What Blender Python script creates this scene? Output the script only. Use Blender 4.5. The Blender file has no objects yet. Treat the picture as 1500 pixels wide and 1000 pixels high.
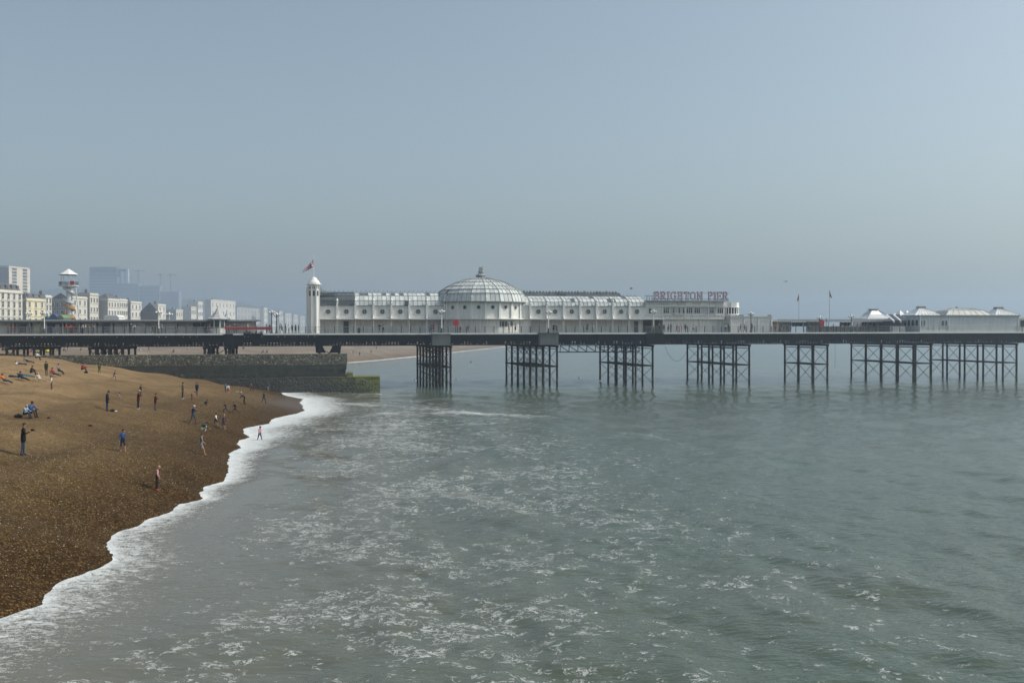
import bpy, bmesh, math, random
import numpy as np
from mathutils import Matrix, Vector

random.seed(7); RNG = np.random.default_rng(7)
SC = bpy.context.scene
COL = SC.collection

# ------------------------------------------------------------------ camera
F = 1500.0                                   # focal length in photo pixels (1500 wide)
CAMH = 9.7
TILT = math.atan(14.0 / F); ROLL = -0.002
cam_d = bpy.data.cameras.new("camera"); cam = bpy.data.objects.new("camera", cam_d); COL.objects.link(cam)
cam_d.sensor_width = 36.0; cam_d.lens = 36.0 * F / 1500.0
cam_d.clip_start = 0.5; cam_d.clip_end = 9000.0
CAM_M = Matrix.Translation((0, 0, CAMH)) @ Matrix.Rotation(math.pi / 2 - TILT, 4, 'X') @ Matrix.Rotation(ROLL, 4, 'Z')
cam.matrix_world = CAM_M
SC.camera = cam

# ------------------------------------------------------------------ sky and sun
SUN_EL = math.radians(46.0)
SUN_AZ = math.radians(88.0)                  # clockwise from +Y (view direction); 90 = to the right
to_sun = Vector((math.sin(SUN_AZ) * math.cos(SUN_EL), math.cos(SUN_AZ) * math.cos(SUN_EL), math.sin(SUN_EL)))
world = bpy.data.worlds.new("World"); SC.world = world; world.use_nodes = True
nt = world.node_tree; nt.nodes.clear()
sky = nt.nodes.new("ShaderNodeTexSky"); sky.sky_type = 'NISHITA'; sky.sun_disc = False
sky.sun_elevation = SUN_EL; sky.sun_rotation = SUN_AZ
sky.altitude = 0; sky.air_density = 1.0; sky.dust_density = 3.5; sky.ozone_density = 1.0
hsv = nt.nodes.new("ShaderNodeHueSaturation"); hsv.inputs['Saturation'].default_value = 0.74
bg = nt.nodes.new("ShaderNodeBackground"); bg.inputs['Strength'].default_value = 0.112
wo = nt.nodes.new("ShaderNodeOutputWorld")
tnt = nt.nodes.new('ShaderNodeMix'); tnt.data_type = 'RGBA'; tnt.blend_type = 'MULTIPLY'; tnt.inputs[0].default_value = 1.0; tnt.inputs[7].default_value = (0.985, 1.045, 1.0, 1)
nt.links.new(sky.outputs[0], hsv.inputs['Color']); nt.links.new(hsv.outputs[0], tnt.inputs[6]); nt.links.new(tnt.outputs[2], bg.inputs['Color'])
nt.links.new(bg.outputs[0], wo.inputs['Surface'])
sun_d = bpy.data.lights.new("sun", 'SUN'); sun_d.energy = 2.6; sun_d.angle = math.radians(1.5); sun_d.color = (1.0, 0.95, 0.87)
sun = bpy.data.objects.new("sun", sun_d); COL.objects.link(sun)
sun.rotation_euler = to_sun.to_track_quat('Z', 'Y').to_euler(); sun.location = (60, 40, 120)
SC.view_settings.view_transform = 'Standard'; SC.view_settings.look = 'None'
SC.view_settings.exposure = 0.24; SC.view_settings.gamma = 1.0; SC.view_settings.use_curve_mapping = False
SC.render.engine = 'CYCLES'
cy = SC.cycles
cy.use_denoising = True
try: cy.denoiser = 'OPENIMAGEDENOISE'
except Exception: pass
cy.max_bounces = 7; cy.diffuse_bounces = 2; cy.glossy_bounces = 3; cy.transmission_bounces = 4; cy.volume_bounces = 3
cy.transparent_max_bounces = 8; cy.caustics_reflective = False; cy.caustics_refractive = False
cy.sample_clamp_indirect = 4.0

# ------------------------------------------------------------------ projection helpers (photo pixel -> place)
def ray(px, py):
    v = Vector(((px - 750) / F, -(py - 500) / F, -1.0))
    return (CAM_M.to_3x3() @ v).normalized()
CP = Vector((0, 0, CAMH))
def ground(px, py, z=0.0):
    r = ray(px, py); t = (z - CAMH) / r.z
    p = CP + r * t
    return p
def at_depth(px, py, Y):
    r = ray(px, py); t = Y / r.y
    return CP + r * t
# pier frame: s along the pier (to the right = out to sea), d away from the camera, z up
PK = 0.185; PQ = math.sqrt(1 + PK * PK); PD0 = 180.0; PANG = math.atan(PK)
A_S = Vector((1 / PQ, PK / PQ, 0)); A_N = Vector((-PK / PQ, 1 / PQ, 0)); P_O = Vector((0, PD0, 0))
def pw(s, d, z): return P_O + A_S * s + A_N * d + Vector((0, 0, z))
def pp(px, py, d=0.0):
    """photo pixel on the vertical plane d metres behind the pier's front edge -> (s, z)"""
    r = ray(px, py); t = (A_N.dot(P_O) + d - A_N.dot(CP)) / A_N.dot(r)
    p = CP + r * t
    return A_S.dot(p - P_O), p.z
def ps(px, d=0.0, py=480): return pp(px, py, d)[0]
def pz(px, py, d=0.0): return pp(px, py, d)[1]

# ------------------------------------------------------------------ materials
MATS = {}
def _n(t, ty, **kw):
    n = t.nodes.new(ty)
    for k, v in kw.items(): setattr(n, k, v)
    return n
def mat(name, col, var=0.12, scale=1.5, rough=0.75, bump=0.0, bscale=20.0, metal=0.0, streak=0.0, alpha=None, emit=None, spec=0.4, tint=None):
    """painted / stone / cloth surface: base colour with uneven tone, optional downward weather streaks and fine relief"""
    if name in MATS: return MATS[name]
    m = bpy.data.materials.new(name); m.use_nodes = True; MATS[name] = m
    t = m.node_tree; b = t.nodes['Principled BSDF']
    tc = _n(t, 'ShaderNodeTexCoord')
    geo = _n(t, 'ShaderNodeNewGeometry')
    n1 = _n(t, 'ShaderNodeTexNoise'); n1.inputs['Scale'].default_value = scale; n1.inputs['Detail'].default_value = 5
    t.links.new(geo.outputs['Position'], n1.inputs['Vector'])
    rp = _n(t, 'ShaderNodeValToRGB'); e = rp.color_ramp.elements
    lo = tuple(c * (1 - var) for c in col); hi = tuple(min(1, c * (1 + var)) for c in col)
    if tint: lo = tint
    e[0].position = 0.3; e[1].position = 0.7; e[0].color = (*lo, 1); e[1].color = (*hi, 1)
    t.links.new(n1.outputs[0], rp.inputs[0]); last = rp.outputs[0]
    if streak > 0:
        mp = _n(t, 'ShaderNodeMapping'); mp.inputs['Scale'].default_value = (2.2, 2.2, 0.22)
        t.links.new(geo.outputs['Position'], mp.inputs[0])
        n2 = _n(t, 'ShaderNodeTexNoise'); n2.inputs['Scale'].default_value = 1.6; n2.inputs['Detail'].default_value = 6
        t.links.new(mp.outputs[0], n2.inputs['Vector'])
        r2 = _n(t, 'ShaderNodeValToRGB'); r2.color_ramp.elements[0].position = 0.45; r2.color_ramp.elements[1].position = 0.75
        t.links.new(n2.outputs[0], r2.inputs[0])
        mx = _n(t, 'ShaderNodeMix', data_type='RGBA', blend_type='MULTIPLY')
        ml = _n(t, 'ShaderNodeMath', operation='MULTIPLY'); ml.inputs[1].default_value = streak
        t.links.new(r2.outputs[0], ml.inputs[0]); t.links.new(ml.outputs[0], mx.inputs[0])
        t.links.new(last, mx.inputs[6]); mx.inputs[7].default_value = (0.42, 0.36, 0.30, 1); last = mx.outputs[2]
    t.links.new(last, b.inputs['Base Color'])
    b.inputs['Roughness'].default_value = rough; b.inputs['Metallic'].default_value = metal
    b.inputs['Specular IOR Level'].default_value = spec
    if bump > 0:
        n3 = _n(t, 'ShaderNodeTexNoise'); n3.inputs['Scale'].default_value = bscale; n3.inputs['Detail'].default_value = 4
        t.links.new(geo.outputs['Position'], n3.inputs['Vector'])
        bp = _n(t, 'ShaderNodeBump'); bp.inputs['Strength'].default_value = bump; bp.inputs['Distance'].default_value = 0.05
        t.links.new(n3.outputs[0], bp.inputs['Height']); t.links.new(bp.outputs[0], b.inputs['Normal'])
    if alpha is not None: b.inputs['Alpha'].default_value = alpha
    return m

# ------------------------------------------------------------------ mesh builder
class MB:
    def __init__(self): self.v = []; self.f = []; self.m = []; self.cur = 0
    def add(self, vs, fs):
        o = len(self.v); self.v += [tuple(p) for p in vs]
        for f in fs: self.f.append(tuple(i + o for i in f)); self.m.append(self.cur)
        return self
    def box(self, x0, x1, y0, y1, z0, z1):
        return self.add([(x0,y0,z0),(x1,y0,z0),(x1,y1,z0),(x0,y1,z0),(x0,y0,z1),(x1,y0,z1),(x1,y1,z1),(x0,y1,z1)],
                 [(0,3,2,1),(4,5,6,7),(0,1,5,4),(1,2,6,5),(2,3,7,6),(3,0,4,7)])
    def tube(self, p, q, r0, r1=None, n=8, cap=True):
        r1 = r0 if r1 is None else r1
        p = Vector(p); q = Vector(q); ax = (q - p)
        if ax.length < 1e-6: return self
        ax.normalize(); up = Vector((0,0,1)) if abs(ax.z) < 0.9 else Vector((1,0,0))
        a = ax.cross(up).normalized(); b = a.cross(ax)
        vs = []
        for c, r in ((p, r0), (q, r1)):
            for i in range(n):
                t = 2 * math.pi * (i + 0.5) / n
                vs.append(c + (a * math.cos(t) + b * math.sin(t)) * r)
        fs = [(i, (i+1) % n, n + (i+1) % n, n + i) for i in range(n)]
        fs = [tuple(reversed(f)) for f in fs]
        if cap: fs += [tuple(range(n)), tuple(range(2*n-1, n-1, -1))]
        return self.add(vs, fs)
    def bar(self, p, q, w, h=None):
        """square bar from p to q"""
        h = h or w
        p = Vector(p); q = Vector(q); ax = (q - p).normalized()
        up = Vector((0,0,1)) if abs(ax.z) < 0.95 else Vector((0,1,0))
        a = ax.cross(up).normalized() * w / 2; b = a.normalized().cross(ax) * h / 2
        vs = [p-a-b, p+a-b, p+a+b, p-a+b, q-a-b, q+a-b, q+a+b, q-a+b]
        return self.add(vs, [(0,1,2,3),(7,6,5,4),(0,4,5,1),(1,5,6,2),(2,6,7,3),(3,7,4,0)])
    def lathe(self, c, prof, n=16, a0=0.0, capped=True):
        """prof: list of (r, z) bottom to top round a vertical axis at c"""
        vs = []; fs = []
        for r, z in prof:
            for i in range(n):
                t = a0 + 2 * math.pi * i / n
                vs.append((c[0] + r * math.cos(t), c[1] + r * math.sin(t), c[2] + z))
        for k in range(len(prof) - 1):
            for i in range(n):
                j = (i + 1) % n
                fs.append((k*n+i, k*n+j, (k+1)*n+j, (k+1)*n+i))
        if capped:
            fs.append(tuple(range(n-1, -1, -1))); L = (len(prof)-1)*n; fs.append(tuple(range(L, L+n)))
        return self.add(vs, fs)
    def ball(self, c, r, n=8, sx=1, sy=1, sz=1):
        prof = []; k = max(4, n // 2 + 1)
        vs = [(c[0], c[1], c[2] - r*sz)]; 
        for j in range(1, k):
            ph = -math.pi/2 + math.pi * j / k
            for i in range(n):
                t = 2*math.pi*i/n
                vs.append((c[0]+r*sx*math.cos(ph)*math.cos(t), c[1]+r*sy*math.cos(ph)*math.sin(t), c[2]+r*sz*math.sin(ph)))
        vs.append((c[0], c[1], c[2]+r*sz)); fs = []
        for i in range(n):
            fs.append((0, 1+(i+1)%n, 1+i)); L = 1+(k-2)*n
            fs.append((len(vs)-1, L+i, L+(i+1)%n))
        for j in range(k-2):
            for i in range(n):
                fs.append((1+j*n+i, 1+j*n+(i+1)%n, 1+(j+1)*n+(i+1)%n, 1+(j+1)*n+i))
        return self.add(vs, fs)
    def prism(self, poly, y0, y1):
        """poly in (x,z), counter-clockwise seen from -y, extruded from y0 to y1"""
        n = len(poly)
        vs = [(x, y0, z) for x, z in poly] + [(x, y1, z) for x, z in poly]
        fs = [tuple(range(n)), tuple(range(2*n-1, n-1, -1))] + [(i, n+i, n+(i+1)%n, (i+1)%n) for i in range(n)]
        return self.add(vs, fs)
    def slab(self, poly, z0, z1):
        """poly in (x,y) counter-clockwise from above"""
        n = len(poly)
        vs = [(x, y, z0) for x, y in poly] + [(x, y, z1) for x, y in poly]
        fs = [tuple(range(n-1, -1, -1)), tuple(range(n, 2*n))] + [(i, (i+1)%n, n+(i+1)%n, n+i) for i in range(n)]
        return self.add(vs, fs)
    def quad(self, a, b, c, d): return self.add([a, b, c, d], [(0, 1, 2, 3)])
    def plate(self, a, b, c, d, th):
        """thin solid slab on the quad a b c d"""
        a, b, c, d = (Vector(x) for x in (a, b, c, d)); n = (b - a).cross(d - a).normalized() * th
        return self.add([a, b, c, d, a+n, b+n, c+n, d+n], [(3,2,1,0),(4,5,6,7),(0,1,5,4),(1,2,6,5),(2,3,7,6),(3,0,4,7)])
    def mesh(self, name, mats, off=(0, 0, 0), smooth=False):
        me = bpy.data.meshes.new(name)
        ox, oy, oz = off
        me.from_pydata([(x-ox, y-oy, z-oz) for x, y, z in self.v], [], self.f)
        if not isinstance(mats, (list, tuple)): mats = [mats]
        for m in mats: me.materials.append(m)
        if len(mats) > 1: me.polygons.foreach_set('material_index', self.m)
        if smooth: me.polygons.foreach_set('use_smooth', [True] * len(me.polygons))
        me.update()
        return me

def tag(o, label=None, cat=None, group=None, kind=None):
    if label: o['label'] = label
    if cat: o['category'] = cat
    if group: o['group'] = group
    if kind: o['kind'] = kind
    return o
class Thing:
    """an Empty at the thing's base with its parts as children; frame 'pier' uses (s,d,z)"""
    def __init__(self, name, origin, label, cat, group=None, frame='pier', rz=0.0):
        self.o = bpy.data.objects.new(name, None); COL.objects.link(self.o)
        self.o.empty_display_size = 0.3
        self.org = tuple(origin)
        if frame == 'pier':
            self.o.location = pw(*origin); self.o.rotation_euler = (0, 0, PANG + rz)
        else:
            self.o.location = origin; self.o.rotation_euler = (0, 0, rz)
        tag(self.o, label, cat, group)
    def part(self, name, mb, m, parent=None, smooth=False, kind=None):
        o = bpy.data.objects.new(name, mb.mesh(name, m, self.org, smooth)); COL.objects.link(o)
        o.parent = parent or self.o
        if kind: o['kind'] = kind
        return o
    def inst(self, name, me, loc, parent=None, rz=0.0, scale=None, rot=None):
        """a part sharing the mesh me, placed at loc (frame coordinates)"""
        o = bpy.data.objects.new(name, me); COL.objects.link(o)
        o.parent = parent or self.o
        o.location = (loc[0]-self.org[0], loc[1]-self.org[1], loc[2]-self.org[2])
        o.rotation_euler = rot if rot else (0, 0, rz)
        if scale: o.scale = scale
        return o
def children_of(o): return [c for c in bpy.data.objects if c.parent == o]
def struct(name, me, label=None):
    o = bpy.data.objects.new(name, me); COL.objects.link(o); o['kind'] = 'structure'
    if label: o['label'] = label
    return o

# ------------------------------------------------------------------ value noise (numpy)
_perm = RNG.random((256, 256))
def vnoise(x, y):
    xi = np.floor(x).astype(int); yi = np.floor(y).astype(int); fx = x - xi; fy = y - yi
    fx = fx*fx*(3-2*fx); fy = fy*fy*(3-2*fy)
    a = _perm[xi & 255, yi & 255]; b = _perm[(xi+1) & 255, yi & 255]; c = _perm[xi & 255, (yi+1) & 255]; d = _perm[(xi+1) & 255, (yi+1) & 255]
    return (a*(1-fx)+b*fx)*(1-fy) + (c*(1-fx)+d*fx)*fy
def fbm(x, y, o=4):
    s = 0; a = 0.5
    for i in range(o):
        s = s + a * vnoise(x * 2**i + 17.3*i, y * 2**i + 5.1*i); a *= 0.5
    return s

# ================================================================== SETTING: shoreline, beach, sea, haze
_shore_px = [(0,908.7),(34.7,896.7),(62.7,887),(65,880),(77,862),(86.7,857),(108,851),(133,840),(166.7,820.8),(166,812),(157,798),(163,789),(174,779),(201.6,772.8),
 (224,760),(249.6,752),(265.6,739),(297.6,731),(296,721.6),(302,713.6),(329.6,705.6),(337.6,689.6),(337,683),(333,676),(338,671),(335,665),(355,656.6),(350,651.7),(352,646),
 (366,640.5),(358.7,635),(358,628.6),(377.6,623.7),(394,621),(398.6,616),(406,612.5),(428,608),(449,602),(448,597),(443,590),(449,585),(421,579.6),(414,575)]
_near = [ground(*p) for p in _shore_px]
SH = [(-19, -60), (-17.5, 0), (-16.0, 20), (-17.3, 30)] + [(p.x, p.y) for p in _near]
SH += [(-37, 170), (-52, 185), (-66, 215), (-66, 260)]
for p in [(530,529),(560,526.5),(600,522.5),(650,517),(720,509.5)]:
    g = ground(*p); SH.append((g.x, g.y))
_l = SH[-1]
SH += [(_l[0]+40, _l[1]+330), (_l[0]+120, _l[1]+800), (_l[0]+330, _l[1]+1700), (700, 3600)]
SH = np.array(SH)
def shore_dist(x, y):
    """signed distance to the water's edge, positive inland (to the left)"""
    x = np.asarray(x, float); y = np.asarray(y, float)
    best = np.full(x.shape, 1e18); sgn = np.ones(x.shape)
    for i in range(len(SH) - 1):
        ax, ay = SH[i]; bx, by = SH[i+1]; dx, dy = bx-ax, by-ay; L = dx*dx+dy*dy
        t = np.clip(((x-ax)*dx + (y-ay)*dy)/L, 0, 1)
        ex = x-(ax+t*dx); ey = y-(ay+t*dy); d2 = ex*ex+ey*ey
        cr = dx*(y-ay) - dy*(x-ax)
        m = d2 < best - 1e-9
        best = np.where(m, d2, best); sgn = np.where(m, np.where(cr >= 0, 1.0, -1.0), sgn)
    return np.sqrt(best) * sgn
def beach_z(x, y, d=None):
    x = np.asarray(x, float); y = np.asarray(y, float)
    if d is None: d = shore_dist(x, y)
    dp = np.maximum(d, 0)
    z = 2.3*(1-np.exp(-dp/6.5)) + 0.103*np.minimum(dp, 40.0) + 0.012*np.clip(dp-40, 0, 60)
    wg = np.clip((y-100)/45.0, 0, 1); wg = wg*wg*(3-2*wg)*np.clip((200-y)/20, 0, 1)
    z = z*(1-wg) + wg*(0.168*np.minimum(dp, 36.5)+0.02*np.clip(dp-36.5, 0, 60))
    z = z + (fbm(x*0.16, y*0.16, 3)-0.45)*0.9*np.clip(dp/8, 0, 1)*(1-0.7*wg)
    z = z + (fbm(x*0.9+40, y*0.9, 3)-0.45)*0.24*np.clip(dp/3, 0, 1)
    z = z + 0.20*np.sin(dp*0.95+5*fbm(x*0.07, y*0.07, 2))*np.clip((dp-2.5)/5, 0, 1)*np.clip((45-dp)/15, 0, 1)*(0.3+fbm(x*0.11+7, y*0.11, 2))
    # flat wet apron beside the groyne
    ap = np.exp(-(((x+27)/7.0)**2 + ((y-138)/16.0)**2))
    z = z*(1-0.35*ap)
    z = np.where(d < 0, np.maximum(d*0.10, -1.6), z)
    return z
def beach_hit(px, py):
    """where the view ray of a photo pixel meets the beach"""
    r = ray(px, py); ts = np.concatenate([np.arange(25, 150, 0.1), np.arange(150, 700, 0.4)])
    X = r.x*ts; Y = r.y*ts; Z = CAMH + r.z*ts
    h = beach_z(X, Y)
    k = int(np.argmax(Z < h))
    return Vector((X[k], Y[k], float(h[k])))

def grid_mesh(name, X, Y, Z, keep=None, attrs=None):
    """X,Y,Z 2-D arrays -> mesh; keep masks vertices"""
    R, C = X.shape
    idx = np.arange(R*C).reshape(R, C)
    q = np.stack([idx[:-1,:-1], idx[:-1,1:], idx[1:,1:], idx[1:,:-1]], -1).reshape(-1, 4)
    if keep is not None:
        kf = keep.reshape(-1)[q].any(1); q = q[kf]
    used = np.unique(q); remap = np.full(R*C, -1); remap[used] = np.arange(len(used)); q = remap[q]
    co = np.stack([X, Y, Z], -1).reshape(-1, 3)[used].astype(np.float32)
    me = bpy.data.meshes.new(name)
    me.vertices.add(len(co)); me.vertices.foreach_set('co', co.ravel())
    me.loops.add(q.size); me.loops.foreach_set('vertex_index', q.ravel().astype(np.int32))
    me.polygons.add(len(q)); me.polygons.foreach_set('loop_start', np.arange(0, q.size, 4, dtype=np.int32))
    me.polygons.foreach_set('loop_total', np.full(len(q), 4, dtype=np.int32))
    me.polygons.foreach_set('use_smooth', np.ones(len(q), dtype=bool))
    me.update(calc_edges=True); me.validate()
    for k, a in (attrs or {}).items():
        at = me.attributes.new(k, 'FLOAT', 'POINT'); at.data.foreach_set('value', a.reshape(-1)[used].astype(np.float32))
    return me

# ---- beach
def beach_material():
    m = bpy.data.materials.new("shingle"); m.use_nodes = True; t = m.node_tree; b = t.nodes['Principled BSDF']
    geo = _n(t, 'ShaderNodeNewGeometry')
    att = _n(t, 'ShaderNodeAttribute', attribute_name='sd')
    def noise(sc, det=4, vec=None):
        n = _n(t, 'ShaderNodeTexNoise'); n.inputs['Scale'].default_value = sc; n.inputs['Detail'].default_value = det
        t.links.new(vec or geo.outputs['Position'], n.inputs['Vector']); return n.outputs[0]
    def ramp(src, stops):
        r = _n(t, 'ShaderNodeValToRGB'); el = r.color_ramp.elements
        while len(el) < len(stops): el.new(0.5)
        for e, (p, c) in zip(el, stops): e.position = p; e.color = (*c, 1) if len(c) == 3 else c
        t.links.new(src, r.inputs[0]); return r.outputs[0]
    vo = _n(t, 'ShaderNodeTexVoronoi'); vo.inputs['Scale'].default_value = 15.0
    t.links.new(geo.outputs['Position'], vo.inputs['Vector'])
    sep = _n(t, 'ShaderNodeSeparateColor'); t.links.new(vo.outputs['Color'], sep.inputs[0])
    peb = ramp(sep.outputs[0], [(0.0, (0.010,0.006,0.002)), (0.35, (0.034,0.019,0.004)), (0.62, (0.075,0.040,0.009)), (0.83, (0.138,0.078,0.020)), (0.95, (0.34,0.26,0.15))])
    vo2 = _n(t, 'ShaderNodeTexVoronoi'); vo2.inputs['Scale'].default_value = 6.0
    t.links.new(geo.outputs['Position'], vo2.inputs['Vector'])
    sep2 = _n(t, 'ShaderNodeSeparateColor'); t.links.new(vo2.outputs['Color'], sep2.inputs[0])
    peb2 = ramp(sep2.outputs[1], [(0.0, (0.036,0.021,0.006)), (0.5, (0.070,0.043,0.012)), (1.0, (0.105,0.068,0.022))])
    mx = _n(t, 'ShaderNodeMix', data_type='RGBA'); mx.inputs[0].default_value = 0.35
    t.links.new(peb, mx.inputs[6]); t.links.new(peb2, mx.inputs[7])
    # drier and paler up the beach, darker damp patches
    dry = _n(t, 'ShaderNodeMapRange'); dry.inputs['From Min'].default_value = 2; dry.inputs['From Max'].default_value = 26
    t.links.new(att.outputs['Fac'], dry.inputs['Value'])
    mx2 = _n(t, 'ShaderNodeMix', data_type='RGBA'); t.links.new(dry.outputs[0], mx2.inputs[0])
    t.links.new(mx.outputs[2], mx2.inputs[6])
    pale = ramp(noise(0.35, 6), [(0.3, (0.225,0.146,0.068)), (0.7, (0.345,0.240,0.130))])
    t.links.new(pale, mx2.inputs[7])
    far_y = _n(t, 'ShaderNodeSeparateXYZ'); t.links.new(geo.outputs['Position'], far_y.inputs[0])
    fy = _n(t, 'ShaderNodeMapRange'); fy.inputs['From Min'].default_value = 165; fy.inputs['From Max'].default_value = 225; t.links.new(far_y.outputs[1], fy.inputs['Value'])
    mx_haze = _n(t, 'ShaderNodeMix', data_type='RGBA'); t.links.new(fy.outputs[0], mx_haze.inputs[0]); t.links.new(mx2.outputs[2], mx_haze.inputs[6]); mx_haze.inputs[7].default_value = (0.235, 0.195, 0.155, 1); mx2 = mx_haze  # haze painted into the shingle colour: greyer beyond the pier
    pat = ramp(noise(0.13, 6), [(0.36, (0.78,0.76,0.73)), (0.64, (1.08,1.07,1.05))])
    mx3 = _n(t, 'ShaderNodeMix', data_type='RGBA', blend_type='MULTIPLY'); mx3.inputs[0].default_value = 1
    t.links.new(mx2.outputs[2], mx3.inputs[6]); t.links.new(pat, mx3.inputs[7])
    # wet edge: smooth damp apron
    wet = _n(t, 'ShaderNodeMapRange'); wet.inputs['From Min'].default_value = 1.0; wet.inputs['From Max'].default_value = 6.0
    wet.inputs['To Min'].default_value = 1; wet.inputs['To Max'].default_value = 0
    t.links.new(att.outputs['Fac'], wet.inputs['Value'])
    apr = _n(t, 'ShaderNodeAttribute', attribute_name='apron')
    mx4 = _n(t, 'ShaderNodeMix', data_type='RGBA', blend_type='MULTIPLY'); t.links.new(wet.outputs[0], mx4.inputs[0])
    t.links.new(mx3.outputs[2], mx4.inputs[6]); mx4.inputs[7].default_value = (0.72, 0.64, 0.55, 1)
    mx5 = _n(t, 'ShaderNodeMix', data_type='RGBA'); t.links.new(apr.outputs['Fac'], mx5.inputs[0])
    t.links.new(mx4.outputs[2], mx5.inputs[6]); mx5.inputs[7].default_value = (0.115, 0.088, 0.068, 1)
    t.links.new(mx5.outputs[2], b.inputs['Base Color'])
    rg = _n(t, 'ShaderNodeMapRange'); rg.inputs['To Min'].default_value = 0.9; rg.inputs['To Max'].default_value = 0.35
    t.links.new(apr.outputs['Fac'], rg.inputs['Value']); t.links.new(rg.outputs[0], b.inputs['Roughness'])
    b.inputs['Specular IOR Level'].default_value = 0.10
    bp = _n(t, 'ShaderNodeBump'); bp.inputs['Strength'].default_value = 0.9; bp.inputs['Distance'].default_value = 0.07
    t.links.new(vo.outputs['Distance'], bp.inputs['Height'])
    bp.invert = True
    bp2 = _n(t, 'ShaderNodeBump'); bp2.inputs['Strength'].default_value = 0.8; bp2.inputs['Distance'].default_value = 0.35
    t.links.new(noise(1.1, 5), bp2.inputs['Height']); t.links.new(bp.outputs[0], bp2.inputs['Normal'])
    t.links.new(bp2.outputs[0], b.inputs['Normal'])
    return m
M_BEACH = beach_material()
ys = np.concatenate([np.arange(-10, 24, 2.0), np.arange(24, 100, 0.36), np.arange(100, 180, 0.7), np.arange(180, 420, 3.0), np.geomspace(420, 3000, 60)])
xs_rel = np.concatenate([np.array([-900, -600, -400, -260, -180, -130, -100]), np.arange(-80, -50, 1.2), np.arange(-50, -6, 0.36), np.arange(-6, 10, 1.5)])
BX, BY = np.meshgrid(xs_rel, ys)
# follow the coast far away so that the strip stays on the shoreline
shift = np.interp(BY, SH[:, 1], SH[:, 0]) + 24
BX = BX + np.where(BY > 175, np.clip((BY-175)/40, 0, 1)*shift, 0)
BD = shore_dist(BX, BY)
BZ = beach_z(BX, BY, BD)
apron = np.exp(-(((BX+28)/6.0)**2 + ((BY-140)/17.0)**2)**2) * np.clip(1.2 - BD/9, 0, 1)
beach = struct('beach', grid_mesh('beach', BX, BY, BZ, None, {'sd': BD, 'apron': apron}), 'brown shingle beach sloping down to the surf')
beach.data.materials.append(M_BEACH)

# loose pebbles on the nearest shingle (real stones, too small to pick apart)
def pebbles():
    N = 90000
    y = 31 + 50*RNG.random(N)**1.7; x = -18 - (2 + 0.52*(y-20))*RNG.random(N)
    d = shore_dist(x, y); k = (d > 0.1) & (d < 30) & (x > -0.56*y-1); x, y, d = x[k], y[k], d[k]
    z = beach_z(x, y, d); n = len(x)
    base = np.array([(1,0,0),(0.2,1,0),(-0.9,0.35,0),(-0.2,-0.95,0),(0.1,0,0.62),(0,0,-0.5)], float)
    fc = np.array([(0,1,4),(1,2,4),(2,3,4),(3,0,4)])
    r = 0.014 + 0.030*RNG.random(n)**2.2
    r[RNG.random(n) < 0.01] *= 1.7
    a = RNG.random(n)*6.283; ca, sa = np.cos(a), np.sin(a); asp = 0.55+0.45*RNG.random(n)
    V = np.empty((n, 6, 3))
    for i, p in enumerate(base):
        px_ = p[0]*r; py_ = p[1]*r*asp
        V[:, i, 0] = x + px_*ca - py_*sa; V[:, i, 1] = y + px_*sa + py_*ca; V[:, i, 2] = z + p[2]*r + 0.006
    Fc = (np.arange(n)[:, None, None]*6 + fc[None]).reshape(-1, 3)
    me = bpy.data.meshes.new('pebbles'); me.vertices.add(n*6); me.vertices.foreach_set('co', V.astype(np.float32).ravel())
    me.loops.add(Fc.size); me.loops.foreach_set('vertex_index', Fc.ravel().astype(np.int32))
    me.polygons.add(len(Fc)); me.polygons.foreach_set('loop_start', np.arange(0, Fc.size, 3, dtype=np.int32)); me.polygons.foreach_set('loop_total', np.full(len(Fc), 3, dtype=np.int32))
    me.polygons.foreach_set('use_smooth', np.ones(len(Fc), dtype=bool)); me.update(calc_edges=True)
    at = me.attributes.new('tone', 'FLOAT', 'POINT'); at.data.foreach_set('value', np.repeat(RNG.random(n), 6).astype(np.float32))
    m = bpy.data.materials.new('pebble'); m.use_nodes = True; t = m.node_tree; b = t.nodes['Principled BSDF']
    a_ = _n(t, 'ShaderNodeAttribute', attribute_name='tone'); rp = _n(t, 'ShaderNodeValToRGB'); el = rp.color_ramp.elements
    stops = [(0, (0.010,0.007,0.004)), (0.25, (0.038,0.021,0.006)), (0.5, (0.075,0.042,0.010)), (0.72, (0.12,0.070,0.018)), (0.9, (0.11,0.080,0.043)), (0.985, (0.50,0.45,0.37))]
    while len(el) < len(stops): el.new(0.5)
    for e, (p, c) in zip(el, stops): e.position = p; e.color = (*c, 1)
    t.links.new(a_.outputs['Fac'], rp.inputs[0]); t.links.new(rp.outputs[0], b.inputs['Base Color']); b.inputs['Roughness'].default_value = 0.7; b.inputs['Specular IOR Level'].default_value = 0.12
    me.materials.append(m)
    o = bpy.data.objects.new('pebbles', me); COL.objects.link(o)
    tag(o, 'loose brown flint pebbles lying on the near shingle', 'pebbles', kind='stuff')
pebbles()

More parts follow.
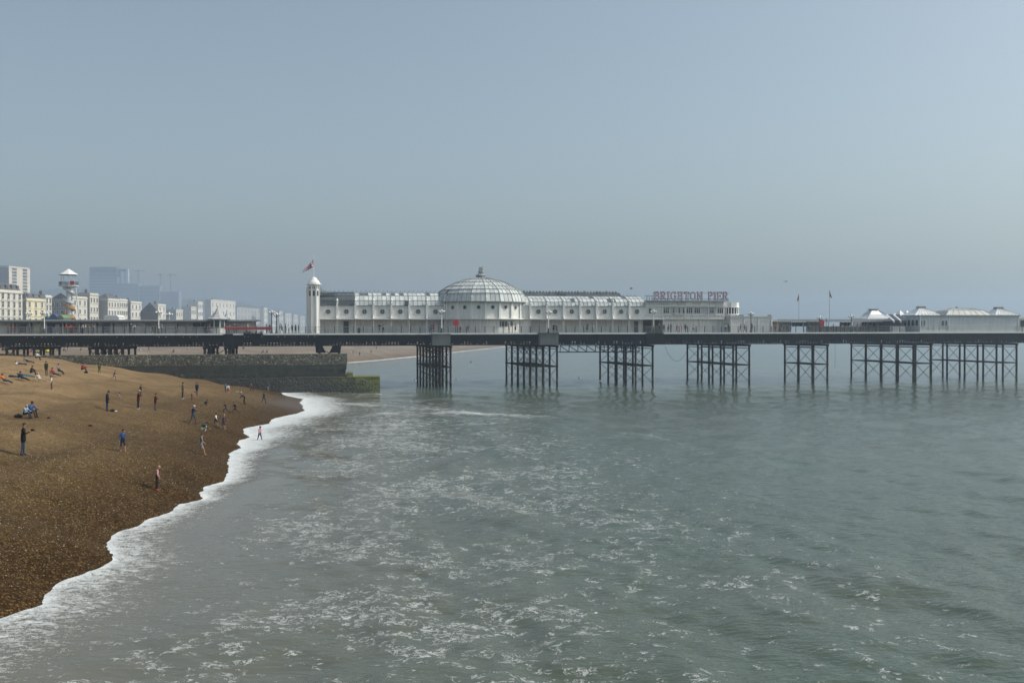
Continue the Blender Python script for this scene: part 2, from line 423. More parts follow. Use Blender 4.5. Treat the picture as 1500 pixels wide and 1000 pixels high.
# ---- sea
def sea_material():
    m = bpy.data.materials.new("sea_water"); m.use_nodes = True; t = m.node_tree; b = t.nodes['Principled BSDF']
    geo = _n(t, 'ShaderNodeNewGeometry'); P = geo.outputs['Position']
    def att(n): return _n(t, 'ShaderNodeAttribute', attribute_name=n).outputs['Fac']
    def noise(sc, det=4, rough=0.5, vec=None, dist=0.0):
        n = _n(t, 'ShaderNodeTexNoise'); n.inputs['Scale'].default_value = sc; n.inputs['Detail'].default_value = det; n.inputs['Roughness'].default_value = rough
        n.inputs['Distortion'].default_value = dist
        t.links.new(vec or P, n.inputs['Vector']); return n.outputs[0]
    def ma(op, a, b_=None, c=None, clamp=False):
        n = _n(t, 'ShaderNodeMath', operation=op); n.use_clamp = clamp
        for i, x in enumerate((a, b_, c)):
            if x is None: continue
            if isinstance(x, (int, float)): n.inputs[i].default_value = x
            else: t.links.new(x, n.inputs[i])
        return n.outputs[0]
    def mr(v, a, b_, c=0.0, d=1.0, smooth=True):
        n = _n(t, 'ShaderNodeMapRange'); n.interpolation_type = 'SMOOTHSTEP' if smooth else 'LINEAR'
        n.inputs['From Min'].default_value = a; n.inputs['From Max'].default_value = b_; n.inputs['To Min'].default_value = c; n.inputs['To Max'].default_value = d
        if isinstance(v, (int, float)): n.inputs['Value'].default_value = v
        else: t.links.new(v, n.inputs['Value'])
        return n.outputs[0]
    mp = _n(t, 'ShaderNodeMapping'); mp.inputs['Scale'].default_value = (1, 1, 0); t.links.new(P, mp.inputs[0]); P2 = mp.outputs[0]
    sheet = att('sheet'); fleck = att('fleck'); sand = att('sand')
    # dense swash sheet: lacy net that closes up where the sheet value is high
    vo = _n(t, 'ShaderNodeTexVoronoi', feature='DISTANCE_TO_EDGE'); vo.inputs['Scale'].default_value = 5.5
    wv = _n(t, 'ShaderNodeMix', data_type='VECTOR'); 
    nv = _n(t, 'ShaderNodeTexNoise'); nv.inputs['Scale'].default_value = 1.6; nv.inputs['Detail'].default_value = 4; t.links.new(P2, nv.inputs['Vector'])
    sc_ = _n(t, 'ShaderNodeVectorMath', operation='SCALE'); sc_.inputs['Scale'].default_value = 0.9; t.links.new(nv.outputs['Color'], sc_.inputs[0])
    ad = _n(t, 'ShaderNodeVectorMath', operation='ADD'); t.links.new(P2, ad.inputs[0]); t.links.new(sc_.outputs[0], ad.inputs[1])
    t.links.new(ad.outputs[0], vo.inputs['Vector'])
    web = mr(vo.outputs['Distance'], 0.0, 0.22, 1.0, 0.0)
    grain = noise(9.0, 5, 0.65, P2)
    mps = _n(t, 'ShaderNodeMapping'); mps.inputs['Scale'].default_value = (0.45, 1.25, 0.0); mps.inputs['Rotation'].default_value = (0, 0, -0.3); t.links.new(ad.outputs[0], mps.inputs[0])
    streak = mr(noise(3.6, 6, 0.68, mps.outputs[0], 0.3), 0.33, 0.67)
    lace = ma('ADD', ma('ADD', ma('MULTIPLY', web, 0.22), ma('MULTIPLY', grain, 0.42)), ma('MULTIPLY', streak, 0.55))
    thr = mr(sheet, 0.0, 1.0, 1.25, 0.12, False)
    big = noise(0.8, 4, 0.6, P2)
    f1 = ma('MULTIPLY', mr(ma('ADD', ma('SUBTRACT', lace, thr), ma('MULTIPLY', ma('SUBTRACT', big, 0.5), 0.5)), -0.22, 0.30), mr(sheet, 0.45, 1.0, 0.62, 0.95, False))
    # drifting flecks: thin curled worms of froth
    w1 = noise(2.1, 3, 0.6, P2, 0.8); w2 = noise(4.3, 4, 0.6, ad.outputs[0], 0.4)
    worm = ma('SUBTRACT', 1.0, mr(ma('ABSOLUTE', ma('SUBTRACT', w1, 0.5)), 0.0, 0.045))
    blob = mr(w2, 0.56, 0.66)
    clump = noise(0.8, 4, 0.6, P2)
    fl = ma('MULTIPLY', ma('MULTIPLY', worm, mr(w2, 0.42, 0.56)), 1.0)
    low = noise(0.11, 4, 0.6, P2)
    dens = ma('MULTIPLY', fleck, mr(low, 0.38, 0.58, 0.0, 1.15, False))
    spot = noise(1.9, 4, 0.6, ad.outputs[0], 0.4)
    g1 = ma('ADD', ma('ADD', ma('MULTIPLY', spot, 0.55), ma('MULTIPLY', clump, 0.45)), ma('MULTIPLY', dens, 0.13))
    gate = mr(g1, 0.575, 0.635)
    mpw = _n(t, 'ShaderNodeMapping'); mpw.inputs['Scale'].default_value = (0.75, 1.1, 0.0); t.links.new(ad.outputs[0], mpw.inputs[0])
    wl = noise(3.3, 3, 0.6, mpw.outputs[0], 0.7)
    lines = ma('SUBTRACT', 1.0, mr(ma('ABSOLUTE', ma('SUBTRACT', wl, 0.5)), 0.0, 0.055))
    bits = mr(noise(7.0, 3, 0.6, P2), 0.58, 0.68)
    f2 = ma('MULTIPLY', ma('MULTIPLY', gate, ma('MAXIMUM', lines, ma('MULTIPLY', bits, 0.85))), mr(fleck, 0.0, 0.12))
    foam = ma('MAXIMUM', f1, ma('MULTIPLY', f2, 0.72), clamp=True)
    # water body colour: green offshore, sandy in the shallows
    cr = _n(t, 'ShaderNodeValToRGB'); el = cr.color_ramp.elements; el.new(0.5)
    for e, (p, c) in zip(el, [(0.0, (0.066,0.090,0.064)), (0.45, (0.095,0.100,0.072)), (1.0, (0.150,0.134,0.100))]): e.position = p; e.color = (*c, 1)
    sn = ma('ADD', sand, ma('MULTIPLY', ma('SUBTRACT', noise(0.05, 3, 0.5, P2), 0.5), 0.5), clamp=True)
    t.links.new(sn, cr.inputs[0])
    mx = _n(t, 'ShaderNodeMix', data_type='RGBA'); t.links.new(foam, mx.inputs[0]); t.links.new(cr.outputs[0], mx.inputs[6])
    fcol = _n(t, 'ShaderNodeValToRGB'); fe = fcol.color_ramp.elements; fe[0].position = 0.35; fe[1].position = 0.62; fe[0].color = (0.50,0.53,0.535,1); fe[1].color = (0.76,0.79,0.79,1)
    t.links.new(noise(2.2, 6, 0.7, mps.outputs[0]), fcol.inputs[0]); t.links.new(fcol.outputs[0], mx.inputs[7])
    t.links.new(mx.outputs[2], b.inputs['Base Color'])
    t.links.new(mr(foam, 0, 1, 0.12, 0.85, False), b.inputs['Roughness'])
    b.inputs['IOR'].default_value = 1.333
    t.links.new(mr(foam, 0, 1, 0.5, 0.15, False), b.inputs['Specular IOR Level'])
    # ripples
    mpr = _n(t, 'ShaderNodeMapping'); mpr.inputs['Scale'].default_value = (0.55, 1.0, 0.0); mpr.inputs['Rotation'].default_value = (0, 0, 0.25); t.links.new(P, mpr.inputs[0])
    h1 = noise(1.0, 4, 0.55, mpr.outputs[0]); h2 = noise(4.0, 3, 0.5, mpr.outputs[0])
    calm = att('calm')
    b1 = _n(t, 'ShaderNodeBump'); b1.inputs['Distance'].default_value = 0.20; t.links.new(calm, b1.inputs['Strength']); t.links.new(h1, b1.inputs['Height'])
    b2 = _n(t, 'ShaderNodeBump'); b2.inputs['Distance'].default_value = 0.05; t.links.new(calm, b2.inputs['Strength']); t.links.new(h2, b2.inputs['Height']); t.links.new(b1.outputs[0], b2.inputs['Normal'])
    b3 = _n(t, 'ShaderNodeBump'); b3.inputs['Distance'].default_value = 0.06; b3.inputs['Strength'].default_value = 0.7; t.links.new(ma('MULTIPLY', foam, lace), b3.inputs['Height']); t.links.new(b2.outputs[0], b3.inputs['Normal'])
    t.links.new(b3.outputs[0], b.inputs['Normal'])
    return m
def seg_dist(x, y, pts):
    best = np.full(x.shape, 1e18)
    for (ax, ay), (bx, by) in zip(pts[:-1], pts[1:]):
        dx, dy = bx-ax, by-ay; L = dx*dx+dy*dy+1e-9; tt = np.clip(((x-ax)*dx+(y-ay)*dy)/L, 0, 1)
        best = np.minimum(best, (x-ax-tt*dx)**2+(y-ay-tt*dy)**2)
    return np.sqrt(best)
rows = [15.0]
while rows[-1] < 3200: rows.append(rows[-1] + max(0.14, rows[-1]**2/(F*CAMH)*1.25))
rows = np.array(rows); us = np.linspace(-0.62, 0.66, 760)
SX = rows[:, None]*us[None]; SX[:, 0] = np.minimum(SX[:, 0], -40); SY = np.repeat(rows[:, None], len(us), 1)
SD = -shore_dist(SX, SY)                     # positive offshore
wz = np.zeros_like(SX); wr = np.random.default_rng(3)
for i in range(34):
    lam = 1.1*(11/1.1)**(i/33.0); ang = math.pi + 0.35 + wr.normal()*0.75
    kx, ky = math.cos(ang)*2*math.pi/lam, math.sin(ang)*2*math.pi/lam
    px_per = rows[:, None]**2/(F*CAMH)        # metres per pixel down the picture
    fade = np.clip(1.6 - px_per*2.2/lam, 0, 1)
    wz += fade*0.0054*lam**0.85*np.sin(kx*SX+ky*SY+wr.random()*6.28)
wz *= 0.8 + 0.3*fbm(SX*0.05, SY*0.05, 3)
shal = np.clip((SD-0.3)/14, 0.06, 1)
wz = wz*shal + 0.0
# the swash front stands a hand's breadth proud of the stones
wz += 0.05*np.exp(-np.maximum(SD, 0)/1.2)*(0.2+2.6*(fbm(SX*1.3, SY*0.8, 3)-0.15))
wz += 0.16*np.exp(-((SD-0.62*np.interp(SY, [20, 60, 90, 170], [4.0, 3.0, 5.5, 6.0]))/1.1)**2)*np.clip((SY-30)/50, 0.25, 1)*np.clip((200-SY)/40, 0, 1)*(0.3+1.2*fbm(SX*0.2, SY*0.2, 2))
along = fbm(SX*0.06+9, SY*0.06, 3)
wsw = np.interp(SY, [20, 35, 50, 62, 75, 95, 120, 140, 165, 260, 330, 500, 3000], [5.0, 5.0, 3.4, 2.8, 3.8, 6.2, 7.4, 7.5, 6, 4, 6, 7, 8])*(0.65+0.8*along)
pk = np.interp(SY, [20, 35, 45, 60, 75, 90, 130, 160, 3000], [0.62, 0.62, 0.66, 0.68, 0.78, 0.88, 0.9, 0.8, 0.5])
sheet = pk*np.clip(1.15-(np.maximum(SD, 0)/wsw)**1.3, 0, 1) + 0.30*np.exp(-np.maximum(SD, 0)/0.35)
br1 = [ground(*p) for p in [(560,606),(640,603),(720,606),(790,610.5)]]; br2 = [ground(*p) for p in [(600,622),(660,621),(720,620)]]
br3 = [ground(*p) for p in [(915,634),(960,640),(1000,650),(1040,664)]]; br4 = [ground(*p) for p in [(455,590),(520,592),(600,596),(650,601)]]
for br, w, a in ((br1, 2.4, 0.70), (br2, 1.6, 0.55), (br3, 1.4, 0.42), (br4, 3.5, 0.62)):
    dd = seg_dist(SX, SY, [(p.x, p.y) for p in br]); sheet = np.maximum(sheet, a*np.exp(-(dd/w)**2)*(0.45+1.0*fbm(SX*0.25, SY*0.25, 3)))
backwash = np.clip(1-np.abs(SD-14)/14, 0, 1)*np.clip((SY-62)/30, 0, 1)*np.clip((260-SY)/60, 0, 1)
sheet = np.maximum(sheet, backwash*(fbm(SX*0.08+3, SY*0.3, 4)*1.15-0.08)*0.85)
fleck = 0.30 + 0.72*np.clip(1.2-np.maximum(SD, 0)/30.0, 0, 1) - 0.60*np.clip((SD-22)/22, 0, 1)
fleck *= np.clip((SD-3.5)/5, 0, 1)*np.clip((190-SY)/80, 0, 1)
sand = np.clip(1.0-np.maximum(SD, 0)/24.0, 0, 1)**1.2 + 0.18*np.exp(-(((SX-12)/7)**2+((SY-37)/5)**2))
calm = np.clip(0.15+SD/30, 0.15, 0.95)*np.interp(SY, [0, 45, 90, 200, 600, 3200], [0.75, 0.7, 0.5, 0.4, 0.35, 0.3])
sea = struct('sea', grid_mesh('sea', SX, SY, wz, SD > -1.2, {'sheet': sheet, 'fleck': fleck, 'sand': sand, 'calm': calm}), 'grey green sea with drifting foam and a white swash edge')
sea.data.materials.append(sea_material())
seabed = struct('seabed', MB().quad((-4200,-300,-3.0),(4200,-300,-3.0),(4200,3400,-3.0),(-4200,3400,-3.0)).mesh('seabed', mat('seabed_mud', (0.06,0.06,0.045))))
# open water beyond the fan of the near sheet, to both sides
wide = MB(); 
wide.quad((30,-250,-0.35),(2600,-250,-0.35),(2600,3200,-0.35),(30,3200,-0.35))
ow = struct('open_sea', wide.mesh('open_sea', sea.data.materials[0]), 'open water')

# ---- haze: sea mist in one closed box round everything
hz = MB().box(-1900, 2700, -320, 3450, -4.2, 120.0)
hm = bpy.data.materials.new('sea_haze'); hm.use_nodes = True; ht = hm.node_tree; ht.nodes.clear()
pv = ht.nodes.new('ShaderNodeVolumePrincipled'); ho = ht.nodes.new('ShaderNodeOutputMaterial')
pv.inputs['Color'].default_value = (0.72, 0.85, 1.0, 1); pv.inputs['Density'].default_value = 0.00056; pv.inputs['Anisotropy'].default_value = 0.63
ht.links.new(pv.outputs[0], ho.inputs['Volume'])
haze = bpy.data.objects.new('haze', hz.mesh('haze', hm)); COL.objects.link(haze); tag(haze, 'thin pale sea mist over the whole bay', 'haze', kind='stuff')

# ================================================================== PIER
M_IRON = mat('pier_iron', (0.013,0.015,0.018), var=0.25, scale=0.8, rough=0.8, bump=0.2, spec=0.2)
M_PILE = mat('pile_iron', (0.028,0.027,0.026), var=0.3, scale=0.9, rough=0.85, bump=0.3, spec=0.2, tint=(0.040,0.026,0.020))
M_GREYP = mat('grey_panel', (0.14,0.15,0.15), var=0.12, scale=0.9, rough=0.7, streak=0.5)
M_WHITE = mat('white_paint', (0.78,0.78,0.745), var=0.05, scale=0.7, rough=0.6, streak=0.30)
M_WHITE2 = mat('white_paint_clean', (0.82,0.82,0.79), var=0.04, scale=0.8, rough=0.5, streak=0.12)
M_CREAM = mat('cream_paint', (0.74,0.74,0.69), var=0.06, scale=0.6, rough=0.65, streak=0.35)
M_LOWER = mat('white_boards', (0.74,0.74,0.70), var=0.07, scale=0.8, rough=0.7, streak=0.45)
M_GLASSD = mat('window_glass', (0.035,0.045,0.045), var=0.5, scale=1.3, rough=0.12, spec=0.6)
M_GLASSP = mat('porthole_glass', (0.055,0.065,0.055), var=0.6, scale=2.5, rough=0.15, spec=0.6)
M_ROOFG = [mat('roof_glass_pale', (0.60,0.63,0.61), var=0.10, scale=0.9, rough=0.35), mat('roof_glass_mid', (0.50,0.53,0.52), var=0.12, scale=0.9, rough=0.3), mat('roof_glass_dark', (0.085,0.10,0.105), var=0.2, scale=0.9, rough=0.3)]
M_SLATE = mat('grey_roof_felt', (0.075,0.088,0.095), var=0.2, scale=0.8, rough=0.7, streak=0.3)
M_RIB = mat('roof_ribs', (0.27,0.285,0.285), var=0.2, scale=1.2, rough=0.6)
M_DECK = mat('deck_boards', (0.16,0.13,0.10), var=0.2, scale=1.5, rough=0.85)
M_POST = mat('rail_post', (0.045,0.05,0.052), var=0.2, rough=0.6)
M_RAIL = mat('rail_pale', (0.42,0.43,0.42), var=0.1, rough=0.6)
M_RED = mat('red_paint', (0.42,0.028,0.035), var=0.12, rough=0.55)
M_LEAD = mat('lead_grey', (0.26,0.28,0.285), var=0.2, scale=1.4, rough=0.5, metal=0.3)
M_ZINC = mat('zinc_sheet', (0.62,0.64,0.64), var=0.12, scale=0.9, rough=0.38, metal=0.25, streak=0.2)
M_GLOBE = mat('lamp_globe', (0.75,0.75,0.72), var=0.03, rough=0.25)
M_GREYW = mat('grey_white_wall', (0.60,0.625,0.63), var=0.05, scale=0.6, rough=0.65, streak=0.30)

def tide_band(m):
    """weed and barnacles grow on the ironwork up to the high water mark"""
    t = m.node_tree; b = t.nodes['Principled BSDF']; src = b.inputs['Base Color'].links[0].from_socket
    geo = _n(t, 'ShaderNodeNewGeometry'); sz = _n(t, 'ShaderNodeSeparateXYZ'); t.links.new(geo.outputs['Position'], sz.inputs[0])
    nz = _n(t, 'ShaderNodeTexNoise'); nz.inputs['Scale'].default_value = 1.8; nz.inputs['Detail'].default_value = 5; t.links.new(geo.outputs['Position'], nz.inputs['Vector'])
    ad = _n(t, 'ShaderNodeMath', operation='MULTIPLY_ADD'); ad.inputs[1].default_value = 1.8; t.links.new(nz.outputs[0], ad.inputs[0]); t.links.new(sz.outputs[2], ad.inputs[2])
    mr = _n(t, 'ShaderNodeMapRange'); mr.inputs['From Max'].default_value = 4.0; t.links.new(ad.outputs[0], mr.inputs['Value'])
    rp = _n(t, 'ShaderNodeValToRGB'); el = rp.color_ramp.elements; el.new(0.5)
    for e, (p, c) in zip(el, ((0.30, (0.022,0.030,0.016,1)), (0.52, (0.085,0.078,0.060,1)), (0.72, (0.03,0.022,0.018,1)))): e.position = p; e.color = c
    t.links.new(mr.outputs[0], rp.inputs[0])
    up = _n(t, 'ShaderNodeMapRange'); up.inputs['From Min'].default_value = 0.62; up.inputs['From Max'].default_value = 0.80; t.links.new(mr.outputs[0], up.inputs['Value'])
    mx = _n(t, 'ShaderNodeMix', data_type='RGBA'); t.links.new(up.outputs[0], mx.inputs[0]); t.links.new(rp.outputs[0], mx.inputs[6]); t.links.new(src, mx.inputs[7]); t.links.new(mx.outputs[2], b.inputs['Base Color'])
tide_band(M_PILE)
DZ = 9.47                                     # deck level
GB = 7.36                                     # underside of the girder
S0, S1 = ps(-140), ps(1640); PWID = 25.0
pier = Thing('pier', (0, 12, 0), 'long black iron pier on braced pile trestles with a white edged deck', 'pier')
pier.part('deck', MB().box(S0, S1, 0.0, PWID, DZ-0.22, DZ), M_DECK)
# white edge strip, in runs with gaps where platforms stand out
runs = [(-140, 326), (341, 357), (385, 632), (660, 789), (819, 947), (972, 1640)]
for a, b in runs:
    pier.part('white_edge', MB().box(ps(a), ps(b), -0.14, -0.003, DZ-0.20, DZ+0.05), M_WHITE2)
# plate and lattice girders
def girder(d0, d1, extra):
    m = MB(); s = S0
    m.box(S0, S1, d0, d1, 7.98, 8.86); m.box(S0, S1, d0-0.05, d1+0.05, GB, 7.57); m.box(S0, S1, d0-0.04, d1+0.04, 9.05, DZ-0.225)
    sx = ps(470)
    while s < S1:
        w = 0.30 if random.random() < 0.75 else 0.62
        m.box(s, s+w, d0+0.01, d1-0.01, 7.57, 7.98)
        if s < sx and extra:
            m.box(s+0.1, s+0.1+w*1.3, d0+0.01, d1-0.01, 8.86, 9.05)
        s += 0.55
    if extra: m.box(sx, S1, d0+0.01, d1-0.01, 8.86, 9.05)
    else:
        s = S0
        while s < S1: m.box(s, s+0.5, d0+0.01, d1-0.01, 8.86, 9.05); s += 1.1
    s = S0
    while s < S1 and d0 < 1: m.box(s, s+0.10, d0-0.06, d0, 7.57, 9.05); s += 1.62
    return m
pier.part('girder', girder(0.10, 0.28, True), M_IRON)
pier.part('girder', girder(24.5, 24.68, False), M_IRON)
for i in range(60):
    s = S0 + (S1-S0)*i/59.0
    if i % 3 == 0: pier.part('cross_beam', MB().box(s, s+0.3, 0.3, 24.45, 8.5, 9.2), M_IRON)
# projecting platforms
for a, b, dark in ((633, 659.5, False), (790, 817.5, False), (327, 340.5, True), (948, 971.5, True)):
    s0, s1 = ps(a, -1.2), ps(b, -1.2)
    p = pier.part('platform', MB().box(s0, s1, -1.5 if not dark else -0.4, -0.15, GB+0.05, DZ-0.08), M_GREYP if not dark else M_IRON)
    if not dark: pier.part('white_edge', MB().box(s0-0.05, s1+0.05, -1.62, -0.146, DZ-0.076, DZ+0.06), M_WHITE2 if a < 700 else M_GREYP, parent=p)
# deck railing
rails = MB()
for z, w in ((DZ+1.12, 0.055), (DZ+0.62, 0.03), (DZ+0.16, 0.03)): rails.box(S0, S1, 0.05, 0.05+w, z, z+w)
sx = S0
fine = MB()
while sx < S1: fine.box(sx, sx+0.016, 0.065, 0.08, DZ+0.16, DZ+1.12); sx += 0.2
rl = pier.part('railing', rails, M_RAIL)
pier.part('railing_bars', fine, M_RAIL, parent=rl, kind='stuff')
post = MB().box(-0.05, 0.05, -0.05, 0.05, 0.0, 1.22).mesh('railing_post', M_POST)
sx = ps(-20)
while sx < ps(1520):
    if not (ps(1326) < sx < ps(1492)): pier.inst('railing_post', post, (sx, 0.06, DZ), parent=rl)
    sx += 1.62
# pile trestles
def pile_mesh(zb):
    m = MB(); m.tube((0,0,zb), (0,0,GB-0.35), 0.2, 0.19, 10); m.lathe((0,0,GB-0.55), [(0.2,0),(0.32,0.25),(0.34,0.5)], 10)
    if zb < 0: m.tube((0,0,3.42), (0,0,3.62), 0.27, 0.27, 10); m.tube((0,0,0.55), (0,0,0.7), 0.24, 0.24, 10)
    return m.mesh('pile', M_PILE, smooth=False)
PILE = pile_mesh(-2.6)
def trestle(fronts, nrow, step=6.0, d0=0.45, zb=None):
    ss = [ps(f, d0, 540) for f in fronts]
    cap = MB()
    for s in ss: cap.box(s-0.2, s+0.2, d0-0.2, d0+(nrow-1)*step+0.3, GB-0.42, GB-0.05)
    tp = pier.part('trestle', cap, M_IRON)
    me = PILE if zb is None else pile_mesh(zb)
    for s in ss:
        for r in range(nrow): pier.inst('pile', me, (s, d0+r*step, 0), parent=tp)
    if zb is not None:
        for s0, s1 in zip(ss[1:], ss[:-1]):
            pier.part('cross_brace', MB().bar((s0, d0, GB-0.4), (s1, d0, 5.4), 0.1).bar((s0, d0+0.15, 5.4), (s1, d0+0.15, GB-0.4), 0.1), M_IRON, parent=tp)
        return
    for s in ss:
        pier.part('strut', MB().box(s-0.09, s+0.09, d0, d0+(nrow-1)*step, 3.42, 3.64), M_PILE, parent=tp)
        pier.part('rail_strut', MB().box(s-0.06, s+0.06, d0, d0+(nrow-1)*step, GB-0.80, GB-0.66), M_PILE, parent=tp)
    for s0, s1 in zip(ss[1:], ss[:-1]):
        for r in range(nrow):
            d = d0 + r*step
            pier.part('strut', MB().box(s0, s1, d-0.1, d+0.1, 3.43, 3.63), M_PILE, parent=tp)
            pier.part('cross_brace', MB().bar((s0, d-0.05, GB-0.75), (s1, d-0.05, 3.6), 0.085).bar((s0, d+0.06, 3.6), (s1, d+0.06, GB-0.75), 0.085), M_PILE, parent=tp)
            pier.part('cross_brace', MB().bar((s0, d-0.05, 3.4), (s1, d-0.05, 0.35), 0.085).bar((s0, d+0.06, 0.35), (s1, d+0.06, 3.4), 0.085), M_PILE, parent=tp)
    return tp
t1 = trestle([660, 645, 630], 5); trestle([816, 796, 777], 5); trestle([956, 931], 5); trestle([1097.5, 1074], 5)
trestle([1212, 1191.5], 3); trestle([1364, 1341], 5); trestle([1489, 1469], 5)
trestle([497, 468], 2, zb=4.2); trestle([338, 331, 308, 300], 3, zb=4.2); trestle([179, 169, 160, 150, 141, 132], 3, zb=4.5)
for px in (60, 20, -40): trestle([px, px-10], 3, zb=5)
# haunches of the shore trestle
h0, h1 = ps(467, 0.5), ps(495, 0.5)
pier.part('haunch', MB().prism([(h0-0.6, GB), (h0+0.6, GB), (h0+1.2, 6.2), (h0-0.5, 6.2)][::-1], 0.2, 0.8), M_IRON)
pier.part('haunch', MB().prism([(h1-0.9, GB), (h1+0.5, GB), (h1+0.4, 6.2), (h1-1.5, 6.2)][::-1], 0.2, 0.8), M_IRON)

# maintenance gantry slung under the deck
g0, g1 = ps(820.5, 2), ps(936, 2); zt, zb_ = GB-0.06, pz(870, 516, 2)
gan = Thing('service_gantry', (g0, 2, zb_), 'dark steel truss gantry slung below the deck between two trestles', 'gantry')
gan.part('top_chord', MB().box(g0, g1, 1.9, 2.1, zt-0.12, zt), M_IRON)
gan.part('bottom_chord', MB().box(g0, g1, 1.9, 2.1, zb_, zb_+0.14), M_IRON)
gan.part('bottom_chord', MB().box(g0, g1, 3.4, 3.6, zb_, zb_+0.14), M_IRON)
n = 9
for i in range(n+1):
    s = g0 + (g1-g0)*i/n
    gan.part('upright', MB().box(s-0.06, s+0.06, 1.94, 2.06, zb_+0.14, zt-0.12), M_IRON)
    gan.part('floor_beam', MB().box(s-0.05, s+0.05, 2.1, 3.4, zb_+0.02, zb_+0.12), M_IRON)
    if i < n:
        s2 = g0 + (g1-g0)*(i+1)/n
        a, b = ((s, zt-0.1), (s2, zb_+0.12)) if i < n/2 else ((s, zb_+0.12), (s2, zt-0.1))
        gan.part('diagonal', MB().bar((a[0], 2.0, a[1]), (b[0], 2.0, b[1]), 0.13), M_IRON)
# slack cable loop between two trestles
cb = MB(); prev = None
for i in range(25):
    t = i/24.0; px = 974 + t*36; py = 506 + 23*math.sin(math.pi*min(1, t*1.02))**0.8
    s, z = pp(px, py, 0.3); q = (s, 0.3, min(z, GB+0.1))
    if prev: cb.tube(prev, q, 0.028, n=5)
    prev = q
cab = Thing('slack_cable', (ps(974, .3), 0.3, GB), 'thin black cable hanging in a slack loop below the deck', 'cable')
cab.part('cable_loop', cb, M_IRON)
rope = Thing('hanging_rope', (ps(1224), 0.2, GB), 'thin rope dangling straight down from the girder toward the sea', 'rope')
rope.part('rope_line', MB().tube((ps(1224), 0.2, GB), (ps(1224), 0.2, pz(1224, 537)), 0.03, n=5).ball((ps(1224), 0.2, pz(1224, 537)), 0.09, 6), mat('rope_grey', (0.2,0.2,0.19)))

# ------------------------------------------------------------------ arcade with dome
def panel_hole(m, s0, s1, z0, z1, cs, cz, r, d, th, n=24):
    """wall panel with a round opening: front face at d, thickness th backwards"""
    def rect(t):
        c, s_ = math.cos(t), math.sin(t)
        k = []
        if c > 1e-9: k.append((s1-cs)/c)
        if c < -1e-9: k.append((s0-cs)/c)
        if s_ > 1e-9: k.append((z1-cz)/s_)
        if s_ < -1e-9: k.append((z0-cz)/s_)
        k = min(k); return cs+c*k, cz+s_*k
    ang = sorted([2*math.pi*i/n for i in range(n)] + [math.atan2(z-cz, s-cs) % (2*math.pi) for s in (s0, s1) for z in (z0, z1)])
    N = len(ang); vs = []
    for t in ang:
        a, b = rect(t); vs += [(a, d, b), (cs+r*math.cos(t), d, cz+r*math.sin(t)), (cs+r*math.cos(t), d+th, cz+r*math.sin(t)), (a, d+th, b)]
    fs = []
    for i in range(N):
        j = (i+1) % N
        fs += [(4*i, 4*j, 4*j+1, 4*i+1)[::1], (4*i+1, 4*j+1, 4*j+2, 4*i+2), (4*i+2, 4*j+2, 4*j+3, 4*i+3), (4*i+3, 4*j+3, 4*j, 4*i)]
    return m.add(vs, fs)
def ring_mesh(r0, r1, th, n=20):
    m = MB()
    vs = []; fs = []
    for i in range(n):
        t = 2*math.pi*i/n; c, s = math.cos(t), math.sin(t)
        vs += [(r0*c, 0, r0*s), (r1*c, 0, r1*s), (r1*c, -th, r1*s), (r0*c, -th, r0*s)]
    for i in range(n):
        j = (i+1) % n
        for k in range(4): fs.append((4*i+k, 4*i+(k+1)%4, 4*j+(k+1)%4, 4*j+k))
    return m.add(vs, fs)
def disc_mesh(r, y, n=20):
    return MB().add([(r*math.cos(2*math.pi*i/n), y, r*math.sin(2*math.pi*i/n)) for i in range(n)] + [(r*math.cos(2*math.pi*i/n), y+0.03, r*math.sin(2*math.pi*i/n)) for i in range(n)],
        [tuple(range(n)), tuple(range(2*n-1, n-1, -1))] + [(i, n+i, n+(i+1)%n, (i+1)%n) for i in range(n)])
FRAME = ring_mesh(0.40, 0.52, 0.08).mesh('porthole', M_GREYW)
PANE = disc_mesh(0.42, 0.10).mesh('pane', M_GLASSP)
MUNT = MB().box(-0.42, 0.42, 0.04, 0.08, -0.025, 0.025).box(-0.025, 0.025, 0.03, 0.07, -0.42, 0.42).mesh('glazing_bar', M_GREYW)
FINIAL = MB().lathe((0,0,0), [(0.20,0),(0.24,0.06),(0.10,0.16),(0.09,0.28),(0.21,0.42),(0.24,0.55),(0.15,0.70),(0.05,0.80),(0.02,1.02)], 10).mesh('finial', M_WHITE2, smooth=True)
WF = 5.4                                      # facade plane
Z_LEDGE = pz(700, 467.2, WF); Z_EAVE = pz(560, 448, WF); Z_RIDGE = pz(560, 428, 9.0)
arc = Thing('domed_arcade', (ps(704, 9.4), 8, DZ), 'white amusement arcade with a glazed dome and porthole walls on the pier', 'arcade')
def roof_pt(t, s, top=Z_RIDGE):
    a = t*math.pi/2
    return (s, WF+0.05+5.2*(1-math.cos(a)), Z_EAVE+(top-Z_EAVE)*math.sin(a))
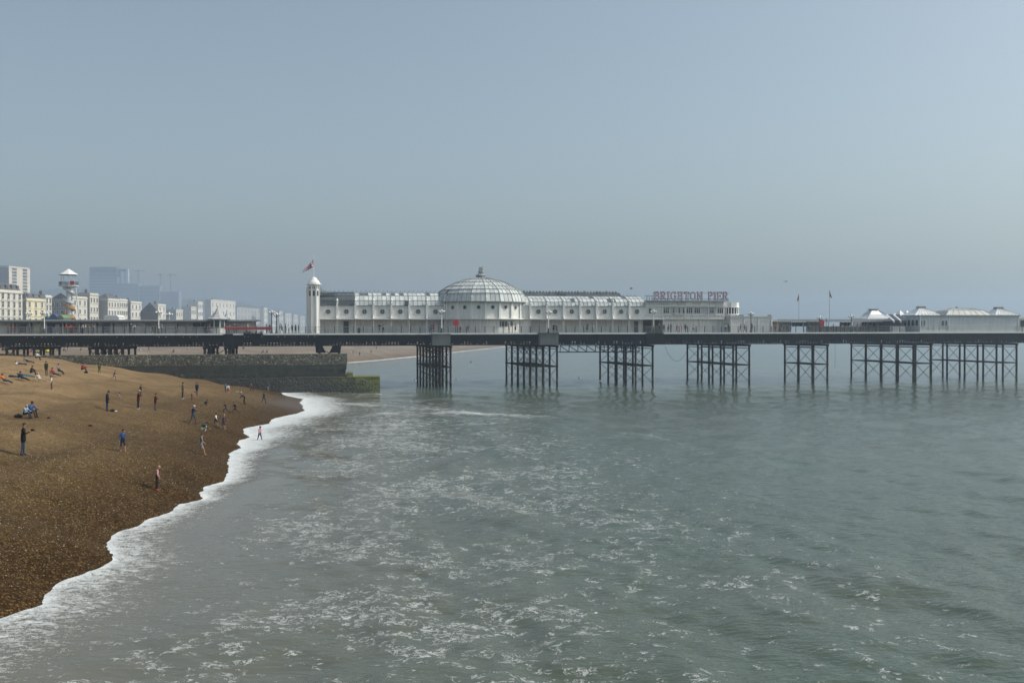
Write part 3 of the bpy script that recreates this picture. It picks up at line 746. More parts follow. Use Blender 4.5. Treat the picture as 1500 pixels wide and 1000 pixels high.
def wing(circ, edges, dark_bays, top, ribs_dark=False):
    for i, c in enumerate(circ):
        s0, s1 = ps(edges[i], WF, 455), ps(edges[i+1], WF, 455); cs = ps(c, WF, 456.5); cz = pz(c, 456.4, WF)
        arc.part('wall_panel', panel_hole(MB(), s0+0.02, s1-0.02, Z_LEDGE+0.05, Z_EAVE-0.02, cs, cz, 0.46, WF, 0.16), M_WHITE)
        # raised border of the panel
        f = arc.inst('porthole', FRAME, (cs, WF-0.01, cz)); arc.inst('pane', PANE, (cs, WF, cz), parent=f).location = (0, 0, 0)
        arc.inst('glazing_bar', MUNT, (cs, WF, cz), parent=f).location = (0, 0, 0)
        m = MB(); w = 0.12
        m.box(s0+0.2, s1-0.2, WF-0.05, WF-0.004, Z_LEDGE+0.22, Z_LEDGE+0.3); m.box(s0+0.2, s1-0.2, WF-0.05, WF-0.004, Z_EAVE-0.38, Z_EAVE-0.30)
        arc.part('panel_moulding', m, M_WHITE)
        # glazed barrel roof over the bay
        nr, nc = 4, 4
        tt = [0, 0.24, 0.5, 0.76, 1.0]; g = MB(); bars = MB(); bay_dark = i in dark_bays
        for r in range(nr):
            for k in range(nc):
                a0 = s0+(s1-s0)*k/nc; a1 = s0+(s1-s0)*(k+1)/nc
                g.cur = 2 if (bay_dark or (r >= 2 and random.random() < 0.12) or random.random() < 0.03) else (1 if random.random() < 0.4 else 0)
                g.plate(roof_pt(tt[r], a0, top), roof_pt(tt[r], a1, top), roof_pt(tt[r+1], a1, top), roof_pt(tt[r+1], a0, top), 0.03)
        gl = arc.part('roof_glazing', g, M_ROOFG)
        for k in range(nc):
            a0 = s0+(s1-s0)*k/nc
            for r in range(nr):
                p, q = Vector(roof_pt(tt[r], a0, top)), Vector(roof_pt(tt[r+1], a0, top)); o = Vector((0, -0.03, 0.03))
                bars.bar(p+o, q+o, 0.07 if k else 0.16)
        for r in range(1, nr+1): bars.bar(Vector(roof_pt(tt[r], s0, top))+Vector((0,-0.02,0.04)), Vector(roof_pt(tt[r], s1, top))+Vector((0,-0.02,0.04)), 0.08)
        arc.part('glazing_bars', bars, M_RIB if not bay_dark else M_SLATE, parent=gl)
        rt = roof_pt(1, (s0+s1)/2, top)
        rd = MB()
        for k in range(4): a0 = s0+(s1-s0)*(k+0.5)/4; rd.bar((a0-0.12, rt[1], top), (a0+0.12, rt[1], top+0.42), 0.07)
        rd.box(s0, s1, rt[1]-0.08, rt[1]+0.1, top-0.02, top+0.08)
        arc.part('ridge_cresting', rd, M_LEAD)
        # veranda below: recessed board wall and posts
        arc.part('veranda_wall', MB().box(s0, s1, WF+1.5, WF+1.62, DZ, Z_LEDGE-0.02), M_LOWER)
    for e in edges[:-1] if circ[0] > 700 else edges[1:]:
        s = ps(e, WF, 455)
        m = MB(); m.box(s-0.17, s+0.17, WF-0.30, WF-0.002, Z_LEDGE+0.06, Z_EAVE+0.45)
        m.prism([(s-0.17, Z_LEDGE+0.06), (s-0.171, Z_LEDGE+0.06), (s-0.17, Z_LEDGE+0.07)], WF-0.3, WF-0.29)
        # swept buttress foot
        prof = [(WF-0.30, Z_LEDGE+0.9), (WF-0.36, Z_LEDGE+0.55), (WF-0.50, Z_LEDGE+0.25), (WF-0.72, Z_LEDGE+0.07), (WF-0.30, Z_LEDGE+0.07)]
        vs = [(s-0.12, d, z) for d, z in prof] + [(s+0.12, d, z) for d, z in prof]; k = len(prof)
        m.add(vs, [tuple(range(k)), tuple(range(2*k-1, k-1, -1))] + [(a, k+a, k+(a+1)%k, (a+1)%k) for a in range(k)])
        p = arc.part('pilaster', m, M_WHITE2)
        m2 = arc.inst('finial', FINIAL, (s, WF-0.15, Z_EAVE+0.45), parent=p)
        arc.part('veranda_post', MB().box(s-0.07, s+0.07, WF-0.1, WF+0.04, DZ, Z_LEDGE-0.2).box(s-0.14, s+0.14, WF-0.17, WF+0.11, Z_LEDGE-0.2, Z_LEDGE-0.08), M_WHITE2)
LC = [480.5, 507.3, 533.8, 560, 586.2, 612.4, 638]; LE = [467.5, 493.8, 520.5, 547, 573.3, 599.3, 625.3, 651]
RC = [788.5, 813, 837.4, 861.5, 885.6, 909.6, 933]; RE = [776.5, 801, 825.4, 849.5, 873.6, 897.6, 921.5, 945]
wing(LC, LE, (0, 1), Z_RIDGE); 
Z_R2 = pz(860, 433.5, 9.0)
wing(RC, RE, (), Z_R2)
# the wings run on behind the drum
for a, b, top_ in ((651, 664, Z_RIDGE), (762, 776.5, Z_R2)):
    s0, s1 = ps(a, WF), ps(b, WF)
    arc.part('link_wall', MB().box(s0, s1, WF+0.06, WF+0.2, DZ, Z_EAVE-0.02), M_WHITE)
    m = MB()
    for t0, t1 in ((0, .24), (.24, .5), (.5, .76), (.76, 1)): m.plate(roof_pt(t0, s0, top_), roof_pt(t0, s1, top_), roof_pt(t1, s1, top_), roof_pt(t1, s0, top_), 0.03)
    arc.part('link_roof', m, M_ROOFG[0])
# ledge (veranda roof edge) along the whole front, gutter, flat back of the building
sl0, sl1 = ps(467.5, WF), ps(972, WF)
arc.part('ledge', MB().box(sl0, sl1, WF-0.55, WF+1.6, Z_LEDGE-0.08, Z_LEDGE+0.05), M_WHITE2)
arc.part('gutter', MB().box(sl0, ps(652, WF), WF-0.14, WF+0.12, Z_EAVE-0.02, Z_EAVE+0.07), M_LEAD)
arc.part('gutter', MB().box(ps(777, WF), ps(945, WF), WF-0.14, WF+0.12, Z_EAVE-0.02, Z_EAVE+0.07), M_LEAD)
arc.part('back_wall', MB().box(sl0, sl1, 21.5, 21.9, DZ, Z_EAVE), M_LOWER)
arc.part('roof_core', MB().box(sl0+0.4, ps(945, WF)-0.4, WF+5.3, 21.4, Z_EAVE, Z_R2-0.2), M_SLATE)
# the far parallel roof seen over the right wing, with its lumpy cresting
b0, b1 = ps(768, 13), ps(911, 13); zf0, zf1 = pz(840, 434, 13), pz(840, 428.5, 13)
fr = arc.part('rear_roof', MB().prism([(b0, zf0-0.6), (b1+0.3, zf0-0.6), (b1-0.6, zf1), (b0, zf1)], 12.8, 17.5), mat('rear_roof_grey', (0.25,0.26,0.255), var=0.3, scale=1.1, rough=0.8))
cr = MB(); s = b0
while s < b1-0.6: cr.ball((s, 13.0, zf1+0.08), 0.22+0.12*random.random(), 6); s += 0.62
arc.part('cresting', cr, M_LEAD, parent=fr)
arc.part('roof_light', MB().box(ps(816.5, 12.6), ps(828.5, 12.6), 12.55, 12.78, zf0-0.2, zf0+0.38), M_SLATE)
# stepped felt roof by the tower end
arc.part('stepped_roof', MB().box(ps(468, 6), ps(491, 6), 5.7, 12, Z_EAVE, pz(480, 441.5, 6)).box(ps(468, 7), ps(491, 7), 6.6, 12, pz(480, 441.5, 6), pz(480, 433, 7)).box(ps(471, 8), ps(491, 8), 7.6, 12, pz(480, 433, 7), pz(480, 430, 8)), M_SLATE)
# doors and dark openings in the veranda walls
for px0, px1, y0 in ((503, 511, 470.5), (523.5, 528, 480), (928.5, 935, 470.5), (955.5, 958, 470)):
    s0, s1 = ps(px0, WF+1.4), ps(px1, WF+1.4)
    dr = arc.part('door', MB().box(s0, s1, WF+1.38, WF+1.495, DZ+0.02, pz(px0, y0, WF+1.4)), M_GLASSD)
    arc.part('door_frame', MB().box(s0-0.1, s0-0.003, WF+1.34, WF+1.49, DZ+0.02, pz(px0, y0, WF+1.4)+0.1).box(s1+0.003, s1+0.1, WF+1.34, WF+1.49, DZ+0.02, pz(px0, y0, WF+1.4)+0.1), M_WHITE2, parent=dr)
# ---- dome
DC = 9.4; dcs = ps(704.5, DC); ND = 20; RD = 8.05; APO = RD*math.cos(math.pi/ND); SIDE = 2*RD*math.sin(math.pi/ND)
Z_DE = pz(704, 442.2, 1.6)
zc_d = pz(704, 449.8, 1.6)
dlg = MB().box(-SIDE/2-0.08, SIDE/2+0.08, -APO-0.45, -APO+0.6, Z_LEDGE-0.085, Z_LEDGE+0.055).mesh('drum_ledge', M_WHITE2)
dp = MB(); panel_hole(dp, -SIDE/2+0.03, SIDE/2-0.03, Z_LEDGE+0.06, Z_DE, 0, zc_d, 0.36, -APO, 0.16)
DPAN = dp.mesh('drum_panel', M_WHITE, off=(0, 0, 0))
DFR = ring_mesh(0.31, 0.43, 0.08).mesh('porthole', M_GREYW); DPA = disc_mesh(0.34, 0.10).mesh('pane', M_GLASSP)
dpm = MB().box(-0.16, 0.16, -RD-0.22, -RD+0.10, Z_LEDGE+0.06, Z_DE+0.25).box(-0.24, 0.24, -RD-0.3, -RD+0.1, Z_LEDGE+0.06, Z_LEDGE+0.35).box(-0.22, 0.22, -RD-0.28, -RD+0.1, Z_DE+0.25, Z_DE+0.37)
DPIL = dpm.mesh('pilaster', M_WHITE2)
dlw = MB().box(-SIDE/2-0.04, SIDE/2+0.04, -APO+0.35, -APO+0.5, DZ, Z_LEDGE-0.02).mesh('base_wall', M_LOWER)
rot0 = math.radians(9.0) - PANG*0.25
prof = [(8.55, Z_DE+0.02), (8.30, pz(704, 432.5, DC)), (7.35, pz(704, 426, DC)), (6.2, pz(704, 420.5, DC)), (4.75, pz(704, 414.9, DC)), (3.1, pz(704, 410.4, DC)), (1.2, pz(704, 407.6, DC))]
prof[1] = (8.05, pz(704, 432.0, DC))
def dome_xy(r, a): return (dcs + r*math.sin(a), DC - r*math.cos(a))
for i in range(ND):
    a = rot0 + 2*math.pi*i/ND
    an = math.atan2(math.sin(a), math.cos(a))
    if abs(an) < math.radians(112):
        p = arc.inst('drum_panel', DPAN, (dcs, DC, 0), rz=a)
        x, y = dome_xy(APO, a)
        f = arc.inst('porthole', DFR, (x, y, zc_d), rz=a); q = arc.inst('pane', DPA, (x, y, zc_d), parent=f); q.location = (0, 0, 0)
        arc.inst('base_wall', dlw, (dcs, DC, 0), rz=a); arc.inst('drum_ledge', dlg, (dcs, DC, 0), rz=a)
        ap = a + math.pi/ND
        pl = arc.inst('pilaster', DPIL, (dcs, DC, 0), rz=ap)
        x, y = dome_xy(RD+0.08, ap); fo = arc.inst('finial', FINIAL, (x, y, Z_DE+0.37))
        fo.parent = pl; fo.location = (0, -RD-0.08, Z_DE+0.37); 
    # glazing of the facet
    a0, a1 = a - math.pi/ND, a + math.pi/ND
    g = MB(); bars = MB()
    for r in range(len(prof)-1):
        (r0, z0), (r1, z1) = prof[r], prof[r+1]; nc = 3 if r < 3 else (2 if r < 5 else 1)
        def P(rr, zz, t):
            x0, y0 = dome_xy(rr, a0); x1, y1 = dome_xy(rr, a1); return (x0+(x1-x0)*t, y0+(y1-y0)*t, zz)
        for k in range(nc):
            t0, t1 = k/nc, (k+1)/nc
            g.cur = 2 if random.random() < 0.03 else (1 if random.random() < 0.35 + 0.1*(r > 1) else 0)
            g.plate(P(r0, z0, t0), P(r0, z0, t1), P(r1, z1, t1), P(r1, z1, t0), 0.03)
            o = Vector(((math.sin(a))*0.04, -math.cos(a)*0.04, 0.05))
            bars.bar(Vector(P(r0, z0, t0))+o, Vector(P(r1, z1, t0))+o, 0.10 if k == 0 else 0.05)
        o = Vector((math.sin(a)*0.05, -math.cos(a)*0.05, 0.06))
        bars.bar(Vector(P(r1, z1, 0))+o, Vector(P(r1, z1, 1))+o, 0.11 if r in (0, 1) else 0.07)
        if r == 0: bars.bar(Vector(P(r0, z0, 0))+o, Vector(P(r0, z0, 1))+o, 0.14)
    gl = arc.part('dome_glazing', g, M_ROOFG); arc.part('dome_bars', bars, M_RIB, parent=gl)
zt = prof[-1][1]
arc.part('dome_lantern', MB().lathe((dcs, DC, zt-0.1), [(1.5,0),(1.45,0.12),(0.95,0.2),(0.85,0.5),(1.05,0.55),(0.75,0.8),(0.4,0.98),(0.3,1.02)], 12), M_LEAD)
fi = MB(); fi.tube((dcs, DC, zt+0.8), (dcs, DC, zt+1.15), 0.16, 0.1, 8)
for a in range(6):
    t = a*math.pi/3
    pts = [(0.15, 0.9), (0.52, 1.15), (0.22, 1.42), (0.42, 1.68), (0.14, 1.88)]
    for (r0, z0), (r1, z1) in zip(pts[:-1], pts[1:]):
        fi.tube((dcs+r0*math.cos(t), DC+r0*math.sin(t), zt+z0), (dcs+r1*math.cos(t), DC+r1*math.sin(t), zt+z1), 0.065, n=5)
fi.ball((dcs, DC, zt+1.35), 0.13, 8); fi.tube((dcs, DC, zt+1.15), (dcs, DC, zt+1.85), 0.05, n=6)
fi.bar((dcs-0.4, DC, zt+1.82), (dcs+0.4, DC, zt+2.1), 0.09); fi.bar((dcs-0.4, DC, zt+2.1), (dcs+0.4, DC, zt+1.82), 0.09)
arc.part('dome_crown', fi, M_LEAD)
# shop windows below the dome
for ai in (1, 2):
    a = rot0 + 2*math.pi*ai/ND
    for x0, x1 in (((-0.95, -0.75), (-0.55, -0.02), (0.15, 0.68)) if ai == 1 else ((-1.0, -0.72), (-0.5, -0.3))):
        arc.inst('shop_window', MB().box(x0, x1, -APO+0.28, -APO+0.347, pz(728, 477.5, 2), pz(728, 470, 2)).mesh('shop_window', M_GLASSD), (dcs, DC, 0), rz=a)

# ------------------------------------------------------------------ square-capped tower at the landward end, with flag
ts = ps(459.9, 3.3); td = 3.3
tow = Thing('arcade_tower', (ts, td, DZ), 'slim white octagonal tower with a domed cap at the landward end of the arcade', 'tower')
zt1 = pz(458, 418, td); rt = 1.0
tow.part('shaft', MB().lathe((ts, td, DZ), [(rt+0.06,0),(rt+0.06,0.3),(rt,0.32),(rt,zt1-DZ)], 8, a0=math.pi/8), M_WHITE)
for i in range(8):
    a = math.pi/8 + i*math.pi/4
    x, y = ts+(rt+0.02)*math.cos(a), td+(rt+0.02)*math.sin(a)
    tow.part('corner_strip', MB().box(x-0.09, x+0.09, y-0.09, y+0.09, DZ+0.3, zt1-0.05), M_WHITE2)
for i in range(8):
    a = -math.pi/2 + i*math.pi/4
    for z0, z1, w in ((pz(458, 433.5, td), pz(458, 425.5, td), 0.17), (pz(458, 423.2, td), pz(458, 419.8, td), 0.06)):
        for off in ((0,) if w > 0.1 else (-0.14, 0.14)):
            m = MB(); r = rt*math.cos(math.pi/8)
            poly = [(off-w, z0), (off+w, z0), (off+w, z1-w), (off+w*0.7, z1-w*0.3), (off, z1), (off-w*0.7, z1-w*0.3), (off-w, z1-w)]
            m.prism(poly, -r-0.02, -r+0.05)
            o = tow.inst('slit_window', m.mesh('slit_window', M_GLASSD), (ts, td, 0), rz=a+math.pi/2)
zc = zt1
tow.part('cap_cornice', MB().lathe((ts, td, zc), [(rt+0.1,0),(rt+0.28,0.12),(rt+0.28,0.28),(rt+0.1,0.33)], 16), M_WHITE2)
tow.part('cap_dome', MB().lathe((ts, td, zc+0.33), [(1.08,0),(1.02,0.18),(0.80,0.5),(0.62,0.62),(0.56,0.82),(0.40,1.0),(0.16,1.1),(0.05,1.15)], 16), M_WHITE2, smooth=True)
tow.part('side_pier', MB().box(ts-1.28, ts-0.9, td-0.3, td+0.4, DZ, pz(452, 423, td)).lathe((ts-1.09, td, pz(452, 423, td)), [(0.24,0),(0.26,0.1),(0.12,0.26),(0.02,0.32)], 8), M_WHITE2)
for k in range(3):
    tow.part('stay', MB().tube((ts+1.1, td+0.2*k, pz(469, 420+2*k, td)), (ps(479.5-k*3, 7), 7, pz(480, 430, 7)), 0.05, n=5), M_RIB)
zp0 = zc+1.42; zp1 = pz(459, 374.5, td)
fp = Thing('flagpole', (ts, td, zp0), 'white flagpole on the slim tower flying a British union flag', 'flagpole')
fp.part('pole', MB().tube((ts, td, zp0), (ts, td, zp1), 0.055, 0.035, 8).ball((ts, td, zp1), 0.08, 6), M_WHITE2)
def union_flag():
    nx, ny = 60, 30; m = MB(); L, Hh = 2.6, 1.45; vs = []
    ztop = pz(459, 377.5, td)
    for i in range(nx+1):
        for j in range(ny+1):
            u, v = i/nx, j/ny
            x = ts - 0.05 - (0.22*u + 1.75*u*u*(0.55+0.45*v)) ; 
            z = ztop - v*1.35 - 1.25*u - 0.15*math.sin(u*5+v*2)*u
            if v < 1: z -= 0.30*u*(1-v)
            y = td + 0.20*math.sin(u*9.5+v*2.0)*u**0.5 + 0.1*math.sin(v*5+u*3)*u
            vs.append((x, y, z))
    def colr(u, v):
        x, y = (u-0.5)*2.0, (v-0.5)   # 2:1 flag, y in +-0.5
        if abs(x) < 0.10 or abs(y) < 0.10: return 2
        if abs(x) < 0.167 or abs(y) < 0.167: return 1
        s = 1 if x*y > 0 else -1
        dd = (abs(y) - abs(x)*0.5)/math.sqrt(1.25)
        if abs(dd) > 0.10: return 0
        side = dd*s*(1 if x > 0 else 1)
        return 2 if 0.0 < side < 0.067 else 1
    fs = []
    for i in range(nx):
        for j in range(ny):
            m.cur = colr((i+0.5)/nx, (j+0.5)/ny)
            fs.append((i*(ny+1)+j, (i+1)*(ny+1)+j, (i+1)*(ny+1)+j+1, i*(ny+1)+j+1)); m.m.append(m.cur)
    m.v = vs; m.f = fs
    return m
fp.part('flag', union_flag(), [mat('flag_blue', (0.03,0.045,0.19), rough=0.9), mat('flag_white', (0.72,0.72,0.72), rough=0.9), mat('flag_red', (0.5,0.03,0.06), rough=0.9)], smooth=True)

# ------------------------------------------------------------------ sign building
pc0, pc1 = ps(945, WF), ps(1061, WF); ZT = pz(1000, 441.5, WF); ZB = pz(1000, 449, WF)
hall = Thing('sign_hall', (ps(1010, 8), 8, DZ), 'white two storey pier hall with a window band under the big roof sign', 'hall')
hall.part('upper_wall', MB().box(pc0+0.02, pc1, WF+0.05, 20, Z_LEDGE, pz(1000, 459.5, WF)).box(pc0+0.02, pc1, WF+0.05, 20, pz(1000, 450, WF), ZT).box(pc0+0.02, ps(970.5, WF), WF+0.05, 20, pz(1000, 459.5, WF)+0.002, pz(1000, 450, WF)-0.002).box(ps(971, WF), pc1-0.3, WF+0.5, 20, pz(1000, 459.5, WF)+0.002, pz(1000, 450, WF)-0.002), M_CREAM)
hall.part('lower_wall', MB().box(ps(971.5, WF), ps(1071, WF), WF+0.25, 19, DZ, Z_LEDGE-0.003), M_LOWER)
for y, t, w in ((441.2, 0.16, 0.22), (448.6, 0.12, 0.14), (461.3, 0.10, 0.10), (467.3, 0.10, 0.16)):
    z = pz(1000, y, WF); hall.part('cornice', MB().box(ps(946 if y < 462 else 971.5, WF), pc1+0.1, WF-w, WF+0.045, z-t/2, z+t/2), M_WHITE2)
for px in (970.5, 1004, 1038, 1060.5): 
    s = ps(px, WF); hall.part('wall_strip', MB().box(s-0.10, s+0.10, WF-0.05, WF+0.046, Z_LEDGE+0.06, pz(1000, 448.6, WF)-0.07), M_WHITE2)
for px in (972, 1003, 1026, 1049, 1068):
    s = ps(px, WF); hall.part('wall_strip', MB().box(s-0.08, s+0.08, WF+0.16, WF+0.248, DZ, Z_LEDGE-0.06), M_WHITE2)
for px0, px1 in ((972.3, 980.5), (983, 991.5), (994.5, 1003), (1006, 1014.8), (1017.5, 1026), (1029, 1037.5), (1040.5, 1049), (1051.5, 1059.8)):
    s0, s1 = ps(px0, WF), ps(px1, WF); z0, z1 = pz(1000, 459, WF), pz(1000, 450.6, WF)
    m = MB(); w = 0.05
    for k in range(4): x = s0+(s1-s0)*k/3; m.box(x-0.035, x+0.035, WF+0.10, WF+0.2, z0, z1)
    m.box(s0, s1, WF+0.11, WF+0.19, z0, z0+0.07); m.box(s0, s1, WF+0.11, WF+0.19, z1-0.07, z1); m.box(s0, s1, WF+0.12, WF+0.18, z0+0.66*(z1-z0), z0+0.66*(z1-z0)+0.05)
    wdw = hall.part('window', m, M_WHITE2)
    for k in range(3):
        x0, x1 = s0+(s1-s0)*k/3, s0+(s1-s0)*(k+1)/3
        hall.part('pane', MB().box(x0, x1, WF+0.20, WF+0.23, z0, z1), M_GLASSD if random.random() < 0.8 else M_GREYW, parent=wdw)
    hall.part('wall_pier', MB().box(s1+0.03, s1+0.22, WF+0.06, WF+0.3, z0-0.05, z1+0.08), M_CREAM)
hall.part('small_window', MB().box(ps(950.8, WF), ps(954, WF), WF+0.0, WF+0.049, pz(952, 459, WF), pz(952, 452, WF)), M_GLASSD)
# panelled parapet
for px0, px1 in ((946.5, 970), (971.5, 980.5), (992.5, 1003.5), (1005.5, 1014.5), (1026, 1037.5), (1048, 1060)):
    hall.part('parapet_panel', MB().box(ps(px0, WF), ps(px1, WF), WF-0.06, WF+0.046, pz(1000, 447.8, WF), pz(1000, 442.3, WF)), M_WHITE2 if px0 in (980, 1026, 1005.5) else M_GREYW)
hall.part('oriel', MB().prism([(ps(988, WF), pz(1000, 461.2, WF)), (ps(1001, WF), pz(1000, 461.2, WF)), (ps(1003, WF), pz(1000, 459.6, WF)), (ps(986, WF), pz(1000, 459.6, WF))], WF-0.35, WF+0.04), M_WHITE)
# polygonal bay on the seaward end
bs, bd, br = ps(1070, 6.6), 6.6, 1.55
brp = (ps(1081, 6.6)-ps(1061, 6.6))/2; bs = (ps(1081.5, 6.6)+ps(1061, 6.6))/2
zz = [pz(1070, y, 5.2) for y in (461.5, 459.5, 450.3, 443)]
hall.part('bay_base', MB().lathe((bs, bd, 0), [(brp*1.0, zz[0]), (brp*1.08, zz[0]+0.08), (brp*1.08, zz[1])], 8, a0=math.pi/8), M_WHITE2)
hall.part('bay_core', MB().lathe((bs, bd, 0), [(brp*0.93, zz[1]), (brp*0.93, zz[2])], 8, a0=math.pi/8), M_GLASSD)
for i in range(16):
    a = i*math.pi/8; x, y = bs+brp*0.97*math.cos(a), bd+brp*0.97*math.sin(a)
    hall.part('mullion', MB().box(x-0.07, x+0.07, y-0.07, y+0.07, zz[1], zz[2]), M_WHITE2)
hall.part('bay_parapet', MB().lathe((bs, bd, 0), [(brp*1.12, zz[2]), (brp*1.12, zz[2]+0.1), (brp*1.04, zz[2]+0.12), (brp*1.04, zz[3])], 8, a0=math.pi/8), M_WHITE2)
hall.part('bay_stem', MB().lathe((bs-0.3, bd, 0), [(brp*0.8, DZ), (brp*0.8, zz[0]-0.002)], 8, a0=math.pi/8), M_LOWER)
# open lattice rail on the roof left of the letters
lt = MB(); s = ps(946, 5)
while s < ps(957, 5): lt.bar((s, 5, ZT), (s+0.4, 5, ZT+1.05), 0.06); lt.bar((s+0.4, 5, ZT), (s, 5, ZT+1.05), 0.06); s += 0.5
lt.box(ps(944, 5), ps(957, 5), 4.96, 5.04, ZT+1.0, ZT+1.1); lt.box(ps(944, 5), ps(1068, 5), 4.9, 5.1, ZT, ZT+0.14)
hall.part('roof_lattice', lt, M_RIB)

# ---- roof sign: slab-serif letters on a frame
sg0, sg1 = ps(957.8, 4.6), ps(1067.5, 4.6); zg0, zg1 = pz(1010, 439.3, 4.6), pz(1010, 427.2, 4.6); LH = zg1 - zg0
sign = Thing('roof_sign', (sg0, 4.6, zg0), 'large purple and white slab lettered sign reading BRIGHTON PIER on the hall roof', 'sign')
def arcp(cx, cz, rx, rz_, a0, a1, n=9): return [(cx+rx*math.cos(math.radians(a0+(a1-a0)*i/n)), cz+rz_*math.sin(math.radians(a0+(a1-a0)*i/n))) for i in range(n+1)]
def glyph(ch):
    """strokes in a unit box (width w, height 1): list of (polyline, thickness), plus width"""
    T = 0.20; t = 0.11; S = []
    def v(x, z0=0.0, z1=1.0, th=T): S.append(([(x, z0), (x, z1)], th))
    def h(x0, x1, z, th=t): S.append(([(x0, z), (x1, z)], th))
    def serif(x, w=0.36):
        h(x-w/2, x+w/2, 0.05, 0.10); h(x-w/2, x+w/2, 0.95, 0.10)
    if ch == 'I': w = 0.42; v(0.21); serif(0.21, 0.40)
    elif ch == 'H': w = 0.86; v(0.22); v(0.64); serif(0.22); serif(0.64); h(0.22, 0.64, 0.5)
    elif ch == 'T': w = 0.78; v(0.39); h(0.05, 0.73, 0.94, 0.12); h(0.22, 0.56, 0.05, 0.10); v(0.08, 0.70, 0.95, 0.09); v(0.70, 0.70, 0.95, 0.09)
    elif ch == 'N': w = 0.90; v(0.20, th=0.13); v(0.70, th=0.13); h(0.04, 0.36, 0.05, 0.10); h(0.56, 0.86, 0.95, 0.10); h(0.04, 0.24, 0.95, 0.10); S.append(([(0.18, 0.97), (0.72, 0.03)], 0.18))
    elif ch == 'E': w = 0.74; v(0.22); h(0.04, 0.68, 0.05, 0.10); h(0.04, 0.68, 0.95, 0.10); h(0.22, 0.52, 0.5, 0.10); v(0.66, 0.0, 0.26, 0.09); v(0.66, 0.74, 1.0, 0.09); v(0.52, 0.36, 0.64, 0.08)
    elif ch == 'O': w = 0.86; p = arcp(0.43, 0.5, 0.33, 0.43, 0, 360, 24); S.append((p, 0.16))
    elif ch == 'G': w = 0.88; p = arcp(0.44, 0.5, 0.33, 0.43, 50, 320, 18); S.append((p, 0.16)); v(0.70, 0.02, 0.45, 0.15); h(0.48, 0.84, 0.45, 0.10); v(0.70, 0.70, 1.0, 0.09)
    elif ch in 'BPR':
        w = 0.80; v(0.22); h(0.04, 0.45, 0.95, 0.10); h(0.22, 0.45, 0.52, 0.10); S.append((arcp(0.45, 0.735, 0.20, 0.215, -90, 90, 10), 0.16))
        if ch == 'P': h(0.04, 0.42, 0.05, 0.10); w = 0.72
        if ch == 'B': h(0.04, 0.47, 0.05, 0.10); S.append((arcp(0.47, 0.285, 0.23, 0.235, -90, 90, 10), 0.17))
        if ch == 'R': h(0.04, 0.40, 0.05, 0.10); S.append(([(0.42, 0.52), (0.66, 0.06)], 0.18)); h(0.60, 0.84, 0.05, 0.10); w = 0.86
    return S, w
def strokes(m, S, x0, z0, k, y0, y1, shrink):
    dy = 0.0
    for pts, th in S:
        th = th - shrink
        if th <= 0.015: continue
        for a, b in zip(pts[:-1], pts[1:]):
            ax, az = a; bx, bz = b; L = math.hypot(bx-ax, bz-az) or 1e-6; nx, nz = -(bz-az)/L*th/2, (bx-ax)/L*th/2
            ex, ez = ((bx-ax)/L*th*0.25, (bz-az)/L*th*0.25) if len(pts) > 2 else (0, 0)
            if shrink and len(pts) == 2: ex, ez = -(bx-ax)/L*shrink/2, -(bz-az)/L*shrink/2
            q = [(ax-ex-nx, az-ez-nz), (bx+ex-nx, bz+ez-nz), (bx+ex+nx, bz+ez+nz), (ax-ex+nx, az-ez+nz)]
            m.prism([(x0+x*k, z0+z*k) for x, z in q], y0-dy, y1)
            dy += 0.0023
word = "BRIGHTON PIER"; ws = [glyph(c)[1] if c != ' ' else 0.55 for c in word]; gap = 0.06
kx = (sg1-sg0)/(sum(ws)+gap*len(ws)); x = sg0
M_SGD = mat('sign_purple', (0.22,0.075,0.13), var=0.1, rough=0.5); M_SGL = mat('sign_white', (0.62,0.50,0.55), var=0.08, rough=0.5)
for c, w in zip(word, ws):
    if c != ' ':
        S, _ = glyph(c)
        def sq(S): return [([(px_*kx/LH, pz_) for px_, pz_ in p], th) for p, th in S]
        m = MB(); strokes(m, sq(S), x, zg0, LH, 4.50, 4.66, 0.0); L = sign.part('letter', m, M_SGD)
        m = MB(); strokes(m, sq(S), x, zg0, LH, 4.43, 4.469, 0.085); sign.part('letter_face', m, M_SGL, parent=L)
    x += (w+gap)*kx
fr = MB(); s = sg0
fr.box(sg0-0.2, sg1+0.1, 4.72, 4.80, zg0+0.15, zg0+0.23); fr.box(sg0-0.2, sg1+0.1, 4.72, 4.80, zg1-0.3, zg1-0.22)
while s < sg1: fr.box(s, s+0.07, 4.70, 4.78, ZT, zg1-0.2); s += 1.35
sign.part('sign_frame', fr, M_RIB)

# ------------------------------------------------------------------ low kiosk block and covered walk out to sea
k0, k1 = ps(1070.5, 3.6), ps(1131.5, 3.6); zk = pz(1100, 464, 3.6)
kio = Thing('white_kiosk', (ps(1100, 5), 5, DZ), 'low flat roofed white kiosk block beside the sign hall', 'kiosk')
kio.part('wall', MB().box(k0, k1, 3.6, 9, DZ, zk), M_WHITE)
kio.part('roof_edge', MB().box(k0-0.15, k1+0.15, 3.4, 9.2, zk+0.002, zk+0.16), M_WHITE2)
for px in (1071, 1090, 1111, 1130): s = ps(px, 3.6); kio.part('pilaster', MB().box(s-0.12, s+0.12, 3.48, 3.597, DZ, zk-0.05), M_WHITE2)
for px0, px1 in ((1092, 1109), (1113, 1128.5)): kio.part('shutter', MB().box(ps(px0, 3.6), ps(px1, 3.6), 3.54, 3.597, DZ+0.15, zk-0.75), M_GREYW)
for px, w in ((1081, 0.8), (1085, 0.5), (1127, 0.22)): s = ps(px, 6); kio.part('roof_vent', MB().box(s-w, s+w, 5.6, 6.4, zk+0.163, zk+0.40), M_SLATE)

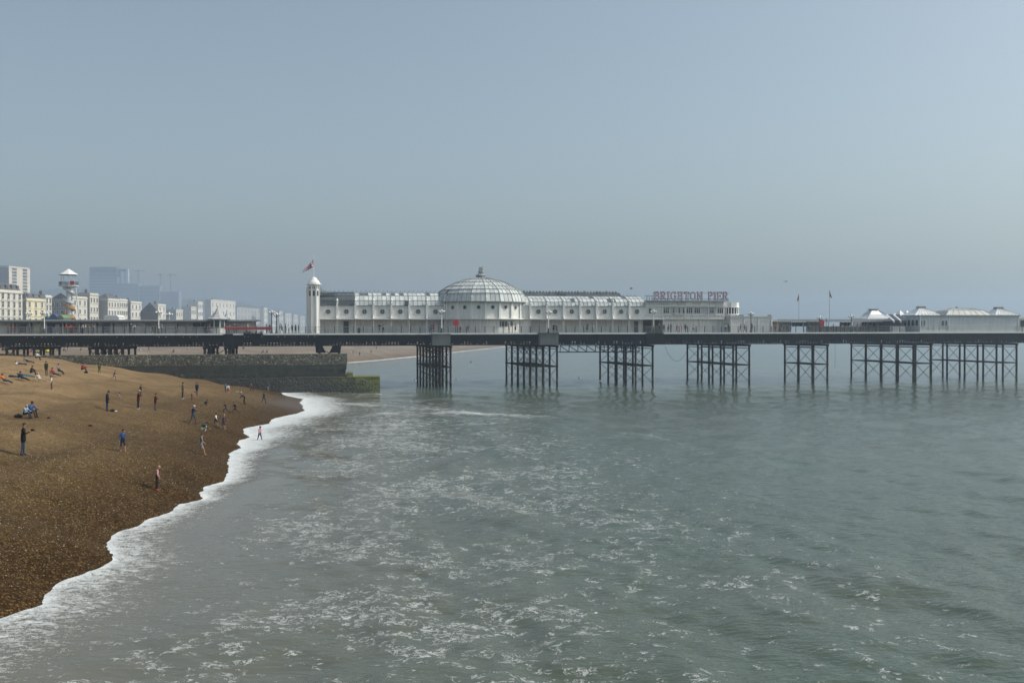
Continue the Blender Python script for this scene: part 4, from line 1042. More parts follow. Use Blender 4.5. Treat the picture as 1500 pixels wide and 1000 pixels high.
w0, w1 = ps(1133.5, 7), ps(1326, 7); zw0, zw1 = pz(1220, 470.8, 6), pz(1220, 468, 6)
cw = Thing('covered_walk', (ps(1220, 8), 8, DZ), 'flat roofed open shelter running along the deck beneath two red flags', 'shelter')
cw.part('roof', MB().box(w0, w1, 5.4, 12, zw0, zw1), M_GREYW)
cw.part('fascia', MB().box(w0-0.1, w1+0.1, 5.25, 5.397, zw0-0.08, zw1+0.06), mat('shelter_fascia', (0.40,0.42,0.42), var=0.1))
i = 0; s = w0+0.2
while s < w1:
    cw.part('post', MB().box(s-0.06, s+0.06, 5.6, 5.72, DZ, zw0-0.003), M_POST if i % 2 else M_RAIL); s += 2.6; i += 1
cw.part('back_wall', MB().box(w0, ps(1159, 11), 11.0, 11.15, DZ, zw0), M_WHITE)
cw.part('back_wall', MB().box(ps(1181, 11), ps(1206, 11), 11.0, 11.15, DZ, zw0), M_GREYW)
cw.part('back_wall', MB().box(ps(1206.5, 11), w1, 11.0, 11.15, DZ, DZ+1.15), M_GREYW)
for a, b in ((1159.5, 1180.5), (1230, 1246), (1262, 1270), (1274, 1300)):
    win = cw.part('dark_screen', MB().box(ps(a, 10.9), ps(b, 10.9), 10.85, 10.99, DZ+1.2, zw0-0.1), M_GLASSD)
    n = max(2, int((b-a)/5))
    for k in range(n+1):
        s = ps(a+(b-a)*k/n, 10.9); cw.part('mullion', MB().box(s-0.05, s+0.05, 10.78, 10.848, DZ+1.2, zw0-0.1), M_GREYW, parent=win)
for px, yt, yb in ((1170.2, 430, 467), (1215, 424.5, 468)):
    s = ps(px, 6.5); zt_ = pz(px, yt, 6.5)
    fpz = Thing('red_flag_pole', (s, 6.5, zw1), ('tall thin pole with a limp red flag' if px > 1200 else 'shorter thin pole with a limp pinkish red flag') + ' above the shelter roof', 'flagpole')
    fpz.part('pole', MB().tube((s, 6.5, zw1+0.003), (s, 6.5, zt_), 0.055, 0.04, 6), mat('flagpole_steel', (0.33,0.34,0.34)))
    m = MB(); vs = []; nx, ny = 8, 12
    for i in range(nx+1):
        for j in range(ny+1):
            u, v = i/nx, j/ny; side = 1 if px > 1200 else -1
            vs.append((s+side*(0.05+0.30*u*(0.4+0.9*v)), 6.5+0.14*math.sin(u*9+v*2)*u**0.5, zt_-0.15-v*1.05-u*0.42))
    m.add(vs, [(i*(ny+1)+j, (i+1)*(ny+1)+j, (i+1)*(ny+1)+j+1, i*(ny+1)+j+1) for i in range(nx) for j in range(ny)])
    fpz.part('flag', m, M_RED if px > 1200 else mat('faded_red', (0.38,0.10,0.07)), smooth=True)

# ------------------------------------------------------------------ pavilions with tent roofs at the sea end
def tent(s, d, z, half, top, h, cap=0.28, n=4, rz=0.0, curve=0.7):
    """concave pyramid of facets: list of MB, one per facet"""
    out = []
    steps = [(1.0, 0.0), (0.74, 0.30*curve+0.05), (0.50, 0.58*curve+0.10), (top/half, 1.0)]
    for i in range(n):
        a0 = rz + 2*math.pi*i/n - math.pi/n; a1 = a0 + 2*math.pi/n; m = MB()
        R = half/math.cos(math.pi/n)
        for (f0, h0), (f1, h1) in zip(steps[:-1], steps[1:]):
            P = lambda f, a, hh: (s+R*f*math.sin(a), d-R*f*math.cos(a), z+h*hh)
            m.plate(P(f0, a0, h0), P(f0, a1, h0), P(f1, a1, h1), P(f1, a0, h1), 0.04)
        out.append(m)
    return out
def pavilion(name, px, d, yb, yt, pxw, label, walls=True, n=4, capw=5, roofm=None, wallm=None):
    s = ps(px, d); z0, z1 = pz(px, yb, d), pz(px, yt, d); half = (ps(px+pxw, d)-ps(px-pxw, d))/2
    t = Thing(name, (s, d, DZ), label, 'pavilion')
    if walls:
        b = half*0.93
        t.part('wall', MB().box(s-b, s+b, d-b, d+b, DZ, z0), wallm or M_WHITE)
        t.part('eaves', MB().box(s-half, s+half, d-half, d+half, z0+0.002, z0+0.16), M_WHITE2)
        for k in range(6):
            x = s-b+2*b*(k+0.5)/6
            t.part('window', MB().box(x-0.28, x+0.28, d-b-0.04, d-b-0.003, DZ+1.0, z0-0.35), M_GLASSD)
    cap = half*capw/pxw; hh = z1-z0-0.55
    for m in tent(s, d, z0+0.162, half*0.97, cap, hh, n=n): t.part('roof_facet', m, roofm or M_ZINC)
    t.part('roof_lantern', MB().box(s-cap*0.85, s+cap*0.85, d-cap*0.85, d+cap*0.85, z0+0.1+hh, z1-0.12).box(s-cap*1.1, s+cap*1.1, d-cap*1.1, d+cap*1.1, z1-0.117, z1), M_LEAD)
    for sx in (-1, 1): t.part('hip_ridge', MB().bar((s+sx*half*0.97, d-half*0.97, z0+0.2), (s+sx*cap, d-cap, z0+0.2+hh), 0.10), M_LEAD)
    return t
pavilion('tent_roof_pavilion', 1279, 13, 467.5, 452.5, 20, 'zinc tent roofed pavilion rising behind the open shelter')
h0, h1 = ps(1347, 0.55), ps(1492.5, 0.55); hd = 6.2; zh = pz(1420, 462.8, 0.6)
lh = Thing('long_hall', (ps(1420, 3), 3, DZ), 'long plain white hall at the deck edge under mansard and tent roofs', 'hall')
hs = h0
lh.part('wall', MB().box(h0, h1, 0.55, hd, DZ, zh), M_GREYW)
lh.part('eaves', MB().box(h0-0.25, h1+0.2, 0.30, hd+0.25, zh+0.002, zh+0.17), mat('eaves_grey', (0.30,0.32,0.33), var=0.15))
lh.part('skirting', MB().box(h0-0.05, h1+0.05, 0.40, 0.547, DZ, DZ+0.22), M_WHITE2)
for px in (1348, 1390, 1492): s = ps(px, .5); lh.part('corner_post', MB().box(s-0.08, s+0.08, 0.46, 0.546, DZ+0.223, zh-0.02), M_WHITE2)
for px in (1361, 1369, 1377): s = ps(px, .5); lh.part('board_strip', MB().box(s-0.04, s+0.04, 0.50, 0.546, DZ+0.223, zh-0.3), M_WHITE)
for a, b in ((1348.8, 1351), (1352.8, 1355.4), (1379.6, 1382.8), (1384.4, 1387.6)):
    w = lh.part('window', MB().box(ps(a, .5), ps(b, .5), 0.47, 0.546, pz(a, 477, .5), pz(a, 469.2, .5)), M_WHITE2); lh.part('pane', MB().box(ps(a, .5)+0.06, ps(b, .5)-0.06, 0.45, 0.468, pz(a, 476.6, .5), pz(a, 469.6, .5)), M_GLASSD, parent=w)
for k, f in enumerate((0.14, 0.38, 0.62, 0.86)):
    d = 0.55+(hd-0.55)*f
    w = lh.part('window', MB().box(h0-0.06, h0-0.003, d-0.5, d+0.5, DZ+1.15, zh-0.65), M_WHITE2)
    lh.part('pane', MB().box(h0-0.09, h0-0.062, d-0.4, d-0.03, DZ+1.23, zh-0.72).box(h0-0.09, h0-0.062, d+0.03, d+0.4, DZ+1.23, zh-0.72), M_GLASSD, parent=w)
def roof_on(px, yt, pxw, topw, d, hd2, mat_, label):
    s = ps(px, d); half = (ps(px+pxw, d)-ps(px-pxw, d))/2; tw = half*topw/pxw; z0 = zh+0.172; z1 = pz(px, yt, d)
    steps = [(1.0, 0.0), (0.8, 0.33), (0.6, 0.66), (0.0, 1.0)] if topw > 12 else [(1.0, 0.0), (0.7, 0.26), (0.4, 0.58), (0.0, 1.0)]
    X = lambda f: tw+(half-tw)*f
    Y = lambda f: hd2*0.25+(hd2-hd2*0.25)*f
    for side in range(4):
        m = MB()
        for (f0, g0), (f1, g1) in zip(steps[:-1], steps[1:]):
            c = lambda f, g: [(s-X(f), d-Y(f), z0+(z1-z0)*g), (s+X(f), d-Y(f), z0+(z1-z0)*g), (s+X(f), d+Y(f), z0+(z1-z0)*g), (s-X(f), d+Y(f), z0+(z1-z0)*g)]
            A, B = c(f0, g0), c(f1, g1); j = (side+1) % 4
            m.plate(A[side], A[j], B[j], B[side], 0.04)
        f = lh.part(label, m, mat_)
        if side == 0:
            n = 7; bars = MB()
            for k in range(n+1):
                for (f0, g0), (f1, g1) in zip(steps[:-1], steps[1:]):
                    t = 2*k/n-1; bars.bar((s+t*X(f0), d-Y(f0)-0.03, z0+(z1-z0)*g0+0.05), (s+t*X(f1), d-Y(f1)-0.03, z0+(z1-z0)*g1+0.05), 0.05)
            lh.part('roof_seams', bars, M_LEAD, parent=f)
    lh.part('roof_top', MB().box(s-tw-0.02, s+tw+0.02, d-hd2*0.25-0.02, d+hd2*0.25+0.02, z1-0.05, z1+0.08), M_LEAD)
    if topw < 12: lh.part('roof_lantern', MB().box(s-tw, s+tw, d-hd2*0.2, d+hd2*0.2, z1+0.082, z1+0.45), M_LEAD)
M_MANS = mat('mansard_glass', (0.34,0.35,0.33), var=0.2, scale=1.3, rough=0.45)
roof_on(1407, 452, 33, 15, 3.4, 2.6, M_MANS, 'mansard_facet')
roof_on(1462.5, 453, 18, 5, 3.4, 2.6, M_ZINC, 'roof_facet')
roof_on(1349, 452, 20, 5, 5.2, 2.4, M_ZINC, 'roof_facet')
lh.part('roof_vent', MB().box(ps(1401, 3.4)-0.12, ps(1401, 3.4)+0.12, 3.2, 3.5, pz(1401, 452.4, 3.4), pz(1401, 449.2, 3.4)), M_LEAD)
# striped kiosk between shelter and hall
sk = ps(1314, 3.2)
stk = Thing('striped_kiosk', (sk, 3.2, DZ), 'dark kiosk with a navy and white striped awning next to the long hall', 'kiosk')
a0, a1 = ps(1305, 2.2), ps(1325, 2.2)
stk.part('body', MB().box(a0, a1, 2.4, 6.5, DZ, pz(1314, 470, 2.4)), mat('kiosk_dark', (0.045,0.055,0.07), var=0.3))
nst = 8
for i in range(nst):
    x0 = a0+(a1-a0)*i/nst; x1 = a0+(a1-a0)*(i+1)/nst; zt_, zb2 = pz(1314, 460.5, 3.5), pz(1314, 469.5, 1.6)
    stk.part('awning_stripe', MB().plate((x0, 1.5, zb2), (x1, 1.5, zb2), (x1, 4.0, zt_), (x0, 4.0, zt_), 0.04).box(x0, x1, 1.46, 1.50, zb2-0.35, zb2+0.02), mat('awning_navy', (0.03,0.04,0.07)) if i % 4 else M_GREYW)
stk.part('counter', MB().box(a0-0.1, a1+0.1, 2.1, 2.39, DZ, DZ+1.15), M_GREYW)
stk.part('serving_hatch', MB().box(a0+0.2, a1-0.2, 2.34, 2.398, DZ+1.25, pz(1314, 471.5, 2.4)), M_GLASSD)
for k, (px, yb, yt, w) in enumerate(((1318, 463, 455, 9), (1328, 462, 455.5, 6), (1310, 465, 459, 6))):
    s = ps(px, 9); half = ps(px+w, 9)-s
    t = Thing('small_tent_roof', (s, 9, DZ), ['pointed zinc roof kiosk directly behind the striped awning', 'narrow pointed zinc kiosk roof squeezed against the long hall', 'low pointed zinc kiosk roof at the end of the shelter'][k], 'kiosk')
    t.part('wall', MB().box(s-half*0.9, s+half*0.9, 9-half*0.9, 9+half*0.9, DZ, pz(px, yb, 9)), M_GREYW)
    for m in tent(s, 9, pz(px, yb, 9)+0.002, half, 0.12, pz(px, yt, 9)-pz(px, yb, 9), n=6): t.part('roof_facet', m, M_ZINC)
# next kiosk at the frame edge
e0, e1 = ps(1493.8, 1.2), ps(1545, 1.2); ze = pz(1497, 467, 1.2)
ek = Thing('end_kiosk', (ps(1510, 2), 2, DZ), 'small white windowed kiosk just past the end of the long hall', 'kiosk')
ek.part('wall', MB().box(e0, e1, 1.2, 6, DZ, ze), M_WHITE); ek.part('roof', MB().box(e0-0.2, e1+0.2, 0.9, 6.3, ze+0.002, ze+0.4), M_WHITE2)
for k in range(5): x = e0+0.15+k*1.2; ek.part('window', MB().box(x, x+0.9, 1.14, 1.197, DZ+1.0, ze-0.3), M_GLASSD)

# ------------------------------------------------------------------ landward shelter, witch-hat kiosk, banner
l0, l1 = ps(-130, 7), ps(378, 6); zl0, zl1 = pz(200, 470.6, 6), pz(200, 468.2, 6)
ls = Thing('landward_shelter', (ps(150, 8), 8, DZ), 'long low glazed shelter with a thin flat roof on the landward deck', 'shelter')
M_SHR = mat('shelter_roof', (0.42,0.44,0.44), var=0.12, scale=0.8, streak=0.2)
ls.part('roof', MB().prism([(l0, zl0), (l1-0.8, zl0), (l1+0.5, zl0+0.2), (l1+0.2, zl1), (l0, zl1)], 5.0, 12.0), M_SHR)
ls.part('fascia', MB().box(l0, l1-0.9, 4.9, 4.997, zl0-0.22, zl0+0.05), mat('shelter_dark_edge', (0.07,0.08,0.08)))
ls.part('back_wall', MB().box(l0, l1-0.6, 10.2, 10.35, DZ, zl0-0.003), M_LOWER)
s = l0+0.5; i = 0
M_SCRN = [mat('screen_pale', (0.62,0.63,0.60), var=0.15, scale=0.7, streak=0.3), mat('screen_mid', (0.42,0.43,0.42), var=0.25, scale=0.9), mat('screen_dark', (0.12,0.125,0.125), var=0.3, scale=0.9)]
while s < l1-1:
    ls.part('post', MB().box(s-0.07, s+0.07, 5.3, 5.45, DZ, zl0-0.003), M_RAIL)
    k = random.choice([0, 0, 1, 1, 2])
    pn = ls.part('screen', MB().box(s+0.1, s+2.5, 6.4, 6.5, DZ, DZ+1.1), M_SCRN[0])
    ls.part('screen_glass', MB().box(s+0.15, s+2.45, 6.42, 6.48, DZ+1.103, zl0-0.05), M_SCRN[k], parent=pn)
    ls.part('mullion', MB().box(s+1.25, s+1.33, 6.35, 6.419, DZ+1.103, zl0-0.05), M_RAIL, parent=pn)
    s += 2.6; i += 1
for k in range(9):
    px = 15+k*17+random.random()*8
    sx = ps(px, 5.9); w = 0.6+random.random()*0.6
    c, cn = [((0.25,0.05,0.04), 'red'), ((0.05,0.06,0.07), 'black'), ((0.4,0.38,0.3), 'cream'), ((0.06,0.08,0.16), 'navy'), ((0.3,0.3,0.3), 'grey')][k % 5]
    st = Thing('stall_board', (sx, 5.9, DZ), cn + ' advertising board under the landward shelter ' + ('at its town end' if k < 5 else 'toward the middle lamp'), 'stall board', 'stall boards under the landward shelter')
    st.part('board', MB().box(sx-w/2, sx+w/2, 5.8, 5.9, DZ+0.3, DZ+1.7), mat('board_%d' % (int(c[0]*100)+int(c[2]*1000)), c))
    st.part('leg', MB().box(sx-w/2, sx-w/2+0.06, 5.80, 5.9, DZ, DZ+0.297), M_POST); st.part('leg', MB().box(sx+w/2-0.06, sx+w/2, 5.8, 5.9, DZ, DZ+0.297), M_POST)
for k, (px, d, yb, yt, w) in enumerate(((319, 4.2, 467.5, 450.5, 16), (332.5, 9.5, 466, 456, 7))):
    s = ps(px, d); zb2, zt_ = pz(px, yb, d), pz(px, yt, d); half = ps(px+w, d)-s
    t = Thing('witch_hat_kiosk', (s, d, DZ), ('grey kiosk with a tall swept pointed roof near the red railing banner', 'small kiosk whose pointed slate roof peeps behind the bigger one')[k], 'kiosk')
    t.part('wall', MB().lathe((s, d, 0), [(half*0.72, DZ), (half*0.72, zb2)], 8, a0=math.pi/8), M_SCRN[0])
    for q in range(8):
        a = q*math.pi/4
        t.inst('window', MB().box(-half*0.2, half*0.2, -half*0.70, -half*0.655, DZ+1.0, zb2-0.2).mesh('window', M_GLASSD), (s, d, 0), rz=a)
    t.part('roof', MB().lathe((s, d, 0), [(half*1.05, zb2+0.002), (half*1.02, zb2+0.1), (half*0.72, zb2+(zt_-zb2)*0.18), (half*0.45, zb2+(zt_-zb2)*0.42), (half*0.24, zb2+(zt_-zb2)*0.70), (half*0.1, zb2+(zt_-zb2)*0.93), (0.05, zt_)], 8, a0=math.pi/8), M_SHR)
    t.part('finial', MB().tube((s, d, zt_-0.1), (s, d, zt_+0.35), 0.05, 0.02, 6).ball((s, d, zt_+0.1), 0.1, 6), M_LEAD)
bn = Thing('red_banner', (ps(360, -.1), -0.1, DZ), 'faded red banner tied along the landward railing', 'banner')
bn.part('cloth', MB().box(ps(329, -.05), ps(398, -.05), -0.09, -0.05, DZ+0.70, DZ+1.12), mat('banner_red', (0.33,0.055,0.06), var=0.2, scale=2.0))
for px in (329.5, 352, 375, 397.5): bn.part('tie', MB().box(ps(px)-0.03, ps(px)+0.03, -0.10, 0.045, DZ+1.08, DZ+1.18), M_POST)
# planting hanging over the edge
pl = MB()
for i in range(420):
    s = ps(357+28*random.random(), -0.2); z = DZ-0.1+0.75*random.random()*random.random(); r = 0.06+0.09*random.random(); d = -0.35+0.3*random.random(); a = random.random()*6.28; b = random.random()*3
    p = Vector((s, d, z)); u = Vector((math.cos(a), math.sin(a), 0.4))*r; v = Vector((-math.sin(a), math.cos(a)*0.4, math.cos(b)))*r
    pl.add([p-u, p+v*0.6, p+u, p-v*0.6], [(0, 1, 2, 3)])
pt = Thing('trough_plant', (ps(371), -0.2, DZ-0.2), 'scrubby brown green plants in a trough on the railing edge', 'plant')
pt.part('foliage', pl, mat('dry_leaves', (0.07,0.07,0.035), var=0.5, scale=4))
pt.part('trough', MB().box(ps(357, -.2), ps(385, -.2), -0.42, -0.15, DZ-0.25, DZ+0.02), M_IRON)

# ------------------------------------------------------------------ lamp standards, life-ring boards
def lamp(px, ytop, d, n, label, dark=False):
    s = ps(px, d); zt_ = pz(px, ytop, d); H = zt_-DZ
    t = Thing('lamp_standard', (s, d, DZ), label, 'street lamp', 'globe lamp standards along the pier')
    mm = M_POST if dark else M_WHITE2
    t.part('base', MB().lathe((s, d, DZ), [(0.24,0),(0.24,0.25),(0.15,0.4),(0.11,0.9)], 10), M_POST)
    t.part('column', MB().lathe((s, d, DZ), [(0.10,0.9),(0.13,1.0),(0.085,1.1),(0.07,H-0.75),(0.12,H-0.7),(0.06,H-0.6),(0.05,H-0.3)], 10), mm)
    for i in range(n):
        a = i*2*math.pi/n; r = 0.46
        ex, ey = s+r*math.cos(a), d+r*math.sin(a)
        am = MB(); am.tube((s, d, zt_-0.75), (s+0.3*math.cos(a), d+0.3*math.sin(a), zt_-0.68), 0.032, n=6).tube((s+0.3*math.cos(a), d+0.3*math.sin(a), zt_-0.68), (ex, ey, zt_-0.48), 0.032, n=6)
        ar = t.part('arm', am, M_POST)
        t.part('globe', MB().ball((ex, ey, zt_-0.32), 0.18, 10).lathe((ex, ey, zt_-0.52), [(0.06,0),(0.10,0.06)], 8), M_GLOBE, parent=ar, smooth=True)
    t.part('globe', MB().ball((s, d, zt_-0.12), 0.19, 10), M_GLOBE, smooth=True)
for a in [(647, 453.5, -0.9, 5, 'globe lamp on the grey platform beside the red life ring disc at the dome', False),
          (803.5, 454.5, -0.9, 5, 'globe lamp on the grey platform past the dome', False),
          (957.3, 454, 0.35, 4, 'globe lamp where the arcade meets the sign hall', False),
          (1100, 457, 0.35, 4, 'globe lamp in front of the low white kiosk', True),
          (1201, 463, 0.35, 3, 'globe lamp beside the life ring disc on the shelter stretch', True),
          (1247, 460.5, 0.4, 3, 'globe lamp just before the zinc tent roofed pavilion', True),
          (65, 455.5, 0.35, 4, 'globe lamp at the town end of the landward shelter', False), (232.5, 454.5, 0.35, 5, 'globe lamp in front of the middle of the landward shelter', False),
          (248, 457.5, 18, 4, 'globe lamp standing behind the shelter roof by the witch hat kiosk', False), (42.5, 456.5, 18, 4, 'globe lamp showing above the shelter roof before the cream hotel', False),
          (398, 454.5, 8, 5, 'taller globe lamp on the open deck between kiosk and tower', True), (405, 458, 14, 5, 'shorter globe lamp on the open deck behind its taller twin', True)]:
    lamp(*a)
for px, y, lab in ((667.5, 472.3, 'red life ring disc on a post in front of the dome'), (1203.5, 473, 'red life ring disc between two dark poles by the shelter')):
    s = ps(px, 0.3); z = pz(px, y, 0.3)
    t = Thing('life_ring_board', (s, 0.3, DZ), lab, 'life ring board')
    t.part('post', MB().box(s-0.05, s+0.05, 0.28, 0.38, DZ, z+0.4), M_POST)
    t.part('disc', disc_mesh(0.5, 0.0).mesh and MB().add([(s+0.5*math.cos(k*math.pi/12), 0.16, z+0.58*math.sin(k*math.pi/12)) for k in range(24)]+[(s+0.5*math.cos(k*math.pi/12), 0.27, z+0.58*math.sin(k*math.pi/12)) for k in range(24)], [tuple(range(24)), tuple(range(47, 23, -1))]+[(k, 24+k, 24+(k+1)%24, (k+1)%24) for k in range(24)]), M_RED)
    t.part('rim', ring_mesh(0.44, 0.52, 0.05, 24).add([], []) if False else MB().add([(s+r*math.cos(k*math.pi/12), 0.15, z+r*1.16*math.sin(k*math.pi/12)) for k in range(24) for r in (0.42, 0.47)], [(2*k, 2*k+1, 2*((k+1)%24)+1, 2*((k+1)%24)) for k in range(24)]), mat('red_light', (0.5,0.06,0.07)))
for px, lab in ((1200.3, 'dark pole left of the life ring disc'), (1210.2, 'dark pole right of the life ring disc')):
    s = ps(px, 0.2); t = Thing('mooring_pole', (s, 0.2, DZ), lab.replace(' left of', ' on the landward side of').replace(' right of', ' on the seaward side of'), 'pole')
    t.part('shaft', MB().tube((s, 0.2, DZ), (s, 0.2, pz(px, 466.5, 0.2)), 0.06, n=6), M_POST); t.part('cap', MB().ball((s, 0.2, pz(px, 466.5, 0.2)), 0.09, 6), M_POST)

# ================================================================== GROYNE
def gp(px, py, z): 
    g = ground(px, py, z) - P_O
    return A_S.dot(g), A_N.dot(g)
_gs, GD = gp(556, 573.5, 0.0)                 # front plane of the low end block in the pier frame
GD0 = GD + 1.0                                # front plane of the main wall
def gz(px, py, d=GD0): return pz(px, py, d)
M_COB = mat('flint_mortar', (0.16,0.15,0.112), var=0.3, scale=2.2, rough=0.9, bump=0.6, bscale=9)
M_STON = mat('dark_sea_stone', (0.055,0.056,0.042), var=0.35, scale=1.2, rough=0.85, bump=0.5, bscale=7, streak=0.3, tint=(0.035,0.040,0.030))
M_ALGA = mat('green_algae_stone', (0.12,0.14,0.035), var=0.5, scale=1.0, rough=0.75, bump=0.5, bscale=8, tint=(0.05,0.062,0.024))
gr = Thing('stone_groyne', (ps(380, GD0), GD0, 0), 'long dark stone groyne with a cobbled top course and a green stepped end', 'groyne')
zt = gz(480, 518.3); zcb = gz(480, 534.0); zlow = gz(505, 552.5, GD); gsa, gsb = ps(-10, GD0), ps(508.5, GD0)
gr.part('core', MB().box(gsa, gsb-0.25, GD0+0.12, GD0+5.5, -2.2, zt-0.12), M_STON)
gr.part('cobbled_face', MB().box(gsa, gsb, GD0-0.06, GD0+5.8, zcb, zt-0.06), M_COB)
gr.part('coping', MB().box(gsa, gsb+0.05, GD0-0.10, GD0+0.5, zt-0.057, zt+0.03), M_COB)
# flint cobbles set in the face and the rough footing
def stones(rects, n, r0, r1, name, m):
    ico = [(0,0,1),(0.89,0,0.45),(0.28,0.85,0.45),(-0.72,0.53,0.45),(-0.72,-0.53,0.45),(0.28,-0.85,0.45),(0.72,0.53,-0.45),(-0.28,0.85,-0.45),(-0.89,0,-0.45),(-0.28,-0.85,-0.45),(0.72,-0.53,-0.45),(0,0,-1)]
    fc = [(0,1,2),(0,2,3),(0,3,4),(0,4,5),(0,5,1),(1,6,2),(2,7,3),(3,8,4),(4,9,5),(5,10,1),(6,7,2),(7,8,3),(8,9,4),(9,10,5),(10,6,1)]
    b = MB()
    for i in range(n):
        (s0, s1, d, z0, z1) = random.choices(rects, [abs((r[1]-r[0])*(r[4]-r[3])) for r in rects])[0]
        s = s0+(s1-s0)*random.random(); z = z0+(z1-z0)*random.random(); r = r0+(r1-r0)*random.random(); sx = 0.8+0.7*random.random(); sz = 0.6+0.5*random.random()
        b.cur = random.choice([0, 0, 1, 1, 1, 2, 2, 3])
        b.add([(s+x*r*sx, d+y*r*0.55, z+q*r*sz) for x, y, q in ico], fc)
    return gr.part(name, b, m, kind='stuff')
M_FL = [mat('flint_%d' % i, c, var=0.2, scale=3, rough=0.8) for i, c in enumerate([(0.05,0.05,0.042), (0.115,0.11,0.08), (0.19,0.18,0.13), (0.36,0.34,0.27)])]
stones([(gsa+0.3, gsb-0.2, GD0-0.05, zcb+0.05, zt-0.06)], 4200, 0.07, 0.17, 'flint_cobbles', M_FL)
stones([(ps(60, GD0), ps(380, GD0), GD0-0.2, gz(300, 562), gz(300, 549)), (ps(300, GD0), ps(520, GD0), GD0-0.25, gz(420, 571), gz(420, 560))], 1500, 0.08, 0.2, 'footing_cobbles', [M_FL[0], M_FL[0], M_FL[0], M_FL[1]])
# big blocks of the lower wall
bw, bh = 2.6, (zcb-gz(480, 556))/3.0
BLK = [MB().box(0.02, bw-0.02, -0.10-0.02*k, 0.11, 0.015, bh-0.015).mesh('stone_block', M_STON) for k in range(4)]
for r in range(4):
    s = gsb - 0.1 - bw - (bw/2 if r % 2 else 0)
    z = zcb - (r+1)*bh
    while s > ps(95, GD0):
        if random.random() < 0.985: gr.inst('stone_block', random.choice(BLK), (s, GD0-0.003, z-0.003))
        s -= bw
# low weedy end block and step
ea, eb = ps(430, GD), ps(556.5, GD)
BLK2 = [MB().box(0.02, 2.1, -0.06-0.03*k, 0.2, 0.01, 0.99).mesh('weedy_block', M_ALGA) for k in range(3)]
def weedy():
    m = bpy.data.materials.new('weed_stained_stone'); m.use_nodes = True; t = m.node_tree; b = t.nodes['Principled BSDF']
    geo = _n(t, 'ShaderNodeNewGeometry'); sp = _n(t, 'ShaderNodeVectorMath', operation='DOT_PRODUCT'); sp.inputs[1].default_value = tuple(A_S); t.links.new(geo.outputs['Position'], sp.inputs[0])
    off = A_S.dot(P_O); mr = _n(t, 'ShaderNodeMapRange'); mr.inputs['From Min'].default_value = ps(462, GD)+off; mr.inputs['From Max'].default_value = ps(552, GD)+off
    t.links.new(sp.outputs['Value'], mr.inputs['Value'])
    sz = _n(t, 'ShaderNodeSeparateXYZ'); t.links.new(geo.outputs['Position'], sz.inputs[0])
    mz = _n(t, 'ShaderNodeMapRange'); mz.inputs['From Min'].default_value = 0.1; mz.inputs['From Max'].default_value = 2.4; mz.inputs['To Min'].default_value = -0.28; mz.inputs['To Max'].default_value = 0.22; t.links.new(sz.outputs[2], mz.inputs['Value'])
    n1 = _n(t, 'ShaderNodeTexNoise'); n1.inputs['Scale'].default_value = 0.9; n1.inputs['Detail'].default_value = 8; n1.inputs['Roughness'].default_value = 0.7; t.links.new(geo.outputs['Position'], n1.inputs['Vector'])
    a1 = _n(t, 'ShaderNodeMath', operation='ADD'); t.links.new(mr.outputs[0], a1.inputs[0]); t.links.new(mz.outputs[0], a1.inputs[1])
    s1 = _n(t, 'ShaderNodeMath', operation='MULTIPLY_ADD'); s1.inputs[1].default_value = 1.6; t.links.new(n1.outputs[0], s1.inputs[0]); t.links.new(a1.outputs[0], s1.inputs[2])
    rp = _n(t, 'ShaderNodeValToRGB'); el = rp.color_ramp.elements
    st = [(0.42, (0.045,0.045,0.035)), (0.62, (0.070,0.072,0.044)), (0.74, (0.095,0.105,0.042)), (0.88, (0.165,0.175,0.045))]
    while len(el) < 4: el.new(0.5)
    for e, (p, c) in zip(el, st): e.position = p; e.color = (*c, 1)
    sc2 = _n(t, 'ShaderNodeMath', operation='MULTIPLY'); sc2.inputs[1].default_value = 0.52; t.links.new(s1.outputs[0], sc2.inputs[0]); t.links.new(sc2.outputs[0], rp.inputs[0])
    t.links.new(rp.outputs[0], b.inputs['Base Color']); b.inputs['Roughness'].default_value = 0.7
    bp = _n(t, 'ShaderNodeBump'); bp.inputs['Distance'].default_value = 0.25; n2 = _n(t, 'ShaderNodeTexNoise'); n2.inputs['Scale'].default_value = 3.0; n2.inputs['Detail'].default_value = 6; t.links.new(geo.outputs['Position'], n2.inputs['Vector']); t.links.new(n2.outputs[0], bp.inputs['Height']); t.links.new(bp.outputs[0], b.inputs['Normal'])
    return m
M_ALGA = weedy(); ea = ps(290, GD)
for k_ in BLK2: k_.materials[0] = M_ALGA
gr.part('end_block', MB().box(ea, eb, GD+0.05, GD+6.5, -2.3, zlow-0.05), M_ALGA)
cs_ = ps(415, GD)
while cs_ < eb-0.3:
    w_ = min(1.9, eb+0.06-cs_); j_ = 0.05*random.random()
    gr.part('coping_stone', MB().box(cs_+0.015, cs_+w_-0.015, GD-0.05-j_, GD+1.5, zlow-0.047, zlow+0.06+j_), M_ALGA); cs_ += 1.9
gr.part('end_top', MB().box(ps(470, GD), eb, GD+1.5, GD+6.5, zlow-0.047, zlow+0.05), M_ALGA)
gr.part('step', MB().box(gsb-0.02, ps(516.5, GD0), GD0+0.1, GD0+5.0, zlow, gz(512, 546)), M_ALGA)
for r in range(3):
    s = eb-2.14-(1.0 if r % 2 else 0)
    while s > ea+3:
        o = gr.inst('weedy_block', random.choice(BLK2), (s, GD+0.05, zlow-0.06-(r+1)*1.0)); s -= 2.12
pole_s = ps(377, GD0-0.5)
mk = Thing('marker_pole', (pole_s, GD0-0.5, beach_z(pw(pole_s, GD0-0.5, 0).x, pw(pole_s, GD0-0.5, 0).y)), 'thin black marker pole against the groyne wall', 'pole')
